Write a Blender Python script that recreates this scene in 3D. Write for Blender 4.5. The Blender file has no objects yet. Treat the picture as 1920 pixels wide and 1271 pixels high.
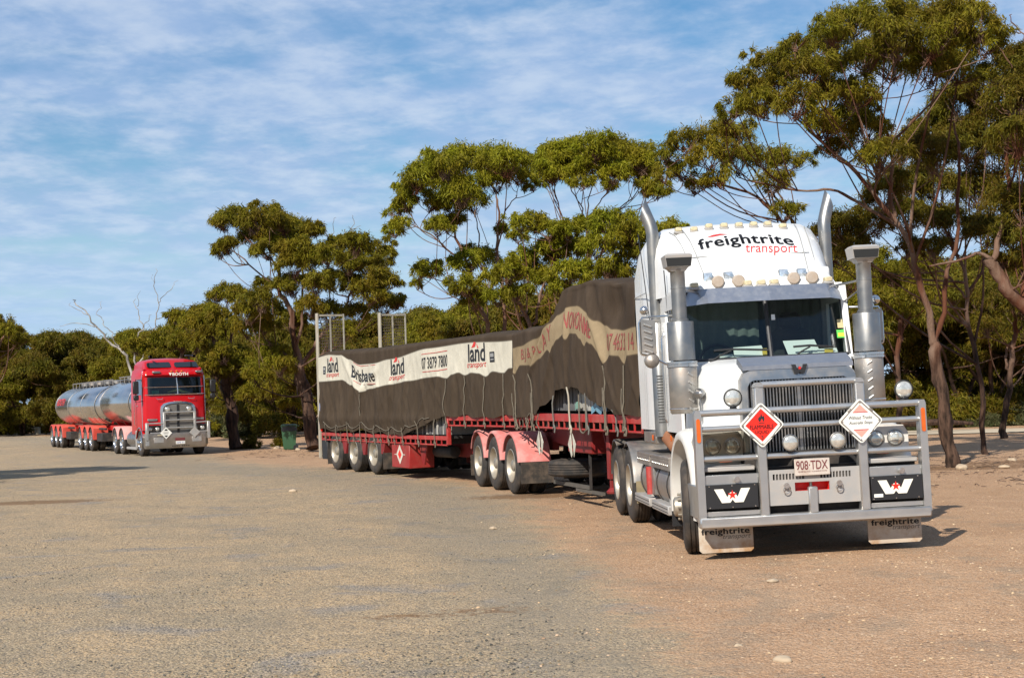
import bpy, bmesh, math, random
import numpy as np
from mathutils import Vector, Matrix, Euler
SC = bpy.context.scene
COL = SC.collection
R = math.radians
# ---------------------------------------------------------------- camera
cam_d = bpy.data.cameras.new('camera')
cam_d.sensor_width = 36.0; cam_d.lens = 53.4
cam_d.clip_start = 0.1; cam_d.clip_end = 3000
cam = bpy.data.objects.new('camera', cam_d); COL.objects.link(cam)
_roll, _pitch = R(1.9), math.atan((735 - 635.5) / 2850)
_f = Vector((0, math.cos(_pitch), math.sin(_pitch))); _u0 = Vector((0, -math.sin(_pitch), math.cos(_pitch))); _r0 = Vector((1, 0, 0))
_r = math.cos(_roll) * _r0 - math.sin(_roll) * _u0
_u = math.sin(_roll) * _r0 + math.cos(_roll) * _u0
_m = Matrix((_r, _u, -_f)).transposed().to_4x4(); _m.translation = Vector((0, 0, 1.87))
cam.matrix_world = _m
SC.camera = cam
# ---------------------------------------------------------------- light
SUN_TO = Vector((-0.37, -0.74, 0.61)).normalized()
SUN_EL = math.asin(SUN_TO.z); SUN_AZ = math.atan2(SUN_TO.x, SUN_TO.y)
wd = bpy.data.worlds.new('World'); SC.world = wd; wd.use_nodes = True
def build_world():
    nt = wd.node_tree; N = nt.nodes; L = nt.links; N.clear()
    out = N.new('ShaderNodeOutputWorld'); bg = N.new('ShaderNodeBackground'); bg.inputs[1].default_value = 0.067
    sky = N.new('ShaderNodeTexSky'); sky.sky_type = 'NISHITA'; sky.sun_disc = False
    sky.sun_elevation = SUN_EL; sky.sun_rotation = SUN_AZ; sky.air_density = 1.1; sky.dust_density = 0.25; sky.ozone_density = 2.5
    tc = N.new('ShaderNodeTexCoord'); sep = N.new('ShaderNodeSeparateXYZ'); L.new(tc.outputs['Generated'], sep.inputs[0])
    def math_(op, a, b=None, c=None):
        n = N.new('ShaderNodeMath'); n.operation = op
        for k, v in enumerate((a, b, c)):
            if v is None: continue
            if isinstance(v, (int, float)): n.inputs[k].default_value = v
            else: L.new(v, n.inputs[k])
        return n.outputs[0]
    # clouds lie on a flat layer overhead: direction / height
    zc = math_('MAXIMUM', sep.outputs[2], 0.0); zz = math_('ADD', zc, 0.10)
    u = math_('DIVIDE', sep.outputs[0], zz); v = math_('DIVIDE', sep.outputs[1], zz)
    comb = N.new('ShaderNodeCombineXYZ'); L.new(u, comb.inputs[0]); L.new(v, comb.inputs[1])
    def noise(scale, detail, rough, sx, sy, rot, off):
        mp = N.new('ShaderNodeMapping'); mp.inputs['Scale'].default_value = (sx, sy, 1); mp.inputs['Rotation'].default_value = (0, 0, rot); mp.inputs['Location'].default_value = off
        L.new(comb.outputs[0], mp.inputs[0])
        n = N.new('ShaderNodeTexNoise'); n.inputs['Scale'].default_value = scale; n.inputs['Detail'].default_value = detail; n.inputs['Roughness'].default_value = rough; n.inputs['Distortion'].default_value = 0.1
        L.new(mp.outputs[0], n.inputs['Vector']); return n.outputs['Fac']
    a = noise(1.5, 8, 0.58, 1.15, 1.0, 0.25, (3.1, 1.7, 0))
    b = noise(5.0, 7, 0.60, 1.2, 1.0, 0.4, (7.3, 2.2, 0))
    c = noise(0.42, 3, 0.5, 1.0, 1.0, 0.0, (1.3, 5.2, 0))
    s = math_('ADD', math_('MULTIPLY', a, 0.62), math_('MULTIPLY', b, 0.24)); s = math_('ADD', s, math_('MULTIPLY', c, 0.35))
    mr = N.new('ShaderNodeMapRange'); mr.interpolation_type = 'SMOOTHSTEP'; L.new(s, mr.inputs[0])
    mr.inputs[1].default_value = 0.42; mr.inputs[2].default_value = 0.66; mr.inputs[3].default_value = 0.04; mr.inputs[4].default_value = 0.80
    mr2 = N.new('ShaderNodeMapRange'); mr2.interpolation_type = 'SMOOTHSTEP'; L.new(b, mr2.inputs[0])
    mr2.inputs[1].default_value = 0.35; mr2.inputs[2].default_value = 0.72; mr2.inputs[3].default_value = 0.0; mr2.inputs[4].default_value = 1.0
    cc = N.new('ShaderNodeMix'); cc.data_type = 'RGBA'; L.new(mr2.outputs[0], cc.inputs['Factor'])
    cc.inputs['A'].default_value = (4.3, 5.9, 8.9, 1); cc.inputs['B'].default_value = (7.0, 8.1, 10.0, 1)
    mix = N.new('ShaderNodeMix'); mix.data_type = 'RGBA'; L.new(mr.outputs[0], mix.inputs['Factor'])
    hs = N.new('ShaderNodeHueSaturation'); hs.inputs['Saturation'].default_value = 1.4; hs.inputs['Value'].default_value = 1.12; L.new(sky.outputs[0], hs.inputs['Color'])
    L.new(hs.outputs[0], mix.inputs['A']); L.new(cc.outputs['Result'], mix.inputs['B'])
    hz = N.new('ShaderNodeMapRange'); hz.interpolation_type = 'SMOOTHSTEP'; L.new(zc, hz.inputs[0]); hz.inputs[1].default_value = 0.0; hz.inputs[2].default_value = 0.16; hz.inputs[3].default_value = 0.75; hz.inputs[4].default_value = 0.0
    mh = N.new('ShaderNodeMix'); mh.data_type = 'RGBA'; L.new(hz.outputs[0], mh.inputs['Factor']); L.new(mix.outputs['Result'], mh.inputs['A']); mh.inputs['B'].default_value = (4.9, 7.4, 10.6, 1)
    L.new(mh.outputs['Result'], bg.inputs[0]); L.new(bg.outputs[0], out.inputs[0])
build_world()
sun_d = bpy.data.lights.new('sun', 'SUN'); sun_d.energy = 5.0; sun_d.angle = R(0.53); sun_d.color = (1.0, 0.94, 0.855)
sun = bpy.data.objects.new('sun', sun_d); COL.objects.link(sun)
sun.rotation_euler = (-SUN_TO).to_track_quat('-Z', 'Y').to_euler(); sun.location = (-20, -30, 40)
VS = SC.view_settings
VS.view_transform = 'Standard'; VS.look = 'None'; VS.gamma = 1; VS.use_curve_mapping = False; VS.exposure = 0.40
SC.cycles.max_bounces = 6; SC.cycles.transparent_max_bounces = 12
# ---------------------------------------------------------------- materials
MATS = {}
def mat(name, col, rough=0.6, metal=0.0, var=0.0, vscale=6.0, dirt=None, dscale=3.0, damt=0.5, bump=0.0, bscale=40.0, spec=0.5, coat=0.0, rvar=0.0, dlow=None):
    """principled material: noise variation of the colour, optional dirt patches (dirt colour), fine bump.
    dlow=(z0,z1): dust that thins out upwards on the thing (object space)."""
    if name in MATS: return MATS[name]
    m = bpy.data.materials.new(name); m.use_nodes = True; MATS[name] = m
    nt = m.node_tree; N = nt.nodes; L = nt.links
    p = N['Principled BSDF']; p.inputs['Roughness'].default_value = rough; p.inputs['Metallic'].default_value = metal
    p.inputs['Specular IOR Level'].default_value = spec; p.inputs['Coat Weight'].default_value = coat; p.inputs['Coat Roughness'].default_value = 0.08
    c4 = (*col, 1)
    p.inputs['Base Color'].default_value = c4
    m.diffuse_color = c4
    tc = N.new('ShaderNodeTexCoord')
    cur = None
    if var or dirt:
        def nz(scale, det=5, rough_=0.6):
            n = N.new('ShaderNodeTexNoise'); n.inputs['Scale'].default_value = scale; n.inputs['Detail'].default_value = det; n.inputs['Roughness'].default_value = rough_
            L.new(tc.outputs['Object'], n.inputs['Vector']); return n.outputs['Fac']
        rgb = N.new('ShaderNodeRGB'); rgb.outputs[0].default_value = c4; cur = rgb.outputs[0]
        if var:
            mr = N.new('ShaderNodeMapRange'); L.new(nz(vscale), mr.inputs[0]); mr.inputs[1].default_value = 0.25; mr.inputs[2].default_value = 0.75
            mr.inputs[3].default_value = 1 - var; mr.inputs[4].default_value = 1 + var
            hs = N.new('ShaderNodeHueSaturation'); L.new(mr.outputs[0], hs.inputs['Value']); L.new(cur, hs.inputs['Color']); cur = hs.outputs[0]
        if dirt:
            mr = N.new('ShaderNodeMapRange'); L.new(nz(dscale, 7, 0.65), mr.inputs[0]); mr.inputs[1].default_value = 0.42; mr.inputs[2].default_value = 0.72
            mr.inputs[3].default_value = 0.0; mr.inputs[4].default_value = damt
            fac = mr.outputs[0]
            if dlow:
                sp = N.new('ShaderNodeSeparateXYZ'); L.new(tc.outputs['Object'], sp.inputs[0])
                m2 = N.new('ShaderNodeMapRange'); L.new(sp.outputs[2], m2.inputs[0]); m2.inputs[1].default_value = dlow[0]; m2.inputs[2].default_value = dlow[1]
                m2.inputs[3].default_value = 0.6; m2.inputs[4].default_value = 0.0
                ad = N.new('ShaderNodeMath'); ad.operation = 'ADD'; ad.use_clamp = True; L.new(fac, ad.inputs[0]); L.new(m2.outputs[0], ad.inputs[1]); fac = ad.outputs[0]
            mx = N.new('ShaderNodeMix'); mx.data_type = 'RGBA'; L.new(fac, mx.inputs['Factor']); L.new(cur, mx.inputs['A']); mx.inputs['B'].default_value = (*dirt, 1); cur = mx.outputs['Result']
            rr = N.new('ShaderNodeMapRange'); L.new(fac, rr.inputs[0]); rr.inputs[3].default_value = rough; rr.inputs[4].default_value = min(1, rough + 0.45); L.new(rr.outputs[0], p.inputs['Roughness'])
            if metal:
                rm = N.new('ShaderNodeMapRange'); L.new(fac, rm.inputs[0]); rm.inputs[3].default_value = metal; rm.inputs[4].default_value = metal * 0.25; L.new(rm.outputs[0], p.inputs['Metallic'])
        L.new(cur, p.inputs['Base Color'])
    if bump:
        n = N.new('ShaderNodeTexNoise'); n.inputs['Scale'].default_value = bscale; n.inputs['Detail'].default_value = 4
        L.new(tc.outputs['Object'], n.inputs['Vector'])
        bp = N.new('ShaderNodeBump'); bp.inputs['Strength'].default_value = bump; bp.inputs['Distance'].default_value = 0.02
        L.new(n.outputs['Fac'], bp.inputs['Height']); L.new(bp.outputs[0], p.inputs['Normal'])
    return m
DUST = (0.36, 0.25, 0.165)
M_white = mat('white_paint', (0.69, 0.695, 0.68), 0.3, var=0.05, vscale=1.5, dirt=(.42, .36, .28), dscale=2.2, damt=0.26, coat=0.25)
M_fender = mat('white_fender_paint', (0.60, 0.585, 0.54), 0.35, var=0.05, dirt=DUST, dscale=2.5, damt=0.4)
M_alu = mat('brushed_aluminium', (0.40, 0.40, 0.385), 0.42, 0.7, var=0.06, vscale=4, dirt=DUST, dscale=4, damt=0.35, bump=0.05, bscale=90)
M_bar = mat('bull_bar_alloy', (0.50, 0.50, 0.485), 0.31, 0.85, var=0.06, vscale=4, dirt=(.26, .17, .09), dscale=5, damt=0.22, bump=0.05, bscale=90, dlow=(0.35, 0.405))
M_stack = mat('stack_steel', (0.27, 0.27, 0.262), 0.36, 0.9, var=0.10, vscale=5, dirt=(.2, .17, .13), dscale=6, damt=0.35)
M_alub = mat('painted_alloy', (0.38, 0.37, 0.35), 0.5, 0.35, var=0.07, vscale=5, dirt=DUST, dscale=5, damt=0.35)
M_chrome = mat('chrome', (0.60, 0.60, 0.59), 0.16, 1.0, var=0.05, dirt=DUST, dscale=5, damt=0.25)
M_chromed = mat('weathered_chrome', (0.36, 0.36, 0.35), 0.28, 0.95, var=0.08, dirt=DUST, dscale=4, damt=0.4)
M_steel = mat('dusty_stainless', (0.32, 0.31, 0.29), 0.38, 0.8, var=0.1, dirt=DUST, dscale=4, damt=0.5)
M_visor = mat('polished_visor', (0.33, 0.35, 0.39), 0.35, 0.8, var=0.06, vscale=5, dirt=(0.25, 0.24, 0.23), dscale=14, damt=0.25)
M_black = mat('black_plastic', (0.012, 0.012, 0.013), 0.5, var=0.1)
M_dark = mat('dark_chassis', (0.018, 0.016, 0.015), 0.75, var=0.2, dirt=DUST, dscale=3, damt=0.12)
M_void = mat('dark_interior', (0.012, 0.013, 0.013), 0.8)
M_rubber = mat('tyre_rubber', (0.022, 0.020, 0.018), 0.8, var=0.15, vscale=8, dirt=DUST, dscale=5, damt=0.16, bump=0.1, bscale=60)
M_rubberd = mat('dusty_tread', (0.030, 0.025, 0.020), 0.9, var=0.15, dirt=DUST, dscale=7, damt=0.25)
M_rim = mat('alloy_rim', (0.40, 0.365, 0.30), 0.42, 0.75, var=0.08, dirt=(.26, .19, .12), dscale=6, damt=0.5)
M_red = mat('red_paint', (0.20, 0.010, 0.010), 0.55, var=0.15, dirt=(.09, .05, .035), dscale=3, damt=0.4)  # darker than the rail red: shade below the decks is in the colour
M_redrail = mat('red_rail_paint', (0.34, 0.016, 0.014), 0.45, var=0.15, vscale=9, dirt=(0.35, 0.2, 0.15), dscale=6, damt=0.35)
M_pink = mat('faded_red_fender', (0.54, 0.16, 0.14), 0.6, var=0.1, vscale=4, dirt=(0.60, 0.40, 0.36), dscale=3, damt=0.7)
M_pink2 = mat('faded_pink_fender', (0.55, 0.24, 0.22), 0.6, var=0.1, vscale=4, dirt=(0.62, 0.42, 0.38), dscale=3, damt=0.6)
M_redfend = mat('red_orange_fender', (0.50, 0.055, 0.035), 0.5, var=0.1, vscale=4, dirt=DUST, dscale=4, damt=0.2)
M_cabred = mat('red_cab_paint', (0.42, 0.004, 0.007), 0.28, var=0.06, vscale=1.5, coat=0.2, spec=.4)
M_amber = mat('amber_lens', (0.55, 0.10, 0.01), 0.3, var=0.15, vscale=30)
M_cream = mat('cream_lens', (0.55, 0.48, 0.30), 0.35, var=0.12, vscale=40, dirt=(0.3, 0.22, 0.14), dscale=30, damt=0.5)
M_cover = mat('beige_lamp_cover', (0.36, 0.30, 0.24), 0.6, var=0.1, vscale=20, dirt=DUST, dscale=12, damt=0.5)
M_lens = mat('lamp_glass', (0.62, 0.61, 0.55), 0.12, 0.55, var=0.3, vscale=22, spec=0.8, coat=0.6)
M_sqlens = mat('work_lamp_glass', (0.55, 0.62, 0.68), 0.1, 0.6, var=0.45, vscale=30, coat=0.5)
M_paint_black = mat('black_print', (0.012, 0.012, 0.014), 0.5)
M_paint_red = mat('red_print', (0.50, 0.03, 0.025), 0.5)
M_signred = mat('sign_red', (0.72, 0.018, 0.008), 0.4)
M_signpink = mat('sign_salmon', (0.78, 0.30, 0.24), 0.45)
M_signwhite = mat('sign_white', (0.70, 0.70, 0.64), 0.4, var=0.04, dirt=DUST, dscale=10, damt=0.2)
M_cream_paint = mat('cream_print', (0.74, 0.71, 0.60), 0.5)
M_maroon = mat('maroon_print', (0.14, 0.03, 0.03), 0.5)
M_plate = mat('number_plate_white', (0.50, 0.44, 0.38), 0.45, var=0.1, vscale=20, dirt=(0.32, 0.2, 0.13), dscale=9, damt=0.6)
M_flap = mat('mudflap_white', (0.52, 0.48, 0.40), 0.6, var=0.1, vscale=6, dirt=(0.30, 0.15, 0.05), dscale=5, damt=0.8, dlow=(0.02, 0.2))
M_rope = mat('dirty_rope', (0.13, 0.11, 0.08), 0.9, var=0.25, vscale=20)
M_strap = mat('grey_strap', (0.12, 0.115, 0.10), 0.9, var=0.2, vscale=20)
M_post = mat('weathered_cream_steel', (0.36, 0.33, 0.26), 0.6, var=0.15, vscale=8, dirt=(0.2, 0.13, 0.08), dscale=8, damt=0.6)
M_tank = mat('polished_tank', (0.60, 0.59, 0.57), 0.17, 1.0, var=0.03, vscale=2, dirt=DUST, dscale=1.2, damt=0.12)
M_concrete = mat('cream_concrete', (0.52, 0.47, 0.34), 0.85, var=0.12, vscale=5)
M_rock = mat('pale_rock', (0.40, 0.31, 0.21), 0.9, var=0.2, vscale=5, bump=0.4, bscale=8)
M_paper = mat('paper', (0.80, 0.86, 0.84), 0.7)
M_curtain = mat('cab_curtain', (0.115, 0.145, 0.13), 0.9, var=0.15, vscale=3)
def glass_mat(name, tint, gloss=0.25):
    m = bpy.data.materials.new(name); m.use_nodes = True; nt = m.node_tree; N = nt.nodes; L = nt.links; N.clear()
    o = N.new('ShaderNodeOutputMaterial'); t = N.new('ShaderNodeBsdfTransparent'); t.inputs[0].default_value = (*tint, 1)
    g = N.new('ShaderNodeBsdfGlossy'); g.inputs['Roughness'].default_value = 0.03; g.inputs[0].default_value = (0.9, 0.95, 1, 1)
    fr = N.new('ShaderNodeFresnel'); fr.inputs[0].default_value = 1.45
    mx = N.new('ShaderNodeMixShader'); L.new(fr.outputs[0], mx.inputs[0]); L.new(t.outputs[0], mx.inputs[1]); L.new(g.outputs[0], mx.inputs[2]); L.new(mx.outputs[0], o.inputs[0]); return m
M_glass = glass_mat('windscreen_glass', (0.60, 0.66, 0.635))
M_glassdk = glass_mat('tinted_glass', (0.10, 0.11, 0.12))
# ---------------------------------------------------------------- mesh builder
def rotm(ax, ang): return Matrix.Rotation(ang, 3, ax)
class MB:
    def __init__(s): s.v = []; s.f = []
    def add(s, vs, fs):
        o = len(s.v); s.v.extend([tuple(p) for p in vs]); s.f.extend([tuple(i + o for i in f) for f in fs]); return s
    def box(s, x0, x1, y0, y1, z0, z1, b=0.0):
        if x0 > x1: x0, x1 = x1, x0
        if y0 > y1: y0, y1 = y1, y0
        if z0 > z1: z0, z1 = z1, z0
        b = min(b, (x1 - x0) * .45, (y1 - y0) * .45, (z1 - z0) * .45)
        if b <= 0:
            vs = [(x, y, z) for z in (z0, z1) for y in (y0, y1) for x in (x0, x1)]
            return s.add(vs, [(0, 2, 3, 1), (4, 5, 7, 6), (0, 1, 5, 4), (2, 6, 7, 3), (0, 4, 6, 2), (1, 3, 7, 5)])
        return s._cham([(x0, x1), (y0, y1), (z0, z1)], b)
    def _cham(s, r, b):
        vs = []; idx = {}
        for i in (0, 1):
            for j in (0, 1):
                for k in (0, 1):
                    c = (r[0][i], r[1][j], r[2][k]); d = (1 - 2 * i, 1 - 2 * j, 1 - 2 * k)
                    for a in range(3):   # vertex that lies on face of axis a
                        p = [c[q] + (0 if q == a else d[q] * b) for q in range(3)]
                        idx[(i, j, k, a)] = len(vs); vs.append(tuple(p))
        fs = []
        def q(a, side):
            o = [x for x in range(3) if x != a]
            ks = []
            for (m, n) in ((0, 0), (1, 0), (1, 1), (0, 1)):
                t = [0, 0, 0]; t[a] = side; t[o[0]] = m; t[o[1]] = n; ks.append(idx[(t[0], t[1], t[2], a)])
            return ks
        for a in range(3):
            for sd in (0, 1):
                k = q(a, sd); fl = (sd == 1) ^ (a == 1); fs.append(tuple(k if fl else k[::-1]))
        for a in range(3):
            o = [x for x in range(3) if x != a]
            for m in (0, 1):
                for n in (0, 1):
                    t0 = [0, 0, 0]; t0[o[0]] = m; t0[o[1]] = n; t1 = list(t0); t1[a] = 1
                    f = (idx[(*t0, o[0])], idx[(*t1, o[0])], idx[(*t1, o[1])], idx[(*t0, o[1])]); fs.append(f)
        for i in (0, 1):
            for j in (0, 1):
                for k in (0, 1): fs.append((idx[(i, j, k, 0)], idx[(i, j, k, 1)], idx[(i, j, k, 2)]))
        return s.add(vs, fs)
    def tube(s, pts, r, n=8, cap=True, closed=False):
        P = [Vector(p) for p in pts]; m = len(P)
        rr = r if isinstance(r, (list, tuple)) else [r] * m
        up = None; vs = []
        for i, p in enumerate(P):
            if closed: t = P[(i + 1) % m] - P[i - 1]
            else: t = P[min(i + 1, m - 1)] - P[max(i - 1, 0)]
            if t.length < 1e-9: t = Vector((0, 0, 1))
            t.normalize()
            if up is None: up = t.orthogonal().normalized()
            else:
                up = up - t * up.dot(t)
                up = up.normalized() if up.length > 1e-6 else t.orthogonal().normalized()
            w = t.cross(up)
            for k in range(n):
                a = 2 * math.pi * k / n; vs.append(p + (up * math.cos(a) + w * math.sin(a)) * rr[i])
        fs = []
        for i in range(m if closed else m - 1):
            for k in range(n):
                a = i * n + k; b = i * n + (k + 1) % n; j = ((i + 1) % m) * n
                fs.append((a, b, j + (k + 1) % n, j + k))
        if cap and not closed:
            fs.append(tuple(range(n - 1, -1, -1))); fs.append(tuple((m - 1) * n + k for k in range(n)))
        return s.add(vs, fs)
    def cyl(s, p0, p1, r, n=20, r1=None):
        return s.tube([p0, p1], [r, r if r1 is None else r1], n)
    def lathe(s, prof, c=(0, 0, 0), axis='Z', n=24, a0=0.0, a1=2 * math.pi, capends=False):
        """prof: (radius, height) pairs, turned about axis through c"""
        full = abs(a1 - a0 - 2 * math.pi) < 1e-6; k = n if full else n + 1
        vs = []
        for (r, h) in prof:
            for i in range(k):
                a = a0 + (a1 - a0) * i / n; x, y = r * math.cos(a), r * math.sin(a)
                p = {'Z': (x, y, h), 'Y': (x, h, y), 'X': (h, x, y)}[axis]
                vs.append((c[0] + p[0], c[1] + p[1], c[2] + p[2]))
        fs = []
        for j in range(len(prof) - 1):
            for i in range(n if full else n):
                a = j * k + i; b = j * k + (i + 1) % k; fs.append((a, b, b + k, a + k))
        return s.add(vs, fs)
    def prism(s, poly, axis, h0, h1):
        """poly: 2D points; extruded along axis. X:(y,z) Y:(x,z) Z:(x,y)"""
        def p3(p, h): return {'X': (h, p[0], p[1]), 'Y': (p[0], h, p[1]), 'Z': (p[0], p[1], h)}[axis]
        n = len(poly); vs = [p3(p, h0) for p in poly] + [p3(p, h1) for p in poly]
        fs = [tuple(range(n - 1, -1, -1)), tuple(range(n, 2 * n))] + [(i, (i + 1) % n, n + (i + 1) % n, n + i) for i in range(n)]
        return s.add(vs, fs)
    def loft(s, rings, closed=False, cap=True):
        n = len(rings[0]); vs = [p for r_ in rings for p in r_]; fs = []
        for i in range(len(rings) - 1):
            for k in range(n if closed else n - 1):
                a = i * n + k; b = i * n + (k + 1) % n; fs.append((a, b, b + n, a + n))
        if cap: fs.append(tuple(range(n - 1, -1, -1))); fs.append(tuple((len(rings) - 1) * n + k for k in range(n)))
        return s.add(vs, fs)
    def sphere(s, c, r, n=12, m=8, sc=(1, 1, 1)):
        pr = [(max(1e-4, math.sin(math.pi * i / m)) * r, -math.cos(math.pi * i / m) * r) for i in range(m + 1)]
        o = len(s.v); s.lathe(pr, (0, 0, 0), 'Z', n)
        for i in range(o, len(s.v)): s.v[i] = (c[0] + s.v[i][0] * sc[0], c[1] + s.v[i][1] * sc[1], c[2] + s.v[i][2] * sc[2])
        return s
    def xf(s, M_, start=0):
        for i in range(start, len(s.v)): s.v[i] = tuple(M_ @ Vector(s.v[i]))
        return s
    def mesh(s, name, m, ang=40):
        me = bpy.data.meshes.new(name); me.from_pydata(s.v, [], s.f); me.update()
        bm = bmesh.new(); bm.from_mesh(me); bmesh.ops.recalc_face_normals(bm, faces=bm.faces); bm.to_mesh(me); bm.free()
        if m: me.materials.append(m)
        shade(me, ang); return me
def shade(me, ang):
    if ang:
        me.polygons.foreach_set('use_smooth', [True] * len(me.polygons)); me.set_sharp_from_angle(angle=R(ang))
def tag(o, label=None, cat=None, group=None, kind=None):
    if label: o['label'] = label
    if cat: o['category'] = cat
    if group: o['group'] = group
    if kind: o['kind'] = kind
    return o
def thing(name, label, cat, loc=(0, 0, 0), rot=(0, 0, 0), group=None):
    o = bpy.data.objects.new(name, None); COL.objects.link(o); o.location = loc; o.rotation_euler = rot; o.empty_display_size = 0.3
    return tag(o, label, cat, group)
def obj(name, mb, m, parent=None, ang=40, kind=None, label=None, loc=None, rot=None):
    me = mb.mesh(name, m, ang) if isinstance(mb, MB) else mb
    o = bpy.data.objects.new(name, me); COL.objects.link(o)
    if parent is not None: o.parent = parent
    if loc: o.location = loc
    if rot: o.rotation_euler = rot
    return tag(o, label, None, None, kind)
def dup(o, parent=None, loc=None, rot=None, label=None, group=None):
    c = o.copy(); COL.objects.link(c); c.parent = parent
    if loc is not None: c.location = loc
    if rot is not None: c.rotation_euler = rot
    if label: c['label'] = label
    if group: c['group'] = group
    for ch in o.children: dup(ch, c)
    return c
def raw_mesh(name, verts, faces_flat, per, m, smooth=True):
    """fast mesh from numpy arrays; faces_flat (k, per)"""
    me = bpy.data.meshes.new(name); nv = len(verts); nf = len(faces_flat)
    me.vertices.add(nv); me.vertices.foreach_set('co', np.asarray(verts, np.float32).ravel())
    me.loops.add(nf * per); me.loops.foreach_set('vertex_index', np.asarray(faces_flat, np.int32).ravel())
    me.polygons.add(nf); me.polygons.foreach_set('loop_start', np.arange(0, nf * per, per, dtype=np.int32))
    try: me.polygons.foreach_set('loop_total', np.full(nf, per, np.int32))
    except Exception: pass
    if smooth: me.polygons.foreach_set('use_smooth', np.ones(nf, bool))
    me.update(calc_edges=True)
    if m: me.materials.append(m)
    return me
# ---------------------------------------------------------------- lettering
def text2d(s, offset=0.0, shear=0.0, space=1.0):
    cu = bpy.data.curves.new('txt', 'FONT'); cu.body = s; cu.size = 1.0; cu.offset = offset; cu.shear = shear; cu.space_character = space; cu.resolution_u = 4
    o = bpy.data.objects.new('txt', cu); me = o.to_mesh()
    V = [(v.co.x, v.co.y) for v in me.vertices]; Fs = [tuple(p.vertices) for p in me.polygons]
    o.to_mesh_clear(); bpy.data.objects.remove(o); bpy.data.curves.remove(cu)
    return V, Fs
def lettering(name, s, w, h, fn, m, parent, offset=0.0, shear=0.0, space=1.0, cuts=0, warp=None, bold=0.0):
    """flat print: text fitted to w x h metres, every point sent through fn(u, v) -> (x, y, z); u in 0..w, v in 0..h"""
    V, Fs = text2d(s, offset, shear, space)
    if bold:   # heavier weight: the outline repeated a little to the left, right and up
        n = len(V); sh = [(-bold, 0), (0, 0), (bold, 0), (0, bold * .7), (0, -bold * .7)]
        Fs = [tuple(i + k * n for i in f) for k in range(len(sh)) for f in Fs]; V = [(x + a, y + b) for a, b in sh for x, y in V]
    x0 = min(p[0] for p in V); x1 = max(p[0] for p in V); y0 = min(p[1] for p in V); y1 = max(p[1] for p in V)
    me = bpy.data.meshes.new(name); me.from_pydata([((p[0] - x0) / (x1 - x0) * w, (p[1] - y0) / (y1 - y0) * h, 0) for p in V], [], Fs)
    if cuts:
        bm = bmesh.new(); bm.from_mesh(me)
        for k in range(1, cuts):
            bmesh.ops.bisect_plane(bm, geom=bm.verts[:] + bm.edges[:] + bm.faces[:], plane_co=(w * k / cuts, 0, 0), plane_no=(1, 0, 0))
        for k in range(1, max(2, cuts // 3)):
            bmesh.ops.bisect_plane(bm, geom=bm.verts[:] + bm.edges[:] + bm.faces[:], plane_co=(0, h * k / max(2, cuts // 3), 0), plane_no=(0, 1, 0))
        bm.to_mesh(me); bm.free()
    for v in me.vertices:
        u, t = v.co.x, v.co.y
        if warp: u, t = warp(u, t)
        v.co = fn(u, t)
    me.materials.append(m); me.update()
    o = bpy.data.objects.new(name, me); COL.objects.link(o); o.parent = parent
    return o
def polyprint(name, polys, fn, m, parent):
    me = bpy.data.meshes.new(name); v = []; f = []
    for p in polys:
        f.append(tuple(range(len(v), len(v) + len(p)))); v += [fn(*q) for q in p]
    me.from_pydata(v, [], f); me.materials.append(m); me.update()
    o = bpy.data.objects.new(name, me); COL.objects.link(o); o.parent = parent; return o
# ---------------------------------------------------------------- ground height
def smst(a, b, t):
    t = np.clip((t - a) / (b - a), 0, 1); return t * t * (3 - 2 * t)
def gz(x, y):
    x = np.asarray(x, float); y = np.asarray(y, float)
    z = -0.155 * smst(42, 57, y)
    w = np.exp(-((x - 3) / 4.5) ** 4 - ((y - 18.5) / 5.5) ** 4)
    z = z + w * (0.045 + 0.0172 * (x - 3.13) - 0.0045 * (y - 16))
    z = z + 0.07 * np.exp(-((x + 3.2) / 4.0) ** 2 - ((y - 38.0) / 4.0) ** 2)
    return z
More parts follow.
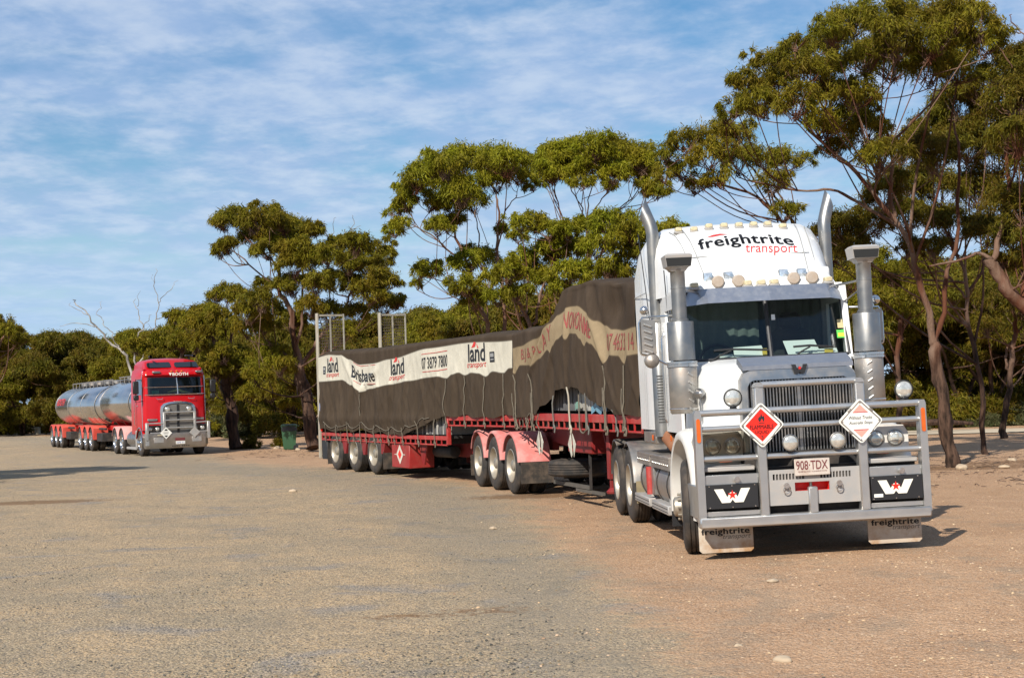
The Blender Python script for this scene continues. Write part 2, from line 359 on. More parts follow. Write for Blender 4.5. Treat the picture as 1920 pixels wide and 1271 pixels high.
# ================================================================ ground
def ground_mat():
    m = bpy.data.materials.new('gravel_and_sand'); m.use_nodes = True; nt = m.node_tree; N = nt.nodes; L = nt.links
    p = N['Principled BSDF']; p.inputs['Roughness'].default_value = 0.92; p.inputs['Specular IOR Level'].default_value = 0.2
    tc = N.new('ShaderNodeTexCoord'); at = N.new('ShaderNodeAttribute'); at.attribute_name = 'sand'
    st = N.new('ShaderNodeAttribute'); st.attribute_name = 'brown_patch'
    def nz(scale, det=6, rough=0.6, sc=(1, 1, 1), dist=0.0):
        mp = N.new('ShaderNodeMapping'); mp.inputs['Scale'].default_value = sc; L.new(tc.outputs['Object'], mp.inputs[0])
        n = N.new('ShaderNodeTexNoise'); n.inputs['Scale'].default_value = scale; n.inputs['Detail'].default_value = det; n.inputs['Roughness'].default_value = rough; n.inputs['Distortion'].default_value = dist
        L.new(mp.outputs[0], n.inputs['Vector']); return n.outputs['Fac']
    def mr(v, a, b, c=0.0, d=1.0, smooth=True):
        n = N.new('ShaderNodeMapRange'); n.interpolation_type = 'SMOOTHSTEP' if smooth else 'LINEAR'; L.new(v, n.inputs[0])
        for k, x in zip((1, 2, 3, 4), (a, b, c, d)): n.inputs[k].default_value = x
        return n.outputs[0]
    def mixc(f, a, b):
        n = N.new('ShaderNodeMix'); n.data_type = 'RGBA'
        for s, v in ((n.inputs['Factor'], f), (n.inputs['A'], a), (n.inputs['B'], b)):
            if isinstance(v, tuple): s.default_value = (*v, 1)
            elif isinstance(v, (int, float)): s.default_value = v
            else: L.new(v, s)
        return n.outputs['Result']
    def mth(op, a, b):
        n = N.new('ShaderNodeMath'); n.operation = op
        for k, v in enumerate((a, b)):
            if isinstance(v, (int, float)): n.inputs[k].default_value = v
            else: L.new(v, n.inputs[k])
        return n.outputs[0]
    def vor(scale):
        n = N.new('ShaderNodeTexVoronoi'); n.inputs['Scale'].default_value = scale; L.new(tc.outputs['Object'], n.inputs['Vector']); return n
    big = nz(0.22, 5, 0.6, (1, 0.55, 1), 0.6); mid = nz(1.1, 6, 0.65); fine = nz(7.0, 6, 0.7); grit = nz(60, 3, 0.7)
    v1 = vor(38.0); v2 = vor(95.0)
    bw = N.new('ShaderNodeRGBToBW'); L.new(v1.outputs['Color'], bw.inputs[0]); bw2 = N.new('ShaderNodeRGBToBW'); L.new(v2.outputs['Color'], bw2.inputs[0])
    # gravel: grey stones in tan fines
    gcol = mixc(mr(mth('ADD', mth('MULTIPLY', mid, 0.75), mth('MULTIPLY', big, 0.4)), 0.46, 0.68), (0.389, 0.297, 0.182), (0.562, 0.387, 0.210))
    pch = nz(0.9, 3, 0.5, (1, 1, 1), 0.4)
    gcol = mixc(mr(pch, 0.56, 0.68, 0, 0.75), gcol, (0.247, 0.241, 0.236))
    gcol = mixc(mr(fine, 0.42, 0.75, 0, 0.55), gcol, (0.416, 0.287, 0.152))
    gcol = mixc(mth('MULTIPLY', mr(bw.outputs[0], 0.60, 0.68), 0.6), gcol, (0.171, 0.151, 0.122))
    gcol = mixc(mth('MULTIPLY', mr(bw2.outputs[0], 0.70, 0.74), 0.75), gcol, (0.099, 0.086, 0.070))
    gcol = mixc(mth('MULTIPLY', mr(bw2.outputs[0], 0.36, 0.28), 0.7), gcol, (0.623, 0.477, 0.314))
    edge = mr(mth('ABSOLUTE', mth('ADD', at.outputs['Fac'], 1.1), 0), 0.0, 1.5, 1, 0)
    gcol = mixc(mth('MULTIPLY', edge, mr(mid, .3, .6, .15, .6)), gcol, (0.264, 0.229, 0.174))
    # sand: pinkish, pale chips
    scol = mixc(mr(mid, 0.35, 0.7), (0.474, 0.274, 0.146), (0.591, 0.361, 0.202))
    scol = mixc(mr(big, 0.5, 0.75, 0, 0.6), scol, (0.455, 0.258, 0.125))
    scol = mixc(mr(fine, 0.55, 0.8, 0, 0.5), scol, (0.363, 0.204, 0.109))
    scol = mixc(mth('MULTIPLY', mr(bw.outputs[0], 0.70, 0.8), 0.45), scol, (0.565, 0.423, 0.295))
    scol = mixc(mth('MULTIPLY', mr(bw2.outputs[0], 0.36, 0.30), 0.6), scol, (0.243, 0.147, 0.084))
    scol = mixc(mth('MULTIPLY', mr(bw2.outputs[0], 0.66, 0.72), 0.5), scol, (0.686, 0.478, 0.314))
    sfac = mr(mth('ADD', at.outputs['Fac'], mth('ADD', mth('MULTIPLY', mth('SUBTRACT', mid, 0.5), 2.0), mth('MULTIPLY', mth('SUBTRACT', fine, 0.5), 1.6))), -0.42, 0.42)
    col = mixc(sfac, gcol, scol)
    tk = N.new('ShaderNodeAttribute'); tk.attribute_name = 'track'
    tf = mth('MULTIPLY', tk.outputs['Fac'], mr(nz(2.2, 5, 0.6), 0.35, 0.65))
    col = mixc(mth('MULTIPLY', mr(tf, 0.05, 0.8), 0.38), col, (0.205, 0.180, 0.135))
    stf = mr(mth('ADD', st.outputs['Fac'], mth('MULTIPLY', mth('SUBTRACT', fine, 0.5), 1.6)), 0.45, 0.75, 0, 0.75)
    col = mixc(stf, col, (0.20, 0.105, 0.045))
    col = mixc(mr(grit, 0.45, 0.62, 0.0, 0.36), col, (0.10, 0.085, 0.065))
    L.new(col, p.inputs['Base Color'])
    bp = N.new('ShaderNodeBump'); bp.inputs['Strength'].default_value = 1.0; bp.inputs['Distance'].default_value = 0.028
    hh = mth('ADD', mth('MULTIPLY', fine, 1.3), mth('ADD', mth('MULTIPLY', v1.outputs['Distance'], -0.5), mth('MULTIPLY', bw2.outputs[0], 0.35)))
    L.new(hh, bp.inputs['Height'])
    bp2 = N.new('ShaderNodeBump'); bp2.inputs['Strength'].default_value = 0.5; bp2.inputs['Distance'].default_value = 0.12
    L.new(mid, bp2.inputs['Height']); L.new(bp.outputs[0], bp2.inputs['Normal']); L.new(bp2.outputs[0], p.inputs['Normal'])
    return m
BOUND_Y = [0, 9.8, 11.3, 15.3, 20, 27.5, 31, 35.5, 38.5, 46, 55, 60, 70, 90, 130, 300]
BOUND_X = [1.3, 1.15, 1.1, 0.80, 0.50, 0.05, -1.0, -2.4, -4.4, -8.0, -10.6, -12.4, -15.0, -23, -46, -160]
def build_ground():
    ys = [-400, -150, -60, -25, -10, 0]; y = 4.0
    while y < 90: ys.append(y); y += 0.30 if y < 25 else 0.5 if y < 65 else 1.5
    while y < 2600: ys.append(y); y *= 1.12
    xs = []; x = 0.0
    while x < 26: xs.append(x); x += 0.35
    while x < 2600: xs.append(x); x = x * 1.1 + .3
    xs = sorted(set([-v for v in xs] + xs))
    X, Y = np.meshgrid(np.array(xs), np.array(ys))
    rng = np.random.default_rng(5)
    Z = gz(X, Y)
    def vn(sc, seed):
        r = np.random.default_rng(seed); ph = r.uniform(0, 6.28, (10, 3)); d = r.normal(size=(10, 2)); d /= np.linalg.norm(d, axis=1)[:, None]
        return sum(np.sin((X * a[0] + Y * a[1]) * sc * (0.6 + 0.9 * q[2] / 6.28) + q[0]) for a, q in zip(d, ph)) / 10
    near = np.exp(-(np.abs(Y - 20) / 60) ** 4)
    Z = Z + near * (0.012 * vn(1.7, 1) + 0.006 * vn(5.0, 2))
    nx, ny = len(xs), len(ys)
    idx = np.arange(nx * ny).reshape(ny, nx)
    F_ = np.stack([idx[:-1, :-1], idx[:-1, 1:], idx[1:, 1:], idx[1:, :-1]], -1).reshape(-1, 4)
    me = raw_mesh('ground', np.stack([X, Y, Z], -1).reshape(-1, 3), F_, 4, ground_mat())
    sd = X - np.interp(Y, BOUND_Y, BOUND_X); sd = sd / np.clip(Y / 22, 0.7, 3)
    a = me.attributes.new('sand', 'FLOAT', 'POINT'); a.data.foreach_set('value', sd.ravel().astype(np.float32))
    stn = np.zeros_like(X)
    for cx, cy, rx, ry in ((-0.25, 13.15, 0.7, 0.22), (-9.6, 30.2, 2.2, 0.8), (0.3, 27.3, 1.6, .9), (-1.0, 12.9, .6, .2), (9.3, 31.6, 2.2, 1.2), (12.0, 33.0, 4.0, 0.9)):  # brown patches painted into the ground colour
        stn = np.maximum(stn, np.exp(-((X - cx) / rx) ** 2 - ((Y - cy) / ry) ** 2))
    a = me.attributes.new('brown_patch', 'FLOAT', 'POINT'); a.data.foreach_set('value', stn.ravel().astype(np.float32))
    trk = np.zeros_like(X)
    for (cx, cy, rad) in ((-52, 2, 58.0), (-52, 2, 60.1), (-40, -8, 47.0), (-40, -8, 49.0), (38, 60, 62.0), (38, 60, 64.1), (-70, 30, 72.0), (-70, 30, 74.0)):
        trk = np.maximum(trk, np.exp(-((np.hypot(X - cx, Y - cy) - rad) / .30) ** 2))
    a = me.attributes.new('track', 'FLOAT', 'POINT'); a.data.foreach_set('value', trk.ravel().astype(np.float32))
    o = bpy.data.objects.new('ground', me); COL.objects.link(o); o['kind'] = 'structure'
build_ground()
def island_mat(name, cols, rough=0.85, bump=0.0):
    m = bpy.data.materials.new(name); m.use_nodes = True; nt = m.node_tree; N = nt.nodes; L = nt.links; p = N['Principled BSDF']; p.inputs['Roughness'].default_value = rough; p.inputs['Specular IOR Level'].default_value = 0.25
    g = N.new('ShaderNodeNewGeometry'); r = N.new('ShaderNodeValToRGB'); r.color_ramp.interpolation = 'CONSTANT'
    while len(r.color_ramp.elements) < len(cols): r.color_ramp.elements.new(0.5)
    for i, c in enumerate(cols): r.color_ramp.elements[i].position = i / len(cols); r.color_ramp.elements[i].color = (*c, 1)
    L.new(g.outputs['Random Per Island'], r.inputs[0]); L.new(r.outputs[0], p.inputs['Base Color']); return m
def scatter_stones(name, n, yr, fn_accept, smin, smax, m, seed):
    rng = np.random.default_rng(seed)
    u = rng.uniform(0, 1, n * 3); Y = yr[0] * (yr[1] / yr[0]) ** u; X = rng.uniform(-0.40, 0.40, n * 3) * Y
    ok = fn_accept(X, Y, rng); X, Y = X[ok][:n], Y[ok][:n]; n = len(X)
    s = smin * (smax / smin) ** (rng.uniform(0, 1, n) ** 2.2)
    base = np.array([(1, 0, 0), (.31, .95, 0), (-.81, .59, 0), (-.81, -.59, 0), (.31, -.95, 0), (.55, .2, .62), (-.4, .45, .68), (-.2, -.6, .6)], float)
    tri = np.array([(0, 1, 5), (1, 6, 5), (1, 2, 6), (2, 3, 6), (3, 7, 6), (3, 4, 7), (4, 0, 7), (0, 5, 7), (5, 6, 7)])
    V = base[None] * rng.uniform(0.65, 1.25, (n, 8, 1)); V[:, :, 2] *= rng.uniform(0.6, 1.1, (n, 1))
    a = rng.uniform(0, 6.28, n); c, q = np.cos(a)[:, None], np.sin(a)[:, None]
    vx = (V[:, :, 0] * c - V[:, :, 1] * q) * s[:, None]; vy = (V[:, :, 0] * q + V[:, :, 1] * c) * s[:, None] * .8; vz = V[:, :, 2] * s[:, None]
    P = np.stack([vx + X[:, None], vy + Y[:, None], vz + gz(X, Y)[:, None] - 0.12 * s[:, None]], -1).reshape(-1, 3)
    T = (tri[None] + (np.arange(n) * 8)[:, None, None]).reshape(-1, 3)
    me = raw_mesh(name, P, T, 3, m, smooth=False); o = bpy.data.objects.new(name, me); COL.objects.link(o)
    return o
def sdist(X, Y): return X - np.interp(Y, BOUND_Y, BOUND_X)
def clump(X, Y, sc, seed):
    r = np.random.default_rng(seed); return sum(np.sin(X * a * sc + Y * b * sc + p) for a, b, p in r.uniform(-1.6, 3.0, (6, 3))) / 6
tag(scatter_stones('gravel', 26000, (7.5, 42), lambda X, Y, g: (sdist(X, Y) < g.normal(0, .8, len(X))) & (clump(X, Y, .9, 2) > g.uniform(-.5, .35, len(X))), 0.005, 0.016,
    island_mat('gravel_stones', [(.13, .12, .095), (.19, .17, .125), (.25, .21, .14), (.30, .24, .15), (.09, .08, .065), (.06, .055, .045), (.22, .16, .09)]), 11), kind='stuff')
tag(scatter_stones('sand_pebbles', 9000, (7.5, 40), lambda X, Y, g: (sdist(X, Y) > g.normal(0, .8, len(X))) & (clump(X, Y, 1.1, 4) > g.uniform(-.7, .5, len(X))), 0.005, 0.021,
    island_mat('sand_stones', [(.47, .34, .20), (.46, .31, .18), (.50, .38, .24), (.36, .24, .15), (.42, .30, .20), (.20, .14, .10), (.28, .18, .11)]), 12), kind='stuff')
# pale gravel road behind the right-hand trees, lying just above the ground sheet
def build_road():
    m = mat('road_gravel', (0.46, 0.375, 0.26), 0.9, var=0.12, vscale=0.8, bump=0.2, bscale=20)
    cl = [(-60, 152), (-30, 130), (-14, 112), (-2, 92), (6, 66), (13, 57.0), (24, 53.5), (45, 52), (90, 55)]
    vs = []; fs = []
    P = [Vector((x, y, 0)) for x, y in cl]; Q = []
    for i in range(len(P) - 1):
        for k in range(10): Q.append(P[i].lerp(P[i + 1], k / 10))
    for i, q in enumerate(Q):
        t = (Q[min(i + 1, len(Q) - 1)] - Q[max(0, i - 1)]).normalized(); n = Vector((-t.y, t.x, 0))
        for s in (-2.4, -0.8, .8, 2.4):
            w = q + n * s; vs.append((w.x, w.y, float(gz(w.x, w.y)) + 0.03))
    for i in range(len(Q) - 1):
        for k in range(3): a = i * 4 + k; fs.append((a, a + 1, a + 5, a + 4))
    o = obj('road', MB().add(vs, fs), m, kind='structure')
build_road()
# ================================================================ trees
TREE={
'T1':((9.09,31.8,-0.03),[([(0.0,0.0,0.0),(-0.06,0.0,0.88),(-0.18,0.0,1.77),(-0.25,0.0,2.61)],0.2,0.15),([(-0.25,0.0,2.61),(-0.41,-0.1,3.34),(-0.63,-0.2,4.45),(-1.06,-0.3,5.26),(-1.75,-0.4,6.11),(-2.54,-0.5,6.88),(-3.17,-0.6,7.43)],0.11,0.025),([(-0.25,0.0,2.61),(-0.03,0.16,3.11),(0.17,0.32,4.08),(0.48,0.48,4.93),(0.63,0.64,6.21),(0.61,0.8,7.38)],0.09,0.03),([(-0.98,0.0,5.29),(-1.06,-0.07,6.05),(-1.0,-0.15,6.8),(-1.2,-0.23,7.39),(-1.56,-0.3,8.27)],0.065,0.02),([(-0.96,0.0,6.82),(-0.47,0.17,7.39),(0.1,0.33,7.75),(0.53,0.5,8.58)],0.05,0.02),([(-0.84,0.0,5.04),(-1.59,0.07,5.58),(-2.23,0.15,5.99),(-2.74,0.22,5.9),(-3.9,0.3,6.19)],0.055,0.02)],[(-2.77,-2.94,8.63,0.43),(-2.07,-1.72,9.08,0.47),(-1.61,-2.41,8.96,0.52),(-0.74,-1.53,9.1,0.53),(-0.1,-1.52,9.1,0.55),(0.06,-2.86,8.62,0.46),(0.21,-2.82,8.32,0.37),(0.27,-0.95,8.68,0.54),(-0.89,-2.73,8.36,0.51),(-1.55,-2.91,8.39,0.49),(-2.12,0.07,9.05,0.4),(-1.96,-2.02,8.34,0.52),(-1.07,-0.6,8.47,0.55),(-0.7,-1.98,8.05,0.52),(-0.02,-1.49,8.13,0.45),(-3.55,-3.21,8.35,0.24),(-2.87,-1.38,8.65,0.21),(-3.62,-0.65,8.51,0.39),(-3.39,-1.81,8.35,0.38),(-4.16,-1.18,8.06,0.39),(-3.64,-1.31,7.91,0.48),(-3.44,-3.57,7.69,0.42),(-2.46,-0.88,8.26,0.43),(-4.46,-1.66,7.52,0.34),(-4.08,-2.55,7.34,0.41),(-3.67,-3.65,7.14,0.45),(-2.4,-0.46,7.8,0.51),(-2.2,-2.01,7.59,0.48),(-4.65,-1.39,7.33,0.23),(-1.95,-0.39,7.35,0.46),(-2.65,-1.06,7.14,0.43),(-2.17,-0.22,6.79,0.33),(-1.8,-2.31,6.28,0.43),(-1.71,-0.7,7.08,0.44)]),
'T2':((7.28,36.0,-0.03),[([(0.0,0.0,0.0),(0.01,0.0,2.1),(-0.11,0.0,3.87),(-0.49,0.0,5.41)],0.15,0.09),([(-0.49,0.0,5.41),(-1.24,-0.17,6.3),(-2.32,-0.33,6.64),(-2.9,-0.5,6.82)],0.07,0.02),([(-0.49,0.0,5.41),(-0.56,0.17,5.94),(-1.5,0.33,7.28),(-2.24,0.5,7.72)],0.06,0.02),([(-0.49,0.0,5.41),(-0.83,0.0,6.44),(-0.93,0.0,7.08)],0.05,0.02)],[(-3.57,-1.11,7.31,0.32),(-3.18,-1.53,7.51,0.41),(-2.48,-0.87,7.75,0.47),(-2.04,-1.48,7.63,0.39),(-2.67,-1.71,7.12,0.46),(-3.18,-0.82,7.01,0.42),(-1.68,0.47,7.3,0.49),(-1.1,0.07,7.35,0.48),(-2.84,0.04,6.67,0.3),(-1.21,-1.19,6.54,0.42),(-0.71,-0.54,7.12,0.42),(-0.9,-1.0,5.88,0.34),(-3.66,-1.2,6.75,0.22),(-2.44,-1.62,6.64,0.34)]),
'T3':((11.27,36.5,-0.03),[([(0.0,0.0,0.0),(-0.11,0.0,1.98),(-0.29,0.0,3.78),(-0.43,0.0,4.81),(-0.9,0.0,5.86)],0.15,0.06),([(-0.29,0.0,3.78),(0.27,0.2,4.81),(0.65,0.4,6.12),(0.89,0.6,7.18)],0.09,0.03),([(-0.29,0.0,3.78),(-1.0,-0.17,4.56),(-1.91,-0.33,5.34),(-2.57,-0.5,5.6)],0.07,0.02),([(-0.43,0.0,4.81),(-0.2,0.0,5.84),(0.05,0.0,7.12)],0.05,0.02)],[(0.19,-0.61,8.74,0.53),(-0.3,-0.1,8.47,0.54),(0.45,-0.11,8.1,0.59),(-0.59,0.74,8.15,0.55),(-0.19,-0.13,7.6,0.59),(0.64,0.22,7.24,0.59),(-1.78,-2.87,6.83,0.5),(-2.03,-1.14,7.37,0.45),(-1.43,0.76,6.86,0.5),(-0.99,-0.41,6.45,0.53),(0.15,0.4,6.52,0.6),(-2.78,-2.45,6.09,0.43),(-2.72,-1.11,5.64,0.45),(-3.54,-1.71,5.44,0.44),(-1.89,-0.83,5.77,0.48),(-0.86,-0.71,5.52,0.53),(-0.59,-2.61,5.18,0.45),(-3.3,-1.9,4.98,0.36),(-2.2,-1.87,4.92,0.32),(-3.53,-0.11,5.03,0.38),(-3.87,-0.62,5.5,0.3),(-1.72,-2.36,4.88,0.31)]),
'T4':((11.13,30.0,-0.03),[([(0.0,0.0,0.0),(-0.32,0.0,2.01),(-0.6,0.0,2.76),(-1.05,0.0,3.35),(-1.4,0.0,3.69),(-1.61,0.0,4.17)],0.2,0.13),([(-1.61,0.0,4.17),(-1.25,0.13,4.81),(-1.12,0.27,6.21),(-0.95,0.4,7.3)],0.08,0.03),([(-1.61,0.0,4.17),(-1.82,-0.1,4.38),(-2.28,-0.2,4.19),(-2.94,-0.3,4.08)],0.05,0.02),([(-1.05,0.0,3.35),(-0.71,0.25,4.27),(-0.61,0.5,5.69)],0.08,0.03),([(-0.74,0.0,6.58),(-0.9,0.0,7.33),(-1.09,0.0,8.19),(-1.31,0.0,8.56)],0.03,0.008),([(-0.96,0.0,7.65),(-1.22,0.0,7.77),(-1.41,0.0,7.67)],0.016,0.006),([(-0.53,0.0,7.74),(-0.71,0.0,8.55),(-0.91,0.0,8.82),(-1.02,0.0,9.08)],0.028,0.008),([(-0.81,0.0,8.69),(-1.02,0.0,8.72),(-1.19,0.0,8.86)],0.014,0.006)],[(-0.94,0.83,8.09,0.41),(-0.5,0.96,8.36,0.41),(-0.54,-0.04,7.84,0.47),(-1.26,-0.71,7.29,0.49),(-1.46,-1.49,6.43,0.46),(-0.35,0.45,7.07,0.53),(-0.47,-0.08,6.13,0.52),(-0.98,0.73,5.49,0.45),(-0.94,-0.38,5.05,0.48),(-0.89,0.78,4.73,0.43),(-0.75,-0.63,4.4,0.47),(-0.6,0.91,4.21,0.39),(-1.18,0.59,4.31,0.26)]),
'T5':((10.9,43.0,-0.03),[([(0.0,0.0,0.0),(-0.09,0.0,1.77),(0.11,0.0,2.97),(0.04,0.0,4.18),(-0.07,0.0,5.09)],0.12,0.06),([(0.11,0.0,2.97),(0.58,0.2,4.02),(0.82,0.4,4.64)],0.06,0.02),([(0.04,0.0,4.18),(-0.63,-0.2,4.49),(-1.26,-0.4,4.8)],0.04,0.02)],[(-0.7,-0.45,4.15,0.6),(-1.35,-0.77,4.75,0.59),(0.13,0.38,4.78,0.55),(0.69,-0.74,4.34,0.5),(-0.38,0.09,5.23,0.54),(-1.44,-0.27,5.39,0.48),(0.41,-0.92,5.12,0.44),(0.15,0.02,3.8,0.45),(-1.3,-1.07,3.94,0.47)]),
'T6':((14.75,46.0,-0.06),[([(0.0,0.0,0.0),(0.15,0.0,1.35),(0.43,0.0,2.63),(0.52,0.0,3.6),(0.31,0.0,4.25)],0.15,0.05),([(0.29,0.0,2.07),(0.09,0.07,2.52),(0.51,0.13,3.04),(0.83,0.2,3.6)],0.07,0.03)],[(-0.74,-0.79,4.21,0.6),(0.6,1.38,4.5,0.7),(0.49,-1.01,4.19,0.69),(-0.88,0.51,3.97,0.55),(-1.59,-0.87,4.39,0.44),(-0.6,-0.74,3.57,0.54),(1.3,1.34,3.55,0.66),(1.22,-0.57,3.71,0.7)]),
'T7':((-0.73,50.0,-0.12),[([(0.0,0.0,0.0),(0.02,0.0,2.27),(-0.02,0.0,3.96),(-0.27,0.0,4.85),(-0.67,0.0,6.15),(-1.02,0.0,7.32),(-1.15,0.0,7.94)],0.17,0.04),([(-0.47,0.0,5.54),(-0.93,-0.12,6.43),(-1.51,-0.25,6.98),(-2.12,-0.38,7.41),(-2.47,-0.5,7.65)],0.07,0.02),([(0.0,0.0,0.0),(0.51,0.1,2.26),(0.51,0.2,4.0),(0.39,0.3,6.13),(0.38,0.4,7.66),(0.41,0.5,8.56)],0.14,0.04),([(0.38,0.0,7.54),(0.7,0.15,7.99),(1.01,0.3,8.51)],0.05,0.02),([(-0.76,0.0,6.34),(-0.14,0.2,6.69),(-0.38,0.4,7.61),(-0.28,0.6,8.25)],0.05,0.02),([(-0.2,0.0,4.74),(-0.79,-0.2,5.36),(-1.47,-0.4,5.72),(-1.98,-0.6,5.81)],0.05,0.02)],[(-2.86,-0.13,8.16,0.38),(-2.57,-0.47,8.36,0.43),(-2.19,-1.44,8.91,0.58),(-1.96,1.55,9.67,0.61),(-1.19,-2.17,9.3,0.64),(-0.6,0.01,9.72,0.67),(0.1,1.58,9.93,0.69),(0.78,-1.36,9.41,0.65),(1.11,0.15,9.23,0.53),(-1.37,0.51,8.98,0.67),(-0.73,-2.01,8.41,0.64),(-1.83,-0.51,8.36,0.49),(-0.39,0.86,8.43,0.5),(-1.03,-0.21,8.2,0.42),(0.37,0.84,9.14,0.61),(-2.92,-1.11,7.34,0.31),(-2.72,-0.92,7.58,0.31),(-1.53,-1.68,7.35,0.41),(-1.29,0.03,7.63,0.42),(-1.97,1.79,6.3,0.44),(-2.29,0.36,6.1,0.32),(-2.4,1.08,5.73,0.25),(-0.65,-0.51,6.28,0.52),(-0.11,1.01,6.52,0.54),(-0.63,-1.73,5.47,0.54),(-0.45,-0.89,5.04,0.48),(0.37,0.65,7.47,0.3),(1.59,0.31,8.85,0.3),(-2.43,-0.3,8.83,0.42)]),
'T8':((2.84,53.0,-0.16),[([(0.0,0.0,0.0),(0.01,0.0,4.45),(-0.13,0.0,8.0)],0.15,0.1),([(-0.13,0.0,8.0),(-0.36,-0.13,8.55),(-0.62,-0.27,9.2),(-0.97,-0.4,9.84)],0.05,0.02),([(-0.13,0.0,8.0),(0.08,0.0,8.74),(0.19,0.0,9.68)],0.05,0.02),([(-0.13,0.0,8.0),(0.4,0.17,8.47),(0.72,0.33,9.14),(0.94,0.5,9.73)],0.05,0.02),([(0.12,0.0,7.62),(1.04,0.07,8.25),(1.73,0.13,8.89),(1.94,0.2,9.46)],0.05,0.02),([(0.01,0.0,4.45),(-0.7,-0.15,6.7),(-1.01,-0.3,8.0),(-1.14,-0.45,8.91),(-1.25,-0.6,9.45)],0.07,0.02),([(-1.0,0.0,8.03),(-1.18,0.1,8.8),(-1.43,0.2,9.57)],0.03,0.015)],[(-1.6,0.17,10.1,0.63),(-1.14,-0.22,10.21,0.63),(-0.54,0.29,10.44,0.64),(0.1,-1.17,10.3,0.69),(0.96,1.23,10.54,0.72),(1.62,1.16,10.39,0.65),(1.97,0.49,10.03,0.56),(-1.3,-1.0,9.51,0.55),(-0.57,0.08,9.77,0.6),(0.1,-0.68,9.69,0.62),(0.83,-0.98,9.49,0.58),(1.8,1.56,9.83,0.57),(2.21,1.48,9.58,0.5),(-0.27,-1.77,9.05,0.36),(0.79,1.43,9.35,0.34),(-1.51,0.26,9.53,0.41),(1.97,-0.36,8.97,0.44),(2.3,-0.54,8.82,0.4)]),
'T9':((0.61,46.0,-0.06),[([(0.0,0.0,0.0),(0.05,0.0,2.47),(0.05,0.0,3.96),(-0.41,0.0,4.64)],0.15,0.07),([(0.05,0.0,3.96),(0.41,0.2,5.06),(0.78,0.4,6.21)],0.08,0.03),([(0.05,0.0,2.47),(0.87,0.2,4.07),(1.57,0.4,5.36),(2.11,0.6,6.34)],0.09,0.03),([(0.05,0.0,2.47),(1.32,-0.13,3.39),(2.49,-0.27,4.96),(2.69,-0.4,6.23)],0.08,0.03),([(-0.41,0.0,4.64),(-0.72,-0.15,5.23),(-0.79,-0.3,5.55)],0.04,0.02),([(0.77,0.0,6.17),(0.46,0.0,6.67),(-0.09,0.0,6.93)],0.03,0.015)],[(-0.22,-0.17,7.03,0.39),(0.24,0.23,7.06,0.41),(-0.32,1.48,6.81,0.3),(0.63,-0.13,6.79,0.39),(1.2,0.03,6.79,0.44),(1.93,0.34,6.96,0.49),(2.36,-1.18,6.83,0.5),(2.94,0.04,6.95,0.48),(0.79,0.51,6.35,0.52),(1.44,1.17,6.27,0.53),(1.96,-1.58,6.15,0.5),(2.61,-0.71,6.26,0.51),(3.12,-1.31,6.49,0.47),(0.39,1.19,6.11,0.5),(-0.15,0.7,6.08,0.41),(-0.67,-1.48,5.47,0.47),(-0.16,1.73,5.59,0.54),(-1.21,1.22,5.48,0.4),(0.5,0.6,5.43,0.49),(-1.01,0.33,4.89,0.42),(-0.45,-1.17,4.93,0.41),(1.03,-1.94,5.37,0.46),(1.61,0.11,5.52,0.45),(2.28,-1.66,5.45,0.47),(2.71,-1.1,5.38,0.44),(3.24,-0.81,5.93,0.48),(0.83,-1.87,4.9,0.37),(1.7,-0.14,4.99,0.39),(3.77,-0.15,6.54,0.45),(4.4,0.46,6.75,0.46)]),
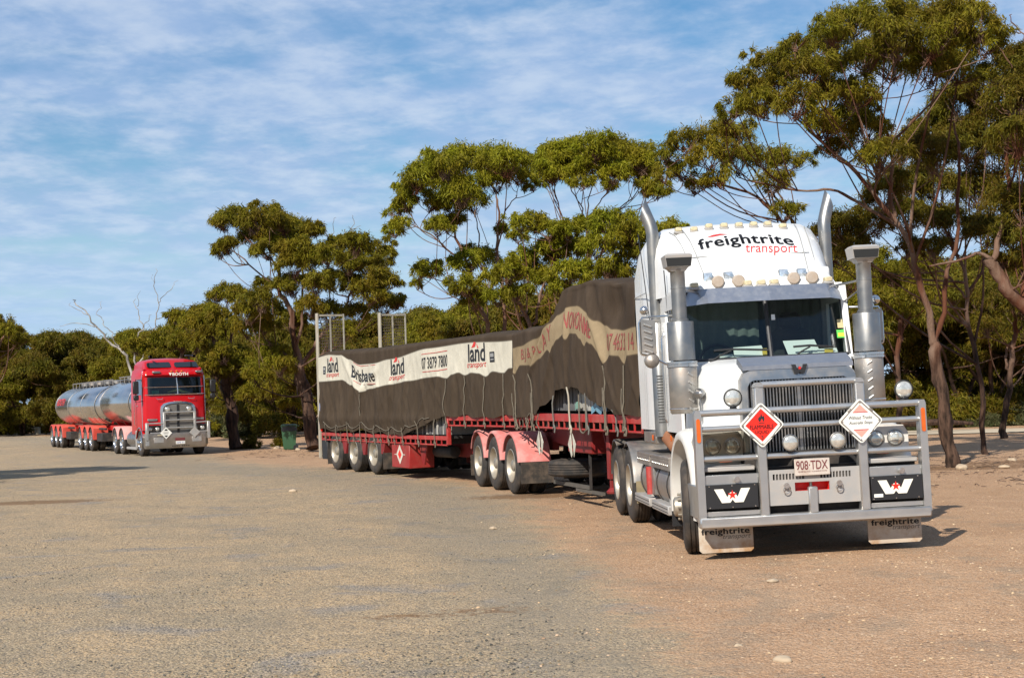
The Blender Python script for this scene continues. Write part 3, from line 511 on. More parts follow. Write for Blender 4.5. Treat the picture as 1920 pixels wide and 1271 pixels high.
'T11':((-7.77,58.0,-0.18),[([(0.08,0.0,0.18),(-0.17,0.0,2.05),(-0.38,0.0,3.22)],0.3,0.24),([(-0.38,0.0,3.22),(-0.53,0.0,4.47),(-0.7,0.0,5.62),(-1.13,0.0,6.32),(-1.11,0.0,7.1),(-0.87,0.0,7.75)],0.16,0.05),([(-0.34,0.0,3.24),(0.11,0.12,4.04),(1.19,0.25,5.18),(1.51,0.38,5.79),(1.99,0.5,6.67)],0.11,0.03),([(-0.48,0.0,4.06),(-0.13,-0.17,5.42),(-0.09,-0.33,6.67),(-0.21,-0.5,7.48)],0.09,0.03),([(-0.38,0.0,3.22),(-0.95,-0.3,3.86),(-1.5,-0.6,4.28)],0.07,0.03),([(-1.11,0.0,7.1),(-1.93,0.2,8.01),(-2.77,0.4,8.67)],0.06,0.02),([(-0.93,0.0,6.22),(-2.1,-0.15,7.16),(-2.87,-0.3,7.89)],0.05,0.02)],[(-3.06,-0.1,8.96,0.49),(-2.74,0.72,9.21,0.49),(-3.36,0.58,7.89,0.41),(-2.67,-1.47,7.89,0.4),(-1.56,-2.57,8.63,0.56),(-1.25,-0.71,9.07,0.54),(-0.64,-1.33,8.68,0.54),(-2.29,1.63,8.49,0.61),(-1.49,1.09,8.5,0.66),(-0.71,0.6,8.34,0.66),(-0.03,0.35,8.6,0.47),(0.26,0.96,8.59,0.31),(0.04,-2.13,7.6,0.57),(-1.34,-0.34,7.81,0.51),(-0.2,-2.02,7.08,0.63),(-0.11,2.43,7.63,0.61),(1.13,-2.56,7.29,0.49),(1.11,1.77,8.08,0.5),(2.13,-2.15,7.67,0.53),(2.53,0.78,7.79,0.52),(3.02,-0.56,7.18,0.42),(1.64,-0.51,7.15,0.54),(2.13,1.59,7.31,0.56),(2.95,-1.84,6.4,0.53),(3.28,-1.3,6.35,0.36),(0.74,2.37,6.79,0.57),(1.78,0.05,6.35,0.55),(2.56,-1.83,5.9,0.53),(3.32,1.09,5.73,0.37),(2.8,1.59,5.72,0.5),(0.62,-2.31,6.29,0.53),(-0.45,-0.46,6.39,0.55),(0.44,-2.18,5.49,0.49),(1.05,-1.08,5.32,0.5),(1.77,0.62,5.3,0.51),(1.55,-1.86,4.51,0.49),(-1.85,1.08,6.61,0.37),(-1.37,-2.44,5.75,0.53),(-1.95,-1.65,5.39,0.57),(-1.74,1.78,5.56,0.52),(-2.25,-0.49,4.83,0.5),(-1.64,-0.44,4.97,0.48),(-0.72,0.57,5.13,0.51),(-1.48,-0.13,3.9,0.51),(-1.05,-0.67,3.35,0.5),(-1.58,-2.47,3.05,0.53),(-1.75,1.26,2.45,0.56),(-2.58,2.38,2.4,0.53),(-1.14,2.83,1.88,0.43)]),
'T12':((-11.73,64.0,-0.18),[([(0.0,0.0,0.0),(-0.21,0.0,1.66),(-0.36,0.0,2.79),(-0.38,0.0,3.69)],0.26,0.17),([(-0.39,0.0,3.47),(-0.9,0.2,4.39),(-1.02,0.4,5.3)],0.08,0.03),([(-0.38,0.0,3.69),(-0.01,-0.2,5.02),(-0.17,-0.4,6.14)],0.08,0.03),([(-0.39,0.0,3.47),(0.25,0.0,3.78),(0.53,-0.0,4.0)],0.05,0.02)],[(-0.5,-0.87,6.5,0.42),(-0.35,0.65,6.68,0.54),(0.09,0.58,6.57,0.48),(-1.26,1.22,5.95,0.48),(-0.38,-1.13,5.64,0.53),(-0.91,-0.93,5.33,0.55),(-0.52,-1.27,4.97,0.53),(-0.17,-0.98,5.3,0.46),(-1.23,0.81,4.03,0.57),(-0.21,-1.32,4.03,0.59),(0.1,0.1,3.97,0.61),(-0.61,-1.02,3.39,0.55),(-0.01,-0.71,3.38,0.6),(0.58,-0.17,3.79,0.47),(-1.07,1.21,2.84,0.55),(-0.06,0.36,2.96,0.54),(-1.35,-1.4,4.49,0.53),(-1.67,-0.58,5.37,0.53),(-1.21,-1.11,3.48,0.49)]),
'T13':((-16.81,76.0,-0.18),[([(0.0,0.0,0.0),(0.15,0.0,2.47),(0.11,0.0,4.07),(0.55,0.0,5.66)],0.2,0.06),([(0.11,0.0,4.07),(-0.81,0.0,4.64),(-1.34,0.0,5.06)],0.08,0.03),([(0.17,0.0,3.54),(0.87,0.25,4.59),(1.25,0.5,5.66)],0.08,0.03)],[(0.64,-1.56,6.25,0.63),(0.9,0.72,6.65,0.57),(1.58,0.43,6.69,0.51),(-0.48,1.76,5.9,0.57),(0.84,-0.88,5.67,0.63),(1.57,-0.78,5.89,0.63),(-0.84,0.9,5.64,0.51),(-0.62,0.62,5.16,0.65),(0.44,-0.78,5.08,0.63),(-1.53,0.59,5.19,0.64),(-1.95,-0.21,4.96,0.56),(-1.33,0.98,4.82,0.65),(1.3,-1.38,5.19,0.63),(-0.58,-1.04,4.29,0.63),(-0.1,1.6,4.33,0.65)]),
'T14':((-27.64,80.0,-0.18),[([(0.0,0.0,0.0),(0.28,0.0,2.82),(0.53,0.0,5.06),(0.83,0.0,5.89)],0.2,0.06)],[(0.47,0.93,6.68,0.54),(1.46,-0.97,6.17,0.53),(1.56,0.41,5.94,0.4),(2.14,-0.51,5.63,0.22),(-0.03,0.88,6.24,0.68),(0.08,-0.69,5.61,0.67),(0.56,0.76,5.36,0.57),(1.35,0.34,5.61,0.34),(0.16,0.67,5.09,0.62)]),
'DEAD':((-23.57,95.0,-0.18),[([(0.0,0.0,0.0),(-0.12,0.0,2.67),(-0.34,0.0,4.85),(-1.09,0.0,5.61),(-1.84,0.0,6.2),(-2.39,0.0,6.99),(-2.94,0.0,7.77),(-3.65,0.0,8.53),(-3.85,0.0,8.74)],0.2,0.03),([(-2.39,0.0,6.99),(-3.12,0.13,7.18),(-3.96,0.27,7.32),(-4.77,0.4,7.12)],0.06,0.02),([(-2.94,0.0,7.77),(-3.73,0.0,8.13),(-4.09,0.0,8.55)],0.045,0.015),([(-1.09,0.0,5.61),(-1.35,-0.07,6.38),(-1.59,-0.13,6.75),(-2.02,-0.2,7.4),(-2.3,-0.27,7.8),(-2.07,-0.33,8.19),(-1.94,-0.4,8.55)],0.07,0.015),([(-0.12,0.0,2.67),(0.01,0.07,4.67),(0.02,0.14,6.04),(0.25,0.21,6.5),(0.48,0.29,6.9),(0.21,0.36,7.59),(-0.06,0.43,8.2),(-0.1,0.5,8.71)],0.13,0.02),([(0.55,0.0,6.89),(0.79,0.0,7.31),(1.03,0.0,7.64)],0.05,0.02),([(0.15,0.0,8.17),(0.4,0.0,9.17)],0.035,0.012),([(0.12,0.0,4.33),(0.75,-0.08,5.98),(1.05,-0.17,6.56),(1.49,-0.25,7.31),(1.56,-0.33,8.34),(1.38,-0.42,9.57),(1.52,-0.5,10.5)],0.1,0.018),([(1.49,0.0,8.36),(2.04,0.0,8.95),(2.52,0.0,9.46),(2.69,0.0,9.73)],0.045,0.015),([(1.43,0.0,7.33),(2.0,0.0,7.68),(2.95,0.0,8.04),(3.35,0.0,8.13)],0.05,0.012),([(1.28,0.0,9.61),(1.13,0.0,10.15)],0.02,0.01),([(1.01,0.0,6.57),(0.79,0.0,7.15)],0.03,0.012)],[]),
'SNAG':((-7.12,59.5,-0.18),[([(0.0,0.0,0.0),(-0.0,0.0,5.11),(-0.0,0.0,8.03),(-0.13,0.0,8.83),(-0.14,0.0,9.0)],0.1,0.015),([(-0.01,0.0,7.84),(0.18,0.0,8.46),(0.34,0.0,9.13)],0.035,0.012),([(0.01,0.0,7.21),(0.55,0.13,8.27),(0.95,0.27,8.67),(1.02,0.4,9.24)],0.05,0.012),([(0.98,0.0,8.65),(1.36,0.0,8.78)],0.025,0.01),([(0.46,0.0,8.14),(0.72,0.0,8.3)],0.02,0.01)],[]),
}
def leaf_mat(name, cols, trans=0.28):
    m = bpy.data.materials.new(name); m.use_nodes = True; nt = m.node_tree; N = nt.nodes; L = nt.links; N.clear()
    o = N.new('ShaderNodeOutputMaterial'); p = N.new('ShaderNodeBsdfPrincipled'); p.inputs['Roughness'].default_value = 0.6; p.inputs['Specular IOR Level'].default_value = 0.15
    g = N.new('ShaderNodeNewGeometry'); r = N.new('ShaderNodeValToRGB')
    while len(r.color_ramp.elements) < len(cols): r.color_ramp.elements.new(0.5)
    for i, c in enumerate(cols): r.color_ramp.elements[i].position = i / (len(cols) - 1); r.color_ramp.elements[i].color = (*c, 1)
    L.new(g.outputs['Random Per Island'], r.inputs[0])
    tc = N.new('ShaderNodeTexCoord'); n = N.new('ShaderNodeTexNoise'); n.inputs['Scale'].default_value = 0.55; n.inputs['Detail'].default_value = 2; L.new(tc.outputs['Object'], n.inputs['Vector'])
    mr = N.new('ShaderNodeMapRange'); L.new(n.outputs['Fac'], mr.inputs[0]); mr.inputs[1].default_value = .3; mr.inputs[2].default_value = .7; mr.inputs[3].default_value = 0.72; mr.inputs[4].default_value = 1.25
    hs = N.new('ShaderNodeHueSaturation'); L.new(mr.outputs[0], hs.inputs['Value']); L.new(r.outputs[0], hs.inputs['Color'])
    n3 = N.new('ShaderNodeTexNoise'); n3.inputs['Scale'].default_value = 0.9; n3.inputs['Detail'].default_value = 3; L.new(tc.outputs['Object'], n3.inputs['Vector'])
    m3 = N.new('ShaderNodeMapRange'); L.new(n3.outputs['Fac'], m3.inputs[0]); m3.inputs[1].default_value = .3; m3.inputs[2].default_value = .7; m3.inputs[3].default_value = 0.472; m3.inputs[4].default_value = 0.515; L.new(m3.outputs[0], hs.inputs['Hue'])
    t = N.new('ShaderNodeBsdfTranslucent'); L.new(hs.outputs[0], p.inputs['Base Color']); L.new(hs.outputs[0], t.inputs[0])
    mx = N.new('ShaderNodeMixShader'); mx.inputs[0].default_value = trans; L.new(p.outputs[0], mx.inputs[1]); L.new(t.outputs[0], mx.inputs[2]); L.new(mx.outputs[0], o.inputs[0]); return m
L_olive = leaf_mat('olive_gum_leaves', [(0.076, 0.076, 0.0036), (0.139, 0.130, 0.0058), (0.210, 0.185, 0.0101), (0.113, 0.086, 0.0065), (0.278, 0.236, 0.0216)], .34)
L_bright = leaf_mat('yellow_green_gum_leaves', [(0.093, 0.104, 0.0037), (0.167, 0.171, 0.0060), (0.244, 0.235, 0.0105), (0.130, 0.127, 0.0060), (0.312, 0.288, 0.0225)], .34)
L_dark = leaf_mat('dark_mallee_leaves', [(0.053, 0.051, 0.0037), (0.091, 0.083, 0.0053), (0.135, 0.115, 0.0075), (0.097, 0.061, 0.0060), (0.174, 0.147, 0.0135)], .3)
L_scrub = leaf_mat('grey_green_scrub', [(.045, .055, .018), (.075, .085, .032), (.10, .108, .045), (.13, .105, .05)])
def bark_mat(name, smooth, rough_, h=2.2):
    m = bpy.data.materials.new(name); m.use_nodes = True; nt = m.node_tree; N = nt.nodes; L = nt.links; p = N['Principled BSDF']; p.inputs['Roughness'].default_value = 0.85; p.inputs['Specular IOR Level'].default_value = 0.2
    tc = N.new('ShaderNodeTexCoord'); sp = N.new('ShaderNodeSeparateXYZ'); L.new(tc.outputs['Object'], sp.inputs[0])
    mp = N.new('ShaderNodeMapping'); mp.inputs['Scale'].default_value = (1, 1, .22); L.new(tc.outputs['Object'], mp.inputs[0])
    n = N.new('ShaderNodeTexNoise'); n.inputs['Scale'].default_value = 9; n.inputs['Detail'].default_value = 7; n.inputs['Roughness'].default_value = .65; L.new(mp.outputs[0], n.inputs['Vector'])
    n2 = N.new('ShaderNodeTexNoise'); n2.inputs['Scale'].default_value = 2.2; n2.inputs['Detail'].default_value = 4; L.new(mp.outputs[0], n2.inputs['Vector'])
    def ramp(a, b, fac, lo=.40, hi=.60):
        r = N.new('ShaderNodeValToRGB'); r.color_ramp.elements[0].position = lo; r.color_ramp.elements[0].color = (*a, 1); r.color_ramp.elements[1].position = hi; r.color_ramp.elements[1].color = (*b, 1); L.new(fac, r.inputs[0]); return r.outputs[0]
    cs = ramp(smooth[0], smooth[1], n2.outputs['Fac']); cr = ramp(rough_[0], rough_[1], n.outputs['Fac'])
    ad = N.new('ShaderNodeMath'); ad.operation = 'MULTIPLY_ADD'; L.new(n2.outputs['Fac'], ad.inputs[0]); ad.inputs[1].default_value = 2.0; L.new(sp.outputs[2], ad.inputs[2])
    mr = N.new('ShaderNodeMapRange'); L.new(ad.outputs[0], mr.inputs[0]); mr.inputs[1].default_value = h + .6; mr.inputs[2].default_value = h + 1.5
    mx = N.new('ShaderNodeMix'); mx.data_type = 'RGBA'; L.new(mr.outputs[0], mx.inputs['Factor']); L.new(cr, mx.inputs['A']); L.new(cs, mx.inputs['B']); L.new(mx.outputs['Result'], p.inputs['Base Color'])
    bp = N.new('ShaderNodeBump'); bp.inputs['Strength'].default_value = 1.0; bp.inputs['Distance'].default_value = .06; L.new(n.outputs['Fac'], bp.inputs['Height']); L.new(bp.outputs[0], p.inputs['Normal']); return m
B_gum = bark_mat('gum_bark', ((.105, .038, .019), (.175, .112, .078)), ((.020, .012, .008), (.100, .058, .038)))
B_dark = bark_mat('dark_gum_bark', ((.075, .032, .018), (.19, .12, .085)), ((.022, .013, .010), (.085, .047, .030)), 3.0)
B_dead = bark_mat('grey_dead_wood', ((.16, .14, .12), (.36, .33, .29)), ((.10, .085, .07), (.27, .24, .2)), .5)
def leaf_cloud(centres, radii, dirs_out, per, ln, wd_, rng, droop=0.9):
    """drooping lance leaves (long thin triangles) round each centre; returns verts (n*3,3)"""
    C_ = np.repeat(centres, per, axis=0); Rr = np.repeat(radii, per); n = len(C_); O = np.repeat(dirs_out, per, axis=0)
    off = rng.normal(0, 1, (n, 3)); off /= np.linalg.norm(off, axis=1)[:, None] + 1e-9; off *= (rng.uniform(0, 1, n) ** 0.5)[:, None] * Rr[:, None] * rng.uniform(.6, 1.35, n)[:, None]
    d = O * 0.5 + rng.normal(0, 0.6, (n, 3)); d[:, 2] -= droop; d /= np.linalg.norm(d, axis=1)[:, None] + 1e-9
    w = np.cross(d, rng.normal(0, 1, (n, 3))); w /= np.linalg.norm(w, axis=1)[:, None] + 1e-9
    l = ln * rng.uniform(0.6, 1.35, n)[:, None]; b = wd_ * rng.uniform(0.6, 1.3, n)[:, None]
    P = C_ + off
    return np.stack([P - d * l * .1 + w * b * .5, P + d * l, P - w * b * .5], 1).reshape(-1, 3)
def fol_mesh(name, V, m):
    n = len(V) // 3; return raw_mesh(name, V, np.arange(n * 3).reshape(n, 3), 3, m, smooth=False)
def resample(P, step):
    out = [P[0]]
    for a, b in zip(P[:-1], P[1:]):
        n = max(1, int((b - a).length / step))
        for k in range(1, n + 1): out.append(a.lerp(b, k / n))
    return out
def smooth_path(P, it=2):
    for _ in range(it):
        Q = [P[0]]
        for a, b in zip(P[:-1], P[1:]): Q += [a.lerp(b, .25), a.lerp(b, .75)]
        Q.append(P[-1]); P = Q
    return P
def grow(data, seed, ln, wd_, per, nsub, bark, leaf, flat=0.9, step=0.35, wob=0.05, twig=True, droop=.9, rs=1.0, sat=2, cr=1.0, tw=1.0):
    rng = np.random.default_rng(seed); rnd = random.Random(seed)
    base, stems, clumps = data
    mb = MB(); nodes = []
    for pts, r0, r1 in stems:
        r0 *= rs; r1 *= rs
        P = smooth_path([Vector(p) for p in pts], 2); P = resample(P, step); n = len(P)
        ph = [rnd.uniform(0, 6.28) for _ in range(4)]
        Q = [p + Vector((math.sin(i * .9 + ph[0]) + .5 * math.sin(i * 2.3 + ph[1]), math.sin(i * 1.1 + ph[2]), 0)) * wob * (0 if i == 0 else 1) for i, p in enumerate(P)]
        rr = [r0 + (r1 - r0) * i / max(1, n - 1) for i in range(n)]
        if abs(pts[0][2]) < .05 and abs(pts[0][0]) < .3: rr[0] *= 1.25; (rr.__setitem__(1, rr[1] * 1.1) if n > 1 else None)
        rr = [r_ * (1 + .10 * math.sin(i * 1.7 + ph[3])) for i, r_ in enumerate(rr)]
        v0 = len(mb.v); mb.tube(Q, rr, 11 if r0 > .08 else 6)
        if r0 > .08:
            for q in range(v0, len(mb.v)):
                p_ = mb.v[q]; c_ = Q[min(len(Q) - 1, (q - v0) // 11)]; k_ = 1 + .16 * math.sin(p_[0] * 23 + p_[2] * 3.1) * math.sin(p_[1] * 19 + p_[2] * 5.3) + rnd.uniform(-.07, .07)
                mb.v[q] = (c_[0] + (p_[0] - c_[0]) * k_, c_[1] + (p_[1] - c_[1]) * k_, p_[2])
        for i, p in enumerate(Q):
            if p.z > 1.2 or len(stems) == 1: nodes.append((p, rr[i]))
    VV = []
    if clumps:
        order = sorted(clumps, key=lambda c: c[2] + rnd.uniform(-.3, .3))
        for (cx, cy, cz, r) in order:
            r *= cr
            c = Vector((cx, cy, cz)); bottom = c - Vector((0, 0, r * .85))
            best = min(nodes, key=lambda q: (q[0] - bottom).length + 1.4 * max(0, q[0].z - bottom.z + .25) - q[1] * 2)
            a = best[0]; d = bottom - a; L_ = d.length
            mid = a + d * .5 + Vector((rnd.uniform(-.12, .12), rnd.uniform(-.12, .12), rnd.uniform(-.14, .02))) * L_
            P = resample(smooth_path([a, mid, bottom], 2), .3)
            r0 = min(best[1] * .8, .018 + .013 * L_); rr = [r0 + (0.012 - r0) * i / max(1, len(P) - 1) for i in range(len(P))]
            mb.tube(P, rr, 5)
            for i, p in enumerate(P[1:]): nodes.append((p, rr[i + 1]))
            if twig and rnd.random() < .75:   # a second, steeper limb from lower down
                low_ = [q for q in nodes if .9 < bottom.z - q[0].z < 4.0 and (q[0] - bottom).length < 4.6 and q[1] > .018]
                if low_:
                    a2 = min(low_, key=lambda q: (q[0].xy - bottom.xy).length + rnd.uniform(0, .9)); d2 = bottom - a2[0]
                    m2 = a2[0] + d2 * .5 + Vector((rnd.uniform(-.10, .10), rnd.uniform(-.10, .10), -.10)) * d2.length
                    P2 = resample(smooth_path([a2[0], m2, bottom + Vector((0, 0, r * .4))], 2), .3); r2 = min(a2[1] * .7, .016 + .008 * d2.length)
                    mb.tube(P2, [r2 + (.010 - r2) * i / max(1, len(P2) - 1) for i in range(len(P2))], 5)
            # sub-clumps over a flattened dome
            parts_ = [(c, r, 1.0)]
            for _ in range(sat):
                a_ = rnd.uniform(0, 6.28); e_ = rnd.uniform(-.35, .55)
                parts_.append((c + Vector((math.cos(a_) * .95, math.sin(a_) * .95, e_)) * r, r * rnd.uniform(.42, .66), .8))
            for c, r, dn in parts_:
                k = max(4, int(nsub * (r / .6) ** 1.3)) if r > .25 else 4
                D = rng.normal(0, 1, (k, 3)); D /= np.linalg.norm(D, axis=1)[:, None]; D[:, 2] = np.abs(D[:, 2]) * 1.05 - .30
                rad = rng.uniform(.45, 1.0, k) ** .6
                S = np.array(c) + D * rad[:, None] * np.array([r, r, r * flat])
                sr = np.full(k, r * .40) * rng.uniform(.6, 1.35, k)
                VV.append(leaf_cloud(S, sr, D, max(6, int(dn * per * (r / .6) ** .7)), ln, wd_, rng, droop))
                if twig:
                    for s_ in S:
                        s_ = Vector(s_); m_ = bottom.lerp(s_, .5) + Vector((rnd.uniform(-.1, .1), rnd.uniform(-.1, .1), -.08)) * r
                        mb.tube([bottom + Vector((rnd.uniform(-.3, .3), rnd.uniform(-.3, .3), rnd.uniform(-.1, .3))) * r, m_, s_], [.010 * tw, .007 * tw, .003 * tw], 3, cap=False)
    me_t = mb.mesh('trunk', bark, 80)
    me_c = fol_mesh('crown', np.concatenate(VV), leaf) if VV else None
    return me_t, me_c
def place_tree(name, meshes, loc, label, group=None, cat='tree', rz=0, sc=1.0, dead=False):
    t = thing(name, label, cat, loc, (0, 0, rz), group); t.scale = (sc, sc, sc)
    obj('trunk', meshes[0], None, t)
    if meshes[1]: obj('crown', meshes[1], None, t)
    return t
def big(key, name, label, **k):
    d = TREE[key]; return place_tree(name, grow(d, **k), d[0], label)
big('T1', 'gum_tree', 'tall gum tree on a rough leaning trunk close to the white truck, reddish limbs', seed=31, rs=0.74, ln=0.115, wd_=0.023, per=168, nsub=22, bark=B_gum, leaf=L_olive, wob=.03)
big('T2', 'gum_tree', 'low spreading gum crown just above the white cab roof', seed=32, rs=0.62, ln=0.115, wd_=0.024, per=147, nsub=20, bark=B_gum, leaf=L_olive)
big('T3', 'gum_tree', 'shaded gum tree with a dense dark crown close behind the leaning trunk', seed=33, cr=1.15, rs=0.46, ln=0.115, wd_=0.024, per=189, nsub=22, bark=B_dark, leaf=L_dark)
big('T4', 'gum_tree', 'gum tree whose thick bent limb leans in from the right edge', seed=34, cr=1.15, rs=0.85, ln=0.115, wd_=0.023, per=179, nsub=22, bark=B_gum, leaf=L_dark, wob=.04)
big('T5', 'gum_tree', 'slender pink-barked gum tree between the right air intake and the leaning trunk', seed=35, rs=0.75, ln=0.127, wd_=0.029, per=158, nsub=18, bark=B_gum, leaf=L_olive)
big('T6', 'gum_tree', 'crooked red-barked gum tree at the far right behind the sandy clearing', seed=36, rs=0.75, ln=0.127, wd_=0.029, per=158, nsub=18, bark=B_gum, leaf=L_dark)
big('T7', 'gum_tree', 'tall many-stemmed gum tree with a wide bright crown over the cream-banded tarpaulin', seed=37, rs=0.62, ln=0.144, wd_=0.037, per=126, nsub=20, bark=B_gum, leaf=L_bright)
big('T8', 'gum_tree', 'umbrella-shaped gum tree on bare forked stems left of the exhaust stack', seed=38, rs=0.55, ln=0.144, wd_=0.037, per=126, nsub=20, bark=B_gum, leaf=L_bright)
big('T9', 'gum_tree', 'lower bushy gum tree directly above the peaked tarpaulin', seed=39, rs=0.62, ln=0.144, wd_=0.037, per=130, nsub=20, bark=B_gum, leaf=L_bright)
big('T11', 'gum_tree', 'large dark gum tree with a thick trunk behind the raised ramps and the green bin', seed=40, cr=1.08, rs=0.85, ln=0.150, wd_=0.038, per=126, nsub=20, bark=B_dark, leaf=L_olive)
big('T12', 'gum_tree', 'small umbrella gum tree with a dark trunk right of the red cab', seed=41, ln=0.161, wd_=0.041, per=126, nsub=20, bark=B_dark, leaf=L_olive)
big('T13', 'gum_tree', 'broad gum tree rising behind the red cab roof', seed=42, rs=0.70, ln=0.173, wd_=0.048, per=115, nsub=20, bark=B_gum, leaf=L_olive)
big('T14', 'gum_tree', 'gum tree with a drooping crown at the far left edge', seed=43, rs=0.70, ln=0.173, wd_=0.048, per=115, nsub=20, bark=B_gum, leaf=L_olive)
def bigdead(key, label, **k):
    d = TREE[key]; place_tree('dead_tree', grow(d, seed=50, ln=.1, wd_=.02, per=1, nsub=1, bark=B_dead, leaf=None, rs=.55, **k), d[0], label)
bigdead('DEAD', 'bare grey dead tree with spreading twigs behind the steel tanks', wob=.09)
bigdead('SNAG', 'thin bare dead snag above the raised ramps', wob=.05)
# the wood behind: mallee trees with domed crowns; four grown kinds, copied one by one
def mallee(seed, h, w, leaf, low):
    rnd = random.Random(seed); stems = []; clumps = []
    ns = 3 + seed % 2
    for i in range(ns):
        a = 6.28 * i / ns + rnd.uniform(-.4, .4); e = w * .5
        stems.append(([(0, 0, 0), (math.cos(a) * .35, math.sin(a) * .35, h * .25), (math.cos(a) * e * .7, math.sin(a) * e * .7, h * .62)], .11, .04))
    n = 26
    for i in range(n):
        a = rnd.uniform(0, 6.28); q = math.sqrt(rnd.uniform(0, 1)); x, y = math.cos(a) * q * w * .5, math.sin(a) * q * w * .5
        top = h * (1 - .32 * q * q); z = top - rnd.uniform(.3, .9) - (rnd.uniform(0, 1) < low) * rnd.uniform(.1, .62) * h
        clumps.append((x, y, max(.7, z), rnd.uniform(.65, 1.05)))
    return grow(((0, 0, 0), stems, clumps), seed + 100, .205, .055, 95, 15, B_gum if seed % 2 else B_dark, leaf, flat=.6, step=.5, twig=False, sat=1)
KINDS = [mallee(1, 6.2, 5.6, L_olive, .15), mallee(2, 5.6, 6.4, L_dark, .28), mallee(3, 6.6, 5.2, L_dark, .2), mallee(4, 5.2, 6.0, L_olive, .4)]
def wood():
    rnd = random.Random(77)
    spots = []
    ORD = ['nearest to', 'second from', 'third from', 'fourth from', 'fifth from', 'sixth from', 'seventh from', 'eighth from', 'ninth from']
    def row(x0, x1, y0, y1, n, s0, s1, lab, grp, first=None, jit=1.0):
        for i in range(n):
            f = (i + .5) / n; x = x0 + (x1 - x0) * f + rnd.uniform(-jit, jit); y = y0 + (y1 - y0) * f + rnd.uniform(-2.5, 2.5)
            spots.append((x, y, rnd.uniform(s0, s1), (lab + ', ' + ORD[i] + ' ' + first) if first else lab, grp))
    a = ('domed mallee tree in the wood beyond the tankers', 'mallee trees beyond the tankers')
    b = ('domed mallee tree in the wood beyond the tarped trailers', 'mallee trees beyond the tarped trailers')
    c = ('domed mallee tree in the dark wood behind the white truck', 'mallee trees behind the white truck')
    row(-45, -16, 116, 106, 9, .95, 1.2, 'front mallee tree beyond the tankers', a[1], 'the left edge of the wood'); row(-56, -16, 134, 122, 12, 1.15, 1.4, *a); row(-52, -8, 152, 140, 10, 1.3, 1.5, *a)
    row(-17, -9.5, 92, 80, 4, .8, 1.0, 'mallee tree past the red cab', a[1], 'its left side'); row(-16, -2, 108, 96, 6, 1.1, 1.3, *a)
    row(-6.5, 4.5, 79, 72, 5, .88, 1.02, 'front mallee tree over the long tarpaulin', b[1], 'the raised ramps'); row(-8, 8, 98, 90, 6, 1.1, 1.3, *b); row(1, 9, 66, 62, 4, 1.0, 1.15, 'mallee tree over the peaked tarpaulin', b[1], 'its left slope')
    row(9, 24, 65, 61, 7, .95, 1.15, 'front mallee tree right of the white truck', c[1], 'the right intake'); row(8, 30, 76, 72, 9, 1.1, 1.3, *c); row(10, 36, 90, 88, 9, 1.25, 1.45, *c)
    spots.append((-17.8, 38.5, 1.15, 'mallee tree off to the left whose shade lies across the gravel', None))
    for i, (x, y, s, lab, grp) in enumerate(spots):
        place_tree('mallee_tree', KINDS[1 + i % 2 if grp == c[1] else (i * 7 + i // 3) % 4], (x, y, float(gz(x, y)) - .05), lab, grp, rz=rnd.uniform(0, 6.28), sc=s)
wood()
# low scrub along the wood's edge
def shrub_mesh(seed, leaf, h=.9, w=1.6, n=60, ln=.16, wd_=.05):
    rng = np.random.default_rng(seed); k = n; D = rng.normal(0, 1, (k, 3)); D /= np.linalg.norm(D, axis=1)[:, None]; D[:, 2] = np.abs(D[:, 2])
    S = D * rng.uniform(.3, 1, k)[:, None] * np.array([w / 2, w / 2, h * .85]); S[:, 2] += .05
    V = leaf_cloud(S, np.full(k, .2), D, 80, ln*.8, wd_, rng, droop=-.3)
    mb = MB(); 
    for s_ in S[::3]: mb.tube([(0, 0, 0), tuple(s_ * np.array([.5, .5, .7])), tuple(s_)], [.015, .01, .005], 3)
    return mb.mesh('stem', B_dark, 60), fol_mesh('foliage', V, leaf)
SHR = [shrub_mesh(1, L_scrub), shrub_mesh(2, L_dark, 1.3, 1.8), shrub_mesh(3, L_scrub, .6, 1.4)]
def scrub():
    rnd = random.Random(8)
    def sh(x, y, s, k, lab, grp=None):
        t = thing('shrub', lab, 'shrub', (x, y, float(gz(x, y)) - .03), (0, 0, rnd.uniform(0, 6.28)), grp); t.scale = (s, s, s)
        obj('stem', SHR[k][0], None, t); obj('foliage', SHR[k][1], None, t)
    for i in range(24):
        x = 12 + i * .75 + rnd.uniform(-.3, .3); sh(x, 58.5 + rnd.uniform(0, 5.0), rnd.uniform(.5, 1.25), i % 3, 'low scrub bush along the pale road behind the white truck', 'scrub along the pale road')
    for i in range(12):
        x = -21 + i * 1.15; sh(x, 88 + rnd.uniform(-4, 8), rnd.uniform(.8, 1.5), i % 3, 'low scrub bush in the gap between the red cab and the tarped trailer', 'scrub between the trucks')
    for i in range(12):
        x = -46 + i * 1.8; sh(x, 118 + rnd.uniform(0, 6), rnd.uniform(1.0, 1.8), i % 3, 'low scrub bush at the wood edge beyond the tankers', 'scrub beyond the tankers')
    sh(-11.2, 64.3, .55, 1, 'small green bush at the foot of the dark trunk right of the red cab')
    sh(-10.2, 66.0, .45, 1, 'tiny green tuft on the sand between the dark trunk and the bin')
    sh(-8.0, 63.8, .6, 0, 'dry brown bush behind the green bin')
scrub()
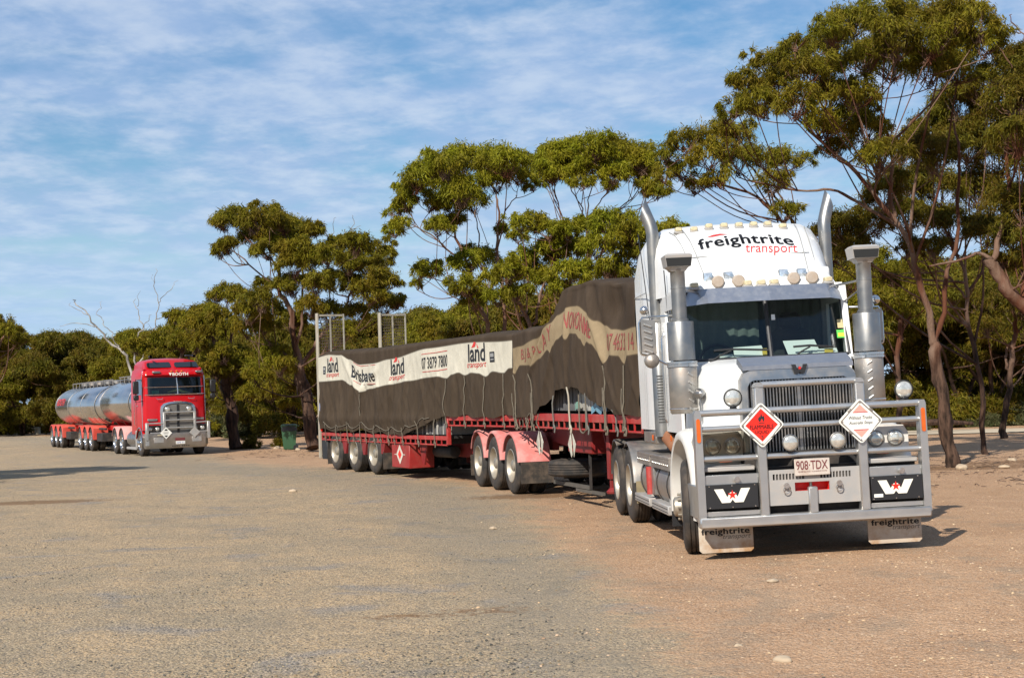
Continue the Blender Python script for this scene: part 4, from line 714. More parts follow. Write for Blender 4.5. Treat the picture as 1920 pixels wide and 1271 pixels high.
# ================================================================ white prime mover
def tyre_mb(ro, w, ri, x0=0.0, s=1):
    """tyre about the X axis; outer sidewall at x0, body running inwards (s = +1: towards +x)"""
    sh = .035
    pr = [(ri, .02), (ri + .02, 0.0), (ro - .12, -.012), (ro - .05, 0.0), (ro - .015, .02), (ro, sh + .01)]
    g = []
    for i in range(4):
        a = sh + .01 + (w - 2 * sh - .02) * (i + .35) / 4; b = a + .012
        g += [(ro, a - .002), (ro - .014, a), (ro - .014, b), (ro, b + .002)]
    pr += g + [(ro, w - sh - .01), (ro - .015, w - .02), (ro - .05, w), (ro - .12, w + .012), (ri + .02, w), (ri, w - .02)]
    return MB().lathe([(r, x0 + s * h) for r, h in pr], (0, 0, 0), 'X', 40)
def rim_dual(ri, w, s=1):
    pr = [(ri + .012, 0.0), (ri - .004, -.008), (ri - .018, .01), (ri - .03, .05), (ri - .045, w * .52), (ri - .075, w * .60), (.17, w * .60), (.16, w * .56), (.115, w * .55), (.105, w * .12), (.08, w * .06), (.001, w * .05)]
    mb = MB().lathe([(r, s * h) for r, h in pr], (0, 0, 0), 'X', 32)
    for k in range(10):
        a = 6.283 * k / 10; c = (0, math.cos(a) * .14, math.sin(a) * .14)
        mb.cyl((s * w * .56, c[1], c[2]), (s * w * .45, c[1], c[2]), .014, 6)
    return mb
def rim_steer(ri, w, s=1):
    pr = [(ri + .012, 0.0), (ri - .005, -.006), (ri - .02, .02), (ri - .04, .06), (ri - .06, .06), (.18, -.01), (.15, -.02), (.115, -.02), (.105, -.09), (.07, -.11), (.001, -.11)]
    mb = MB().lathe([(r, s * h) for r, h in pr], (0, 0, 0), 'X', 32)
    for k in range(10):
        a = 6.283 * k / 10; mb.cyl((s * -.02, math.cos(a) * .14, math.sin(a) * .14), (s * -.06, math.cos(a) * .14, math.sin(a) * .14), .013, 6)
    return mb
_WC = {}
def wheel(parent, x, y, z, ro, w, ri, kind, s, rimmat, tyremat=None, rz=0.0):
    key = (ro, w, ri, kind, s, rimmat.name)
    if key not in _WC:
        _WC[key] = ((rim_dual if kind == 'dual' else rim_steer)(ri, w, s).mesh('wheel', rimmat, 40), tyre_mb(ro, w, ri, 0, s).mesh('tyre', tyremat or M_rubber, 35))
    a, b = _WC[key]
    o = obj('wheel', a, None, parent, loc=(x, y, z), rot=(0, 0, rz)); obj('tyre', b, None, o); return o
def mir(half): return [(-x, z) for x, z in half[::-1]] + [(x, z) for x, z in half if x > 1e-6]
def ring(half, y): return [(x, y, z) for x, z in mir(half)]
def rot_box(cx, cy, cz, sx, sy, sz, M_, b=.005):
    m = MB().box(-sx / 2, sx / 2, -sy / 2, sy / 2, -sz / 2, sz / 2, b)
    m.v = [tuple(M_ @ Vector(p) + Vector((cx, cy, cz))) for p in m.v]; return m
def merge(*ms):
    r = MB()
    for m in ms: r.add(m.v, m.f)
    return r
def lamp(parent, x, y, z, r, name='driving_lamp', body=M_chromed, lens=M_lens, depth=.09, lab=None):
    b = MB().lathe([(.001, depth), (r * .55, depth * .95), (r * .92, depth * .4), (r, 0.0), (r, -.015), (r * .93, -.02), (r * .92, -.004)], (x, y, z), 'Y', 24)
    o = obj(name, b, body, parent, label=lab)
    obj('lens', MB().lathe([(r * .92, -.004), (r * .8, -.018), (r * .4, -.028), (.001, -.03)], (x, y, z), 'Y', 24), lens, o)
    return o
W_POLY = [(0, 1), (.25, 1), (.355, .40), (.44, .74), (.56, .74), (.645, .40), (.75, 1), (1, 1), (.80, 0), (.565, 0), (.5, .22), (.435, 0), (.20, 0)]
def star(cx, cy, r): return [(cx + (r if k % 2 == 0 else r * .40) * math.sin(math.pi * k / 5), cy + (r if k % 2 == 0 else r * .40) * math.cos(math.pi * k / 5)) for k in range(10)]
def white_truck():
    T = thing('prime_mover', 'white long-nosed prime mover with a silver bull bar and two tall exhaust stacks', 'truck', (3.128, 15.979, .045), (R(-.259), R(-.986), R(3.265)))
    AX, D1, D2 = 1.05, 5.45, 6.83
    # ---- chassis
    c = MB()
    for s in (-1, 1): c.box(s * .38, s * .46, .7, 7.9, .74, 1.0)
    for y in (1.0, 2.6, 4.4, 5.4, 6.2, 6.9, 7.8): c.box(-.38, .38, y, y + .1, .78, .95)
    c.cyl((-.9, AX, .52), (.9, AX, .52), .07, 10)
    for y in (D1, D2): c.cyl((-.9, y, .52), (.9, y, .52), .10, 10); c.sphere((0, y, .52), .24, 12, 8)
    c.box(-.55, .55, 1.0, 2.6, .62, 1.2); c.box(-.8, .8, 5.6, 6.7, 1.0, 1.14)
    obj('chassis', c, M_dark, T)
    obj('fifth_wheel', MB().lathe([(.001, 1.16), (.45, 1.16), (.46, 1.2), (.001, 1.2)], (0, 6.1, 0), 'Z', 24), M_dark, T)
    # ---- wheels
    for s in (-1, 1):
        wheel(T, s * 1.22, AX, .52, .52, .29, .285, 'steer', -s, M_rim, rz=R(-9.0))
        for y in (D1, D2):
            wheel(T, s * 1.235, y, .52, .52, .26, .285, 'dual', -s, M_rim); wheel(T, s * .91, y, .52, .52, .26, .285, 'dual', -s, M_rim)
    # ---- bull bar
    B = MB()
    B.box(-1.23, 1.23, -.05, .10, .352, .47, .018)
    for s in (-1, 1):
        p = [(s * 1.155, .42), (s * 1.235, .42), (s * 1.235, 1.0), (s * 1.232, 1.55), (s * 1.218, 1.585), (s * 1.175, 1.585), (s * 1.158, 1.55), (s * 1.155, 1.0)]
        B.prism(p if s > 0 else p[::-1], 'Y', -.035, .085)
        B.box(s * .485, s * .585, -.045, .08, .46, 1.80, .012); B.lathe([(.05, -.045), (.05, .08)], (s * .535, 0, 1.80), 'Y', 16, 0, math.pi); 
        B.prism([(s * .535 + .05 * math.cos(a * math.pi / 8), 1.80 + .05 * math.sin(a * math.pi / 8)) for a in range(9)], 'Y', -.045, .08)
        B.box(s * .585, s * 1.155, .0, .05, .80, .905, .006)
        B.box(s * .585, s * 1.155, .002, .04, .475, .525, .004)
        B.box(s * 1.19, s * 1.232, .085, .65, .45, .80, .01)
    B.box(-.07, .03, -.047, .03, .46, .735, .012)
    for z, r in ((1.822, .036),): B.tube([(-.5, .01, z), (.5, .01, z)], r, 12)
    for z, r in ((1.553, .036), (1.385, .031), (1.072, .031)): B.tube([(-1.17, .02, z), (1.17, .02, z)], r, 12)
    obj('bull_bar', B, M_bar, T)
    # centre plate with cooling slots and the tow recess
    P = MB(); y0, y1 = -.012, .02
    xl, xr = -.485, .485; rl, rr_ = -.205, .165
    P.box(xl, xr, y0, y1, .882, .925); P.box(xl, xr, y0, y1, .785, .82)
    for a, b in ((-.44, -.095), (.065, .40)):
        for k in range(11): xx = a + (b - a) * k / 10; P.box(xx - .006, xx + .006, y0, y1, .82, .882)
    P.box(xl, -.446, y0, y1, .82, .882); P.box(-.089, .059, y0, y1, .82, .882); P.box(.406, xr, y0, y1, .82, .882)
    P.box(xl, rl, y0, y1, .695, .785); P.box(rr_, xr, y0, y1, .695, .785); P.box(xl, xr, y0, y1, .555, .695)
    cp = obj('bumper_plate', P, M_alub, T)
    rb = MB(); rb.box(rl, rr_, .14, .15, .695, .785); rb.box(rl - .004, rl, .02, .14, .695, .785); rb.box(rr_, rr_ + .004, .02, .14, .695, .785); rb.box(rl, rr_, .02, .14, .785, .789); rb.box(rl, rr_, .02, .14, .691, .695)
    obj('tow_recess', rb, M_signred, T)
    obj('tow_pin', MB().cyl((-.02, .06, .695), (-.02, .06, .785), .018, 12), M_steel, T)
    obj('bumper_backing', MB().box(-1.14, 1.14, .16, .30, .44, .95).box(-.65, .65, .3, .62, .5, 1.1), M_dark, T)
    for x in (-.30, .26):
        h = MB().cyl((x, -.01, .765), (x, -.05, .765), .022, 12); h.cyl((x, -.03, .76), (x, -.055, .76), .03, 12)
        h.tube([(x + .035 * math.cos(a * .63) , -.045, .715 + .04 * math.sin(a * .63)) for a in range(10)], .006, 6, closed=True)
        obj('tow_shackle', h, M_chrome, T)
    for s, x in ((-1, -.82), (1, .93)):
        h = MB().cyl((x, 0, .853), (x, -.06, .853), .022, 12).cyl((x, -.04, .853), (x, -.055, .853), .032, 12); obj('grab_knob', h, M_chrome, T)
    for s in (-1, 1):
        x = s * 1.195; m_ = MB(); pts = [(x + .02 * math.cos(a), 1.375 + s_ * .105 + .02 * math.sin(a)) for s_, r0 in ((1, 0), (-1, math.pi)) for a in [r0 + math.pi * k / 6 for k in range(7)]]
        m_.prism(pts, 'Y', -.048, -.03); obj('side_marker', m_, M_amber, T)
        w = MB().box(s * .60, s * 1.150, -.03, 0.0, .553, .805, .004); o = obj('emblem_panel', w, M_black, T)
        cx = s * .875 if s < 0 else .86
        polyprint('emblem', [[(cx - .19 + .38 * p[0], .615 + .145 * p[1]) for p in W_POLY]], lambda u, v: (u, -.0335, v), M_cream_paint, o)
        polyprint('star', [star(cx, .695, .052)], lambda u, v: (u, -.0365, v), M_signred, o)
        sc_ = MB()
        for qx in (-.24, 0, .24):
            for qz in (.568, .790): sc_.cyl((cx + qx, -.03, qz), (cx + qx, -.036, qz), .007, 8)
        obj('screws', sc_, M_chrome, o)
        if s > 0: obj('sticker', MB().box(.625, .72, -.0335, -.031, .585, .62), M_signwhite, o)
    # number plate
    n = obj('number_plate', MB().box(-.21, .165, -.06, -.05, .855, 1.03, .004), M_plate, T)
    lettering('lettering', '908·TDX', .335, .095, lambda u, v: (-.192 + u, -.0625, .915 + v), M_maroon, n, offset=.012)
    lettering('lettering', 'QUEENSLAND - SUNSHINE STATE', .30, .016, lambda u, v: (-.172 + u, -.0625, .888 + v), M_maroon, n)
    # placards
    def placard(cx, cz, red):
        rad = .232; k = .03
        def dia(r, c_):
            out = []
            for a in range(4):
                A = math.pi / 2 * a; d = Vector((math.cos(A), math.sin(A))); t = Vector((-d.y, d.x))
                for q in (-1, -.4, .4, 1): out.append(((d * (r - c_ * (abs(q) * .8 + .25)) + t * (c_ * q))[0] + cx, (d * (r - c_ * (abs(q) * .8 + .25)) + t * (c_ * q))[1] + cz))
            return out
        o = obj('placard', MB().prism(dia(rad + .012, k), 'Y', -.085, -.07), M_signwhite, T, label='red flammable liquid placard' if red else 'white slogan placard')
        fr = MB(); pp = dia(rad - .018, .012); fr.tube([(x, -.088, z) for x, z in pp], .006, 5, closed=True); obj('placard_rim', fr, M_steel, o)
        fn = lambda u, v: (u, -.0870, v); f2 = lambda u, v: (u, -.0885, v)
        for sx in (-1, 1):
            for sz in (-1, 1): obj('clip', rot_box(cx + sx * .113, -.09, cz + sz * .113, .05, .012, .02, rotm('Y', R(45 * sx * sz))), M_steel, o)
        for d in ((0, .195), (0, -.195), (.195, 0), (-.195, 0)): obj('bolt', MB().cyl((cx + d[0], -.085, cz + d[1]), (cx + d[0], -.094, cz + d[1]), .008, 8), M_steel, o)
        q = .172
        if red:
            polyprint('placard_face', [[(cx, cz + q), (cx - q, cz), (cx, cz - q), (cx + q, cz)]], fn, M_signred, o)
            lettering('lettering', 'FLAMMABLE', .25, .046, lambda u, v: f2(cx - .125 + u, cz - .042 + v), M_paint_black, o, bold=.02)
            lettering('lettering', 'LIQUID', .14, .040, lambda u, v: f2(cx - .070 + u, cz - .095 + v), M_paint_black, o, bold=.02)
            lettering('lettering', '3', .026, .042, lambda u, v: f2(cx - .013 + u, cz - .15 + v), M_paint_black, o, offset=.01)
            fl = [(0, .115), (.012, .075), (.03, .085), (.034, .05), (.026, .028), (.012, .02), (.014, .04), (.004, .055), (-.008, .035), (-.012, .02), (-.028, .028), (-.036, .052), (-.022, .078), (-.012, .07)]
            polyprint('flame_mark', [[(cx + a, cz + .012 + b) for a, b in fl], [(cx - .032, cz + .018), (cx + .032, cz + .018), (cx + .032, cz + .026), (cx - .032, cz + .026)]], f2, M_paint_black, o)
        else:
            t = .10
            polyprint('placard_corner', [[(cx, cz + q), (cx - q + t, cz + t), (cx + q - t, cz + t)]], fn, M_signpink, o); polyprint('placard_corner', [[(cx, cz - q), (cx + q - t, cz - t), (cx - q + t, cz - t)]], fn, M_signpink, o)
            polyprint('placard_line', [[(cx - .08, cz + t - .012), (cx + .08, cz + t - .012), (cx + .08, cz + t - .004), (cx - .08, cz + t - .004)], [(cx - .08, cz - t + .004), (cx + .08, cz - t + .004), (cx + .08, cz - t + .012), (cx - .08, cz - t + .012)]], f2, M_paint_red, o)
            lettering('lettering', 'Without Trucks', .25, .036, lambda u, v: f2(cx - .125 + u, cz + .018 + v), M_paint_black, o, shear=.3)
            lettering('lettering', 'Australia Stops', .25, .040, lambda u, v: f2(cx - .125 + u, cz - .042 + v), M_paint_black, o, shear=.3)
    placard(-.537, 1.405, True); placard(.512, 1.395, False)
    # lamps on the bars
    for x, z in ((-.235, 1.205), (.27, 1.205)):
        lamp(T, x, -.04, z, .088, lens=M_lens)
    for x in (-.79, 1.045):
        o = lamp(T, x, .09, 1.70, .10, body=M_black)
        obj('bracket', MB().cyl((x, .06, 1.58), (x, .1, 1.61), .035, 10).box(x - .03, x + .03, .05, .13, 1.56, 1.60), M_black, o)
    # ---- headlamps
    for s in (-1, 1):
        prof = [(.66, 1.03), (1.13, 1.03), (1.15, 1.06), (1.15, 1.24), (1.10, 1.32), (.70, 1.34), (.66, 1.30)]
        o = obj('headlamp_pod', MB().prism([(s * a, b) for a, b in (prof if s > 0 else prof[::-1])], 'Y', .36, 1.0), M_chromed if s < 0 else M_fender, T)
        for x in (.79, 1.005):
            h = lamp(o, s * x - (.0 if s > 0 else -.02), .355, 1.185, .092, 'headlight', M_chromed, M_lens, .05)
        obj('indicator', MB().box(s * .78, s * .92, .33, .36, 1.02, 1.06, .005), M_amber, T)
        obj('headlamp_shelf', MB().box(s * .6, s * 1.14, .06, .5, .935, .985, .01), M_alub, T)
    obj('headlamp_shield', MB().box(-1.15, -.60, .245, .250, 1.10, 1.36, 0), glass_mat('dusty_perspex', (.80, .77, .70)), T)
    # ---- grille
    G = MB(); go = [(-.62, 1.02), (.64, 1.02), (.64, 1.88), (.60, 1.955), (.53, 1.985), (-.51, 1.985), (-.58, 1.955), (-.62, 1.88)]
    gi = [(-.555, 1.02), (.575, 1.02), (.575, 1.80), (.545, 1.855), (.50, 1.875), (-.48, 1.875), (-.525, 1.855), (-.555, 1.80)]
    vs = [(x, .44, z) for x, z in go] + [(x, .425, z) for x, z in gi] + [(x, .62, z) for x, z in go] + [(x, .50, z) for x, z in gi]
    fs = []
    for i in range(1, 8): j = (i + 1) % 8; fs += [(i, j, 8 + j, 8 + i), (i, 16 + i, 16 + j, j), (8 + i, 8 + j, 24 + j, 24 + i)]
    obj('grille_shell', G.add(vs, fs), M_chromed, T)
    bars = MB()
    for k in range(33):
        x = -.545 + 1.11 * k / 32; w_ = .0075 if k != 16 else .022
        bars.box(x - w_ * .8, x + w_ * .8, .455, .485, 1.02, 1.87)
    obj('grille_bars', bars, M_chromed, T, kind='stuff')
    obj('radiator', MB().box(-.555, .575, .52, .6, 1.02, 1.875), M_void, T)
    bg = MB().loft([[(-.595, .43, 1.985), (.615, .43, 1.985), (.615, .43, 2.03), (-.595, .43, 2.03)], [(-.60, .72, 2.06), (.62, .72, 2.06), (.62, .70, 2.13), (-.60, .70, 2.13)]], closed=True)
    obj('bonnet_guard', bg, M_visor, T)
    e = obj('bonnet_emblem', MB().prism([(-.085 + .02 + .17 * p[0], 1.925 + .10 * p[1]) for p in W_POLY], 'Y', .40, .424), M_black, T)
    polyprint('star', [star(.02, 1.985, .022)], lambda u, v: (u, .3975, v), M_signred, e)
    # ---- bonnet
    H = [ring([(0, 2.07), (.38, 2.065), (.56, 2.02), (.635, 1.90), (.655, 1.45), (.66, 1.02)], .60),
         ring([(0, 2.09), (.42, 2.085), (.62, 2.04), (.72, 1.92), (.78, 1.45), (.80, 1.02)], .80),
         ring([(0, 2.12), (.50, 2.11), (.74, 2.06), (.86, 1.93), (.91, 1.45), (.93, 1.02)], 1.25),
         ring([(0, 2.15), (.60, 2.14), (.86, 2.09), (.96, 1.96), (.99, 1.45), (1.0, 1.10)], 1.90)]
    bo = obj('bonnet', MB().loft(H), M_white, T, ang=50)
    # ---- front mudguards
    for s in (-1, 1):
        rings = []
        for k in range(23):
            a = R(-12 + 222 * k / 22); cy, sy = -math.cos(a), math.sin(a)
            def pt(x, r, dz=0): return (s * x, 1.13 + cy * r * 1.0, .53 + max(-.15, sy) * r * 1.02)
            rings.append([pt(.66, .80), pt(.95, .84), pt(1.13, .83), pt(1.205, .80), pt(1.225, .75), pt(1.215, .715), pt(1.12, .70), pt(.66, .70)])
        obj('mudguard', MB().loft(rings, closed=True), M_fender, T, ang=50)
        obj('mudguard_flap', MB().box(s * .98, s * 1.2, 1.98, 2.0, .22, .55), M_black, T)
        fl = MB().box(s * .62, s * 1.20, .25, .262, .075, .36, .0)
        f_ = obj('mudflap', MB().prism([(s * .62, .36), (s * .62, .10), (s * .65, .072), (s * 1.17, .072), (s * 1.20, .10), (s * 1.20, .36)][:: (1 if s > 0 else -1)], 'Y', .25, .265), M_flap, T)
        x0 = -1.185 if s < 0 else .645
        lettering('lettering', 'freightrite', .52, .085, lambda u, v, x0=x0: (x0 + .01 + u, .2465, .245 + v), M_paint_black, f_, bold=.03, space=1.06)
        lettering('lettering', 'transport', .30, .055, lambda u, v, x0=x0: (x0 + .24 + u, .2465, .20 + v), mat('faded_print', (.12, .10, .085), .6), f_, shear=.35)
    # ---- cab
    C_ = MB()
    for s in (-1, 1):
        # A pillar, door panel, window header, B pillar
        C_.prism([(1.86, 2.10), (1.97, 2.10), (2.12, 2.96), (2.02, 2.96)], 'X', s * .955, s * 1.03)
        C_.box(s * .99, s * 1.03, 1.97, 2.95, 1.30, 2.14); C_.box(s * .99, s * 1.03, 2.12, 2.95, 2.78, 2.96)
        C_.box(s * .99, s * 1.03, 2.80, 3.2, 2.14, 2.78); C_.box(s * .985, s * 1.025, 2.95, 3.2, 1.3, 2.96)
    C_.box(-1.0, 1.0, 1.84, 1.92, 1.9, 2.125); C_.box(-.955, .955, 2.02, 2.12, 2.87, 2.96)
    C_.box(-1.0, 1.0, 2.05, 3.2, 2.955, 3.0)
    obj('cab', C_, M_white, T)
    fr = MB()
    def wsc(x, t): return (x, 1.875 + .165 * t - .03 * (1 - abs(x)), 2.14 + .735 * t)
    def bar(x0, t0, x1, t1, r): fr.tube([wsc(x0, t0), wsc((x0 + x1) / 2, (t0 + t1) / 2), wsc(x1, t1)], r, 8)
    bar(-.94, 0.0, .04, 0.0, .022); bar(.07, 0.0, .98, 0.0, .022); bar(-.93, 1, .95, 1, .022); bar(-.95, 0.0, -.92, 1, .02); bar(.99, 0.0, .95, 1, .02); bar(.055, 0.0, .045, 1, .026)
    obj('windscreen_surround', fr, M_black, T)
    for a, b in ((-.935, .05), (.06, .975)):
        n_ = 6; rows = [[wsc(a + (b - a) * k / n_, t) for k in range(n_ + 1)] for t in (0, 1)]
        gl = obj('windscreen', MB().loft(rows, cap=False), M_glass, T)
        if a > 0:
            g0 = lambda u, v: tuple(Vector(wsc(u, v)) + Vector((0, -.006, 0)))
            polyprint('sticker', [[(.885, .42), (.955, .42), (.955, .56), (.885, .56)]], g0, mat('tan_sticker', (.50, .42, .22), .6), gl)
            polyprint('sticker', [[(.865, .26), (.965, .26), (.965, .39), (.865, .39)]], g0, mat('green_sticker', (.10, .55, .08), .6), gl)
            polyprint('sticker', [[(.88, .285), (.955, .285), (.955, .34), (.88, .34)]], lambda u, v: tuple(Vector(wsc(u, v)) + Vector((0, -.009, 0))), mat('yellow_sticker', (.75, .70, .05), .6), gl)
            polyprint('sticker', [[(.10, .60), (.145, .60), (.145, .69), (.10, .69)]], g0, mat('white_sticker', (.6, .62, .62), .6), gl)
    for s in (-1, 1): obj('side_window', MB().add([(s * 1.01, 1.98, 2.14), (s * 1.01, 2.8, 2.14), (s * 1.01, 2.8, 2.78), (s * 1.01, 2.1, 2.78)], [(0, 1, 2, 3)]), M_glass, T)
    i_ = MB().box(-.98, .98, 1.95, 3.15, 1.5, 1.56).box(-.95, .95, 1.93, 2.25, 1.95, 2.155, .03)
    obj('dashboard', i_, M_void, T)
    obj('curtain', MB().loft([[(-.98 + 1.03 * k / 40, 2.42 + .015 * math.sin(k * 1.3), z) for k in range(41)] for z in (1.56, 2.92)], cap=False), M_curtain, T)
    obj('curtain', MB().loft([[(.04 + .94 * k / 40, 2.98 + .02 * math.sin(k * 1.3), z) for k in range(41)] for z in (1.56, 2.92)], cap=False), M_curtain, T)
    for x in (.52,): obj('seat', MB().box(x - .25, x + .25, 2.45, 2.9, 1.7, 1.95, .05).box(x - .24, x + .24, 2.72, 2.86, 1.9, 2.5, .05).box(x - .13, x + .13, 2.73, 2.84, 2.5, 2.7, .04), mat('cab_seat', (.03, .035, .035), .9), T)
    obj('steering_wheel', MB().tube([(-.48 + .23 * math.cos(a * .3927), 2.30 + .08 * math.sin(a * .3927), 2.12 + .21 * math.sin(a * .3927)) for a in range(16)], .016, 8, closed=True), M_black, T)
    pp = MB(); pp.add([(-.37, 1.93, 2.165), (.0, 1.93, 2.165), (-.02, 2.02, 2.29), (-.36, 2.02, 2.28)], [(0, 1, 2, 3)]); pp.add([(.27, 1.92, 2.165), (.66, 1.92, 2.165), (.62, 2.03, 2.33), (.24, 2.03, 2.33)], [(0, 1, 2, 3)])
    pp.add([(.62, 1.9, 2.165), (.86, 1.9, 2.165), (.86, 1.95, 2.215), (.62, 1.95, 2.215)], [(0, 1, 2, 3)]); pp.add([(-.55, 1.9, 2.165), (-.38, 1.9, 2.165), (-.38, 1.94, 2.2), (-.55, 1.94, 2.2)], [(0, 1, 2, 3)])
    obj('papers', pp, M_paper, T)
    obj('notepad', MB().box(-.03, .02, 1.92, 1.95, 2.16, 2.25).box(.70, .80, 1.885, 1.9, 2.165, 2.21), mat('yellow_pad', (.75, .55, .08), .7), T)
    for x0, x1, x2 in ((-.68, -.42, .02), (.30, .52, .80)):
        w = MB(); q = lambda x, t: tuple(Vector(wsc(x, t)) + Vector((0, -.03, 0)))
        w.tube([q(x0, -.03), q((x0 + x1) / 2, .07), q(x1, .14)], .011, 6); w.tube([q(x1 - .2, .15), q(x1, .16), q(x2, .12)], .013, 6); obj('wiper', w, M_black, T)
    # sun visor in three folded plates
    vz = [(-.93, 1.93), (-.70, 1.62), (.02, 1.56), (.74, 1.62), (.96, 1.93)]
    for a, b in zip(vz[:-1], vz[1:]):
        lo = lambda p: (p[0], p[1], 2.795 - (.01 if abs(p[0]) > .8 else 0)); hi = lambda p: (p[0] * .985, p[1] + .16, 2.975)
        v_ = MB().loft([[lo(a), lo(b), hi(b), hi(a)], [tuple(Vector(lo(a)) + Vector((0, .012, 0))), tuple(Vector(lo(b)) + Vector((0, .012, 0))), tuple(Vector(hi(b)) + Vector((0, .012, 0))), tuple(Vector(hi(a)) + Vector((0, .012, 0)))]], closed=True)
        obj('sun_visor', v_, M_visor, T, ang=20)
    # ---- sleeper and roof fairing
    def prof(y): return float(np.interp(y, [2.0, 2.2, 2.45, 2.7, 2.95, 3.2, 3.5, 3.9, 4.15, 4.3], [3.02, 3.20, 3.43, 3.63, 3.77, 3.85, 3.89, 3.88, 3.80, 3.68]))
    def hw(y): return float(np.interp(y, [2.0, 2.6, 3.0, 3.4, 4.3], [.93, .985, 1.03, 1.13, 1.17]))
    def rhalf(y):
        t = prof(y); w = hw(y); c = min(.34, (t - 2.93) * .8); zb = 2.96 if y < 3.25 else 1.32
        return [(0, t + .02), (w * .45, t + .012), (w - c * .75, t - .02), (w - c * .36, t - c * .28), (w - c * .10, t - c * .68), (w, t - c * 1.15), (w + .005, max(zb, t - c * 1.5 - .2) if y < 3.25 else 2.9), (w + .01, zb)]
    ysr = [2.0, 2.1, 2.25, 2.45, 2.7, 2.95, 3.1, 3.2]; 
    obj('roof_fairing', MB().loft([ring(rhalf(y), y) for y in ysr]), M_white, T, ang=50)
    obj('sleeper', MB().loft([ring(rhalf(y), y) for y in (3.26, 3.5, 3.9, 4.15, 4.3)]), M_white, T, ang=50)
    obj('sleeper_skirt', MB().box(-1.15, 1.15, 3.3, 4.32, 1.14, 1.31, .02), M_steel, T)
    def seam(pts, r=.006): return MB().tube(pts, r, 5)
    M_seam = mat('panel_gap', (.28, .28, .27), .7)
    sm = MB()
    for s in (-1, 1):
        sm.tube([(s * (.62 + .10 * (y - 2.05)), y, prof(y) + .008 - .012 * (y < 2.4)) for y in np.linspace(2.06, 3.1, 14)], .007, 5)
        sm.tube([(s * (hw(y) - .20), y, prof(y) - .035) for y in np.linspace(2.2, 3.15, 10)], .006, 5)
    sm.tube([(x, 2.42, prof(2.42) + .016 - .02 * abs(x)) for x in np.linspace(-.72, .72, 12)], .006, 5)
    sm.box(-1.183, -1.178, 3.75, 3.757, 1.35, 3.4); sm.box(-1.185, -1.176, 3.27, 4.3, 3.05, 3.058)
    obj('panel_seams', sm, M_seam, T)
    from mathutils.bvhtree import BVHTree
    sl_ = [o for o in T.children if o.name.startswith('roof_fairing')][0].data
    bvh = BVHTree.FromPolygons([v.co[:] for v in sl_.vertices], [tuple(p.vertices) for p in sl_.polygons])
    def roofpt(x, z, off=.005):   # print lies on the fairing: the point straight behind (x, z)
        h, n, _, _ = bvh.ray_cast(Vector((x, -2, z)), Vector((0, 1, 0)))
        if h is None: return (x, 3.0, z)
        if n.y > 0: n = -n
        return tuple(h + n * off)
    sl = [o for o in T.children if o.name.startswith('roof_fairing')][0]
    arch = lambda u, v: (u, v + .055 * (1 - ((u - .59) / .59) ** 2) - .02)
    lettering('lettering', 'freightrite', 1.18, .185, lambda u, v: roofpt(-.60 + u, 3.475 + v), M_paint_black, sl, bold=.028, cuts=14, warp=arch, space=1.06)
    lettering('lettering', 'transport', .64, .145, lambda u, v: roofpt(-.04 + u, 3.375 + v), M_paint_red, sl, shear=.35, cuts=8, warp=lambda u, v: (u, v + .02 - .05 * u))
    polyprint('swoosh', [[(-.47, 3.665), (-.38, 3.70), (-.28, 3.715), (-.18, 3.70), (-.28, 3.693), (-.37, 3.676)]], lambda u, v: roofpt(u, v), M_paint_red, sl)
    for x in (-.77, -.575, -.385, -.195, -.005, .18, .36, .54):
        if x == .54: zz, yy = prof(2.98) - .0, 2.98
        else: zz, yy = prof(3.02), 3.02 - .0
        zz -= .03 * (abs(x) > .5)
        o = obj('roof_marker', MB().box(x - .052, x + .052, yy - .08, yy + .06, zz - .01, zz + .03, .012), M_alub, T)
        obj('lens', MB().box(x - .042, x + .042, yy - .09, yy + .03, zz + .018, zz + .072, .012), M_cream, o)
    for x in (-.80, -.165, .0, .155, .80):
        yy, zz = 1.98, 3.0
        o = obj('roof_marker', MB().box(x - .06, x + .06, yy - .10, yy + .06, zz - .03, zz + .01, .012), M_alub, T)
        obj('lens', MB().box(x - .045, x + .045, yy - .10, yy + .03, zz, zz + .06, .012), M_cream, o)
    for x in (-.60, -.355, .31, .53):
        yy, zz = 2.10, 3.13
        o = obj('work_lamp', MB().box(x - .055, x + .055, yy - .02, yy + .05, zz - .055, zz + .055, .01), M_chromed, T)
        obj('lens', MB().add([(x - .05, yy - .022, zz - .05), (x + .05, yy - .022, zz - .05), (x + .05, yy - .022, zz + .05), (x - .05, yy - .022, zz + .05), (x, yy - .055, zz)], [(0, 1, 4), (1, 2, 4), (2, 3, 4), (3, 0, 4)]), M_sqlens, o)
        obj('stalk', MB().cyl((x, yy + .02, zz - .12), (x, yy + .02, zz - .05), .012, 8), M_black, o)
        x2 = x + .10
        o = obj('covered_lamp', MB().lathe([(.001, -.05), (.06, -.048), (.074, -.035), (.076, 0), (.06, .05), (.001, .07)], (x2, 2.02, 3.065), 'Y', 20), M_cover, T)
    b = obj('beacon', MB().lathe([(.07, 0), (.07, .035), (.05, .05), (.001, .05)], (.86, 2.25, 3.06), 'Z', 18), M_black, T)
    obj('beacon_dome', MB().lathe([(.05, .05), (.048, .12), (.035, .145), (.001, .15)], (.86, 2.25, 3.06), 'Z', 18), mat('white_dome', (.75, .74, .70), .3), b)
    obj('beacon_bracket', MB().box(.80, .92, 2.2, 2.3, 2.98, 3.06), M_steel, b)
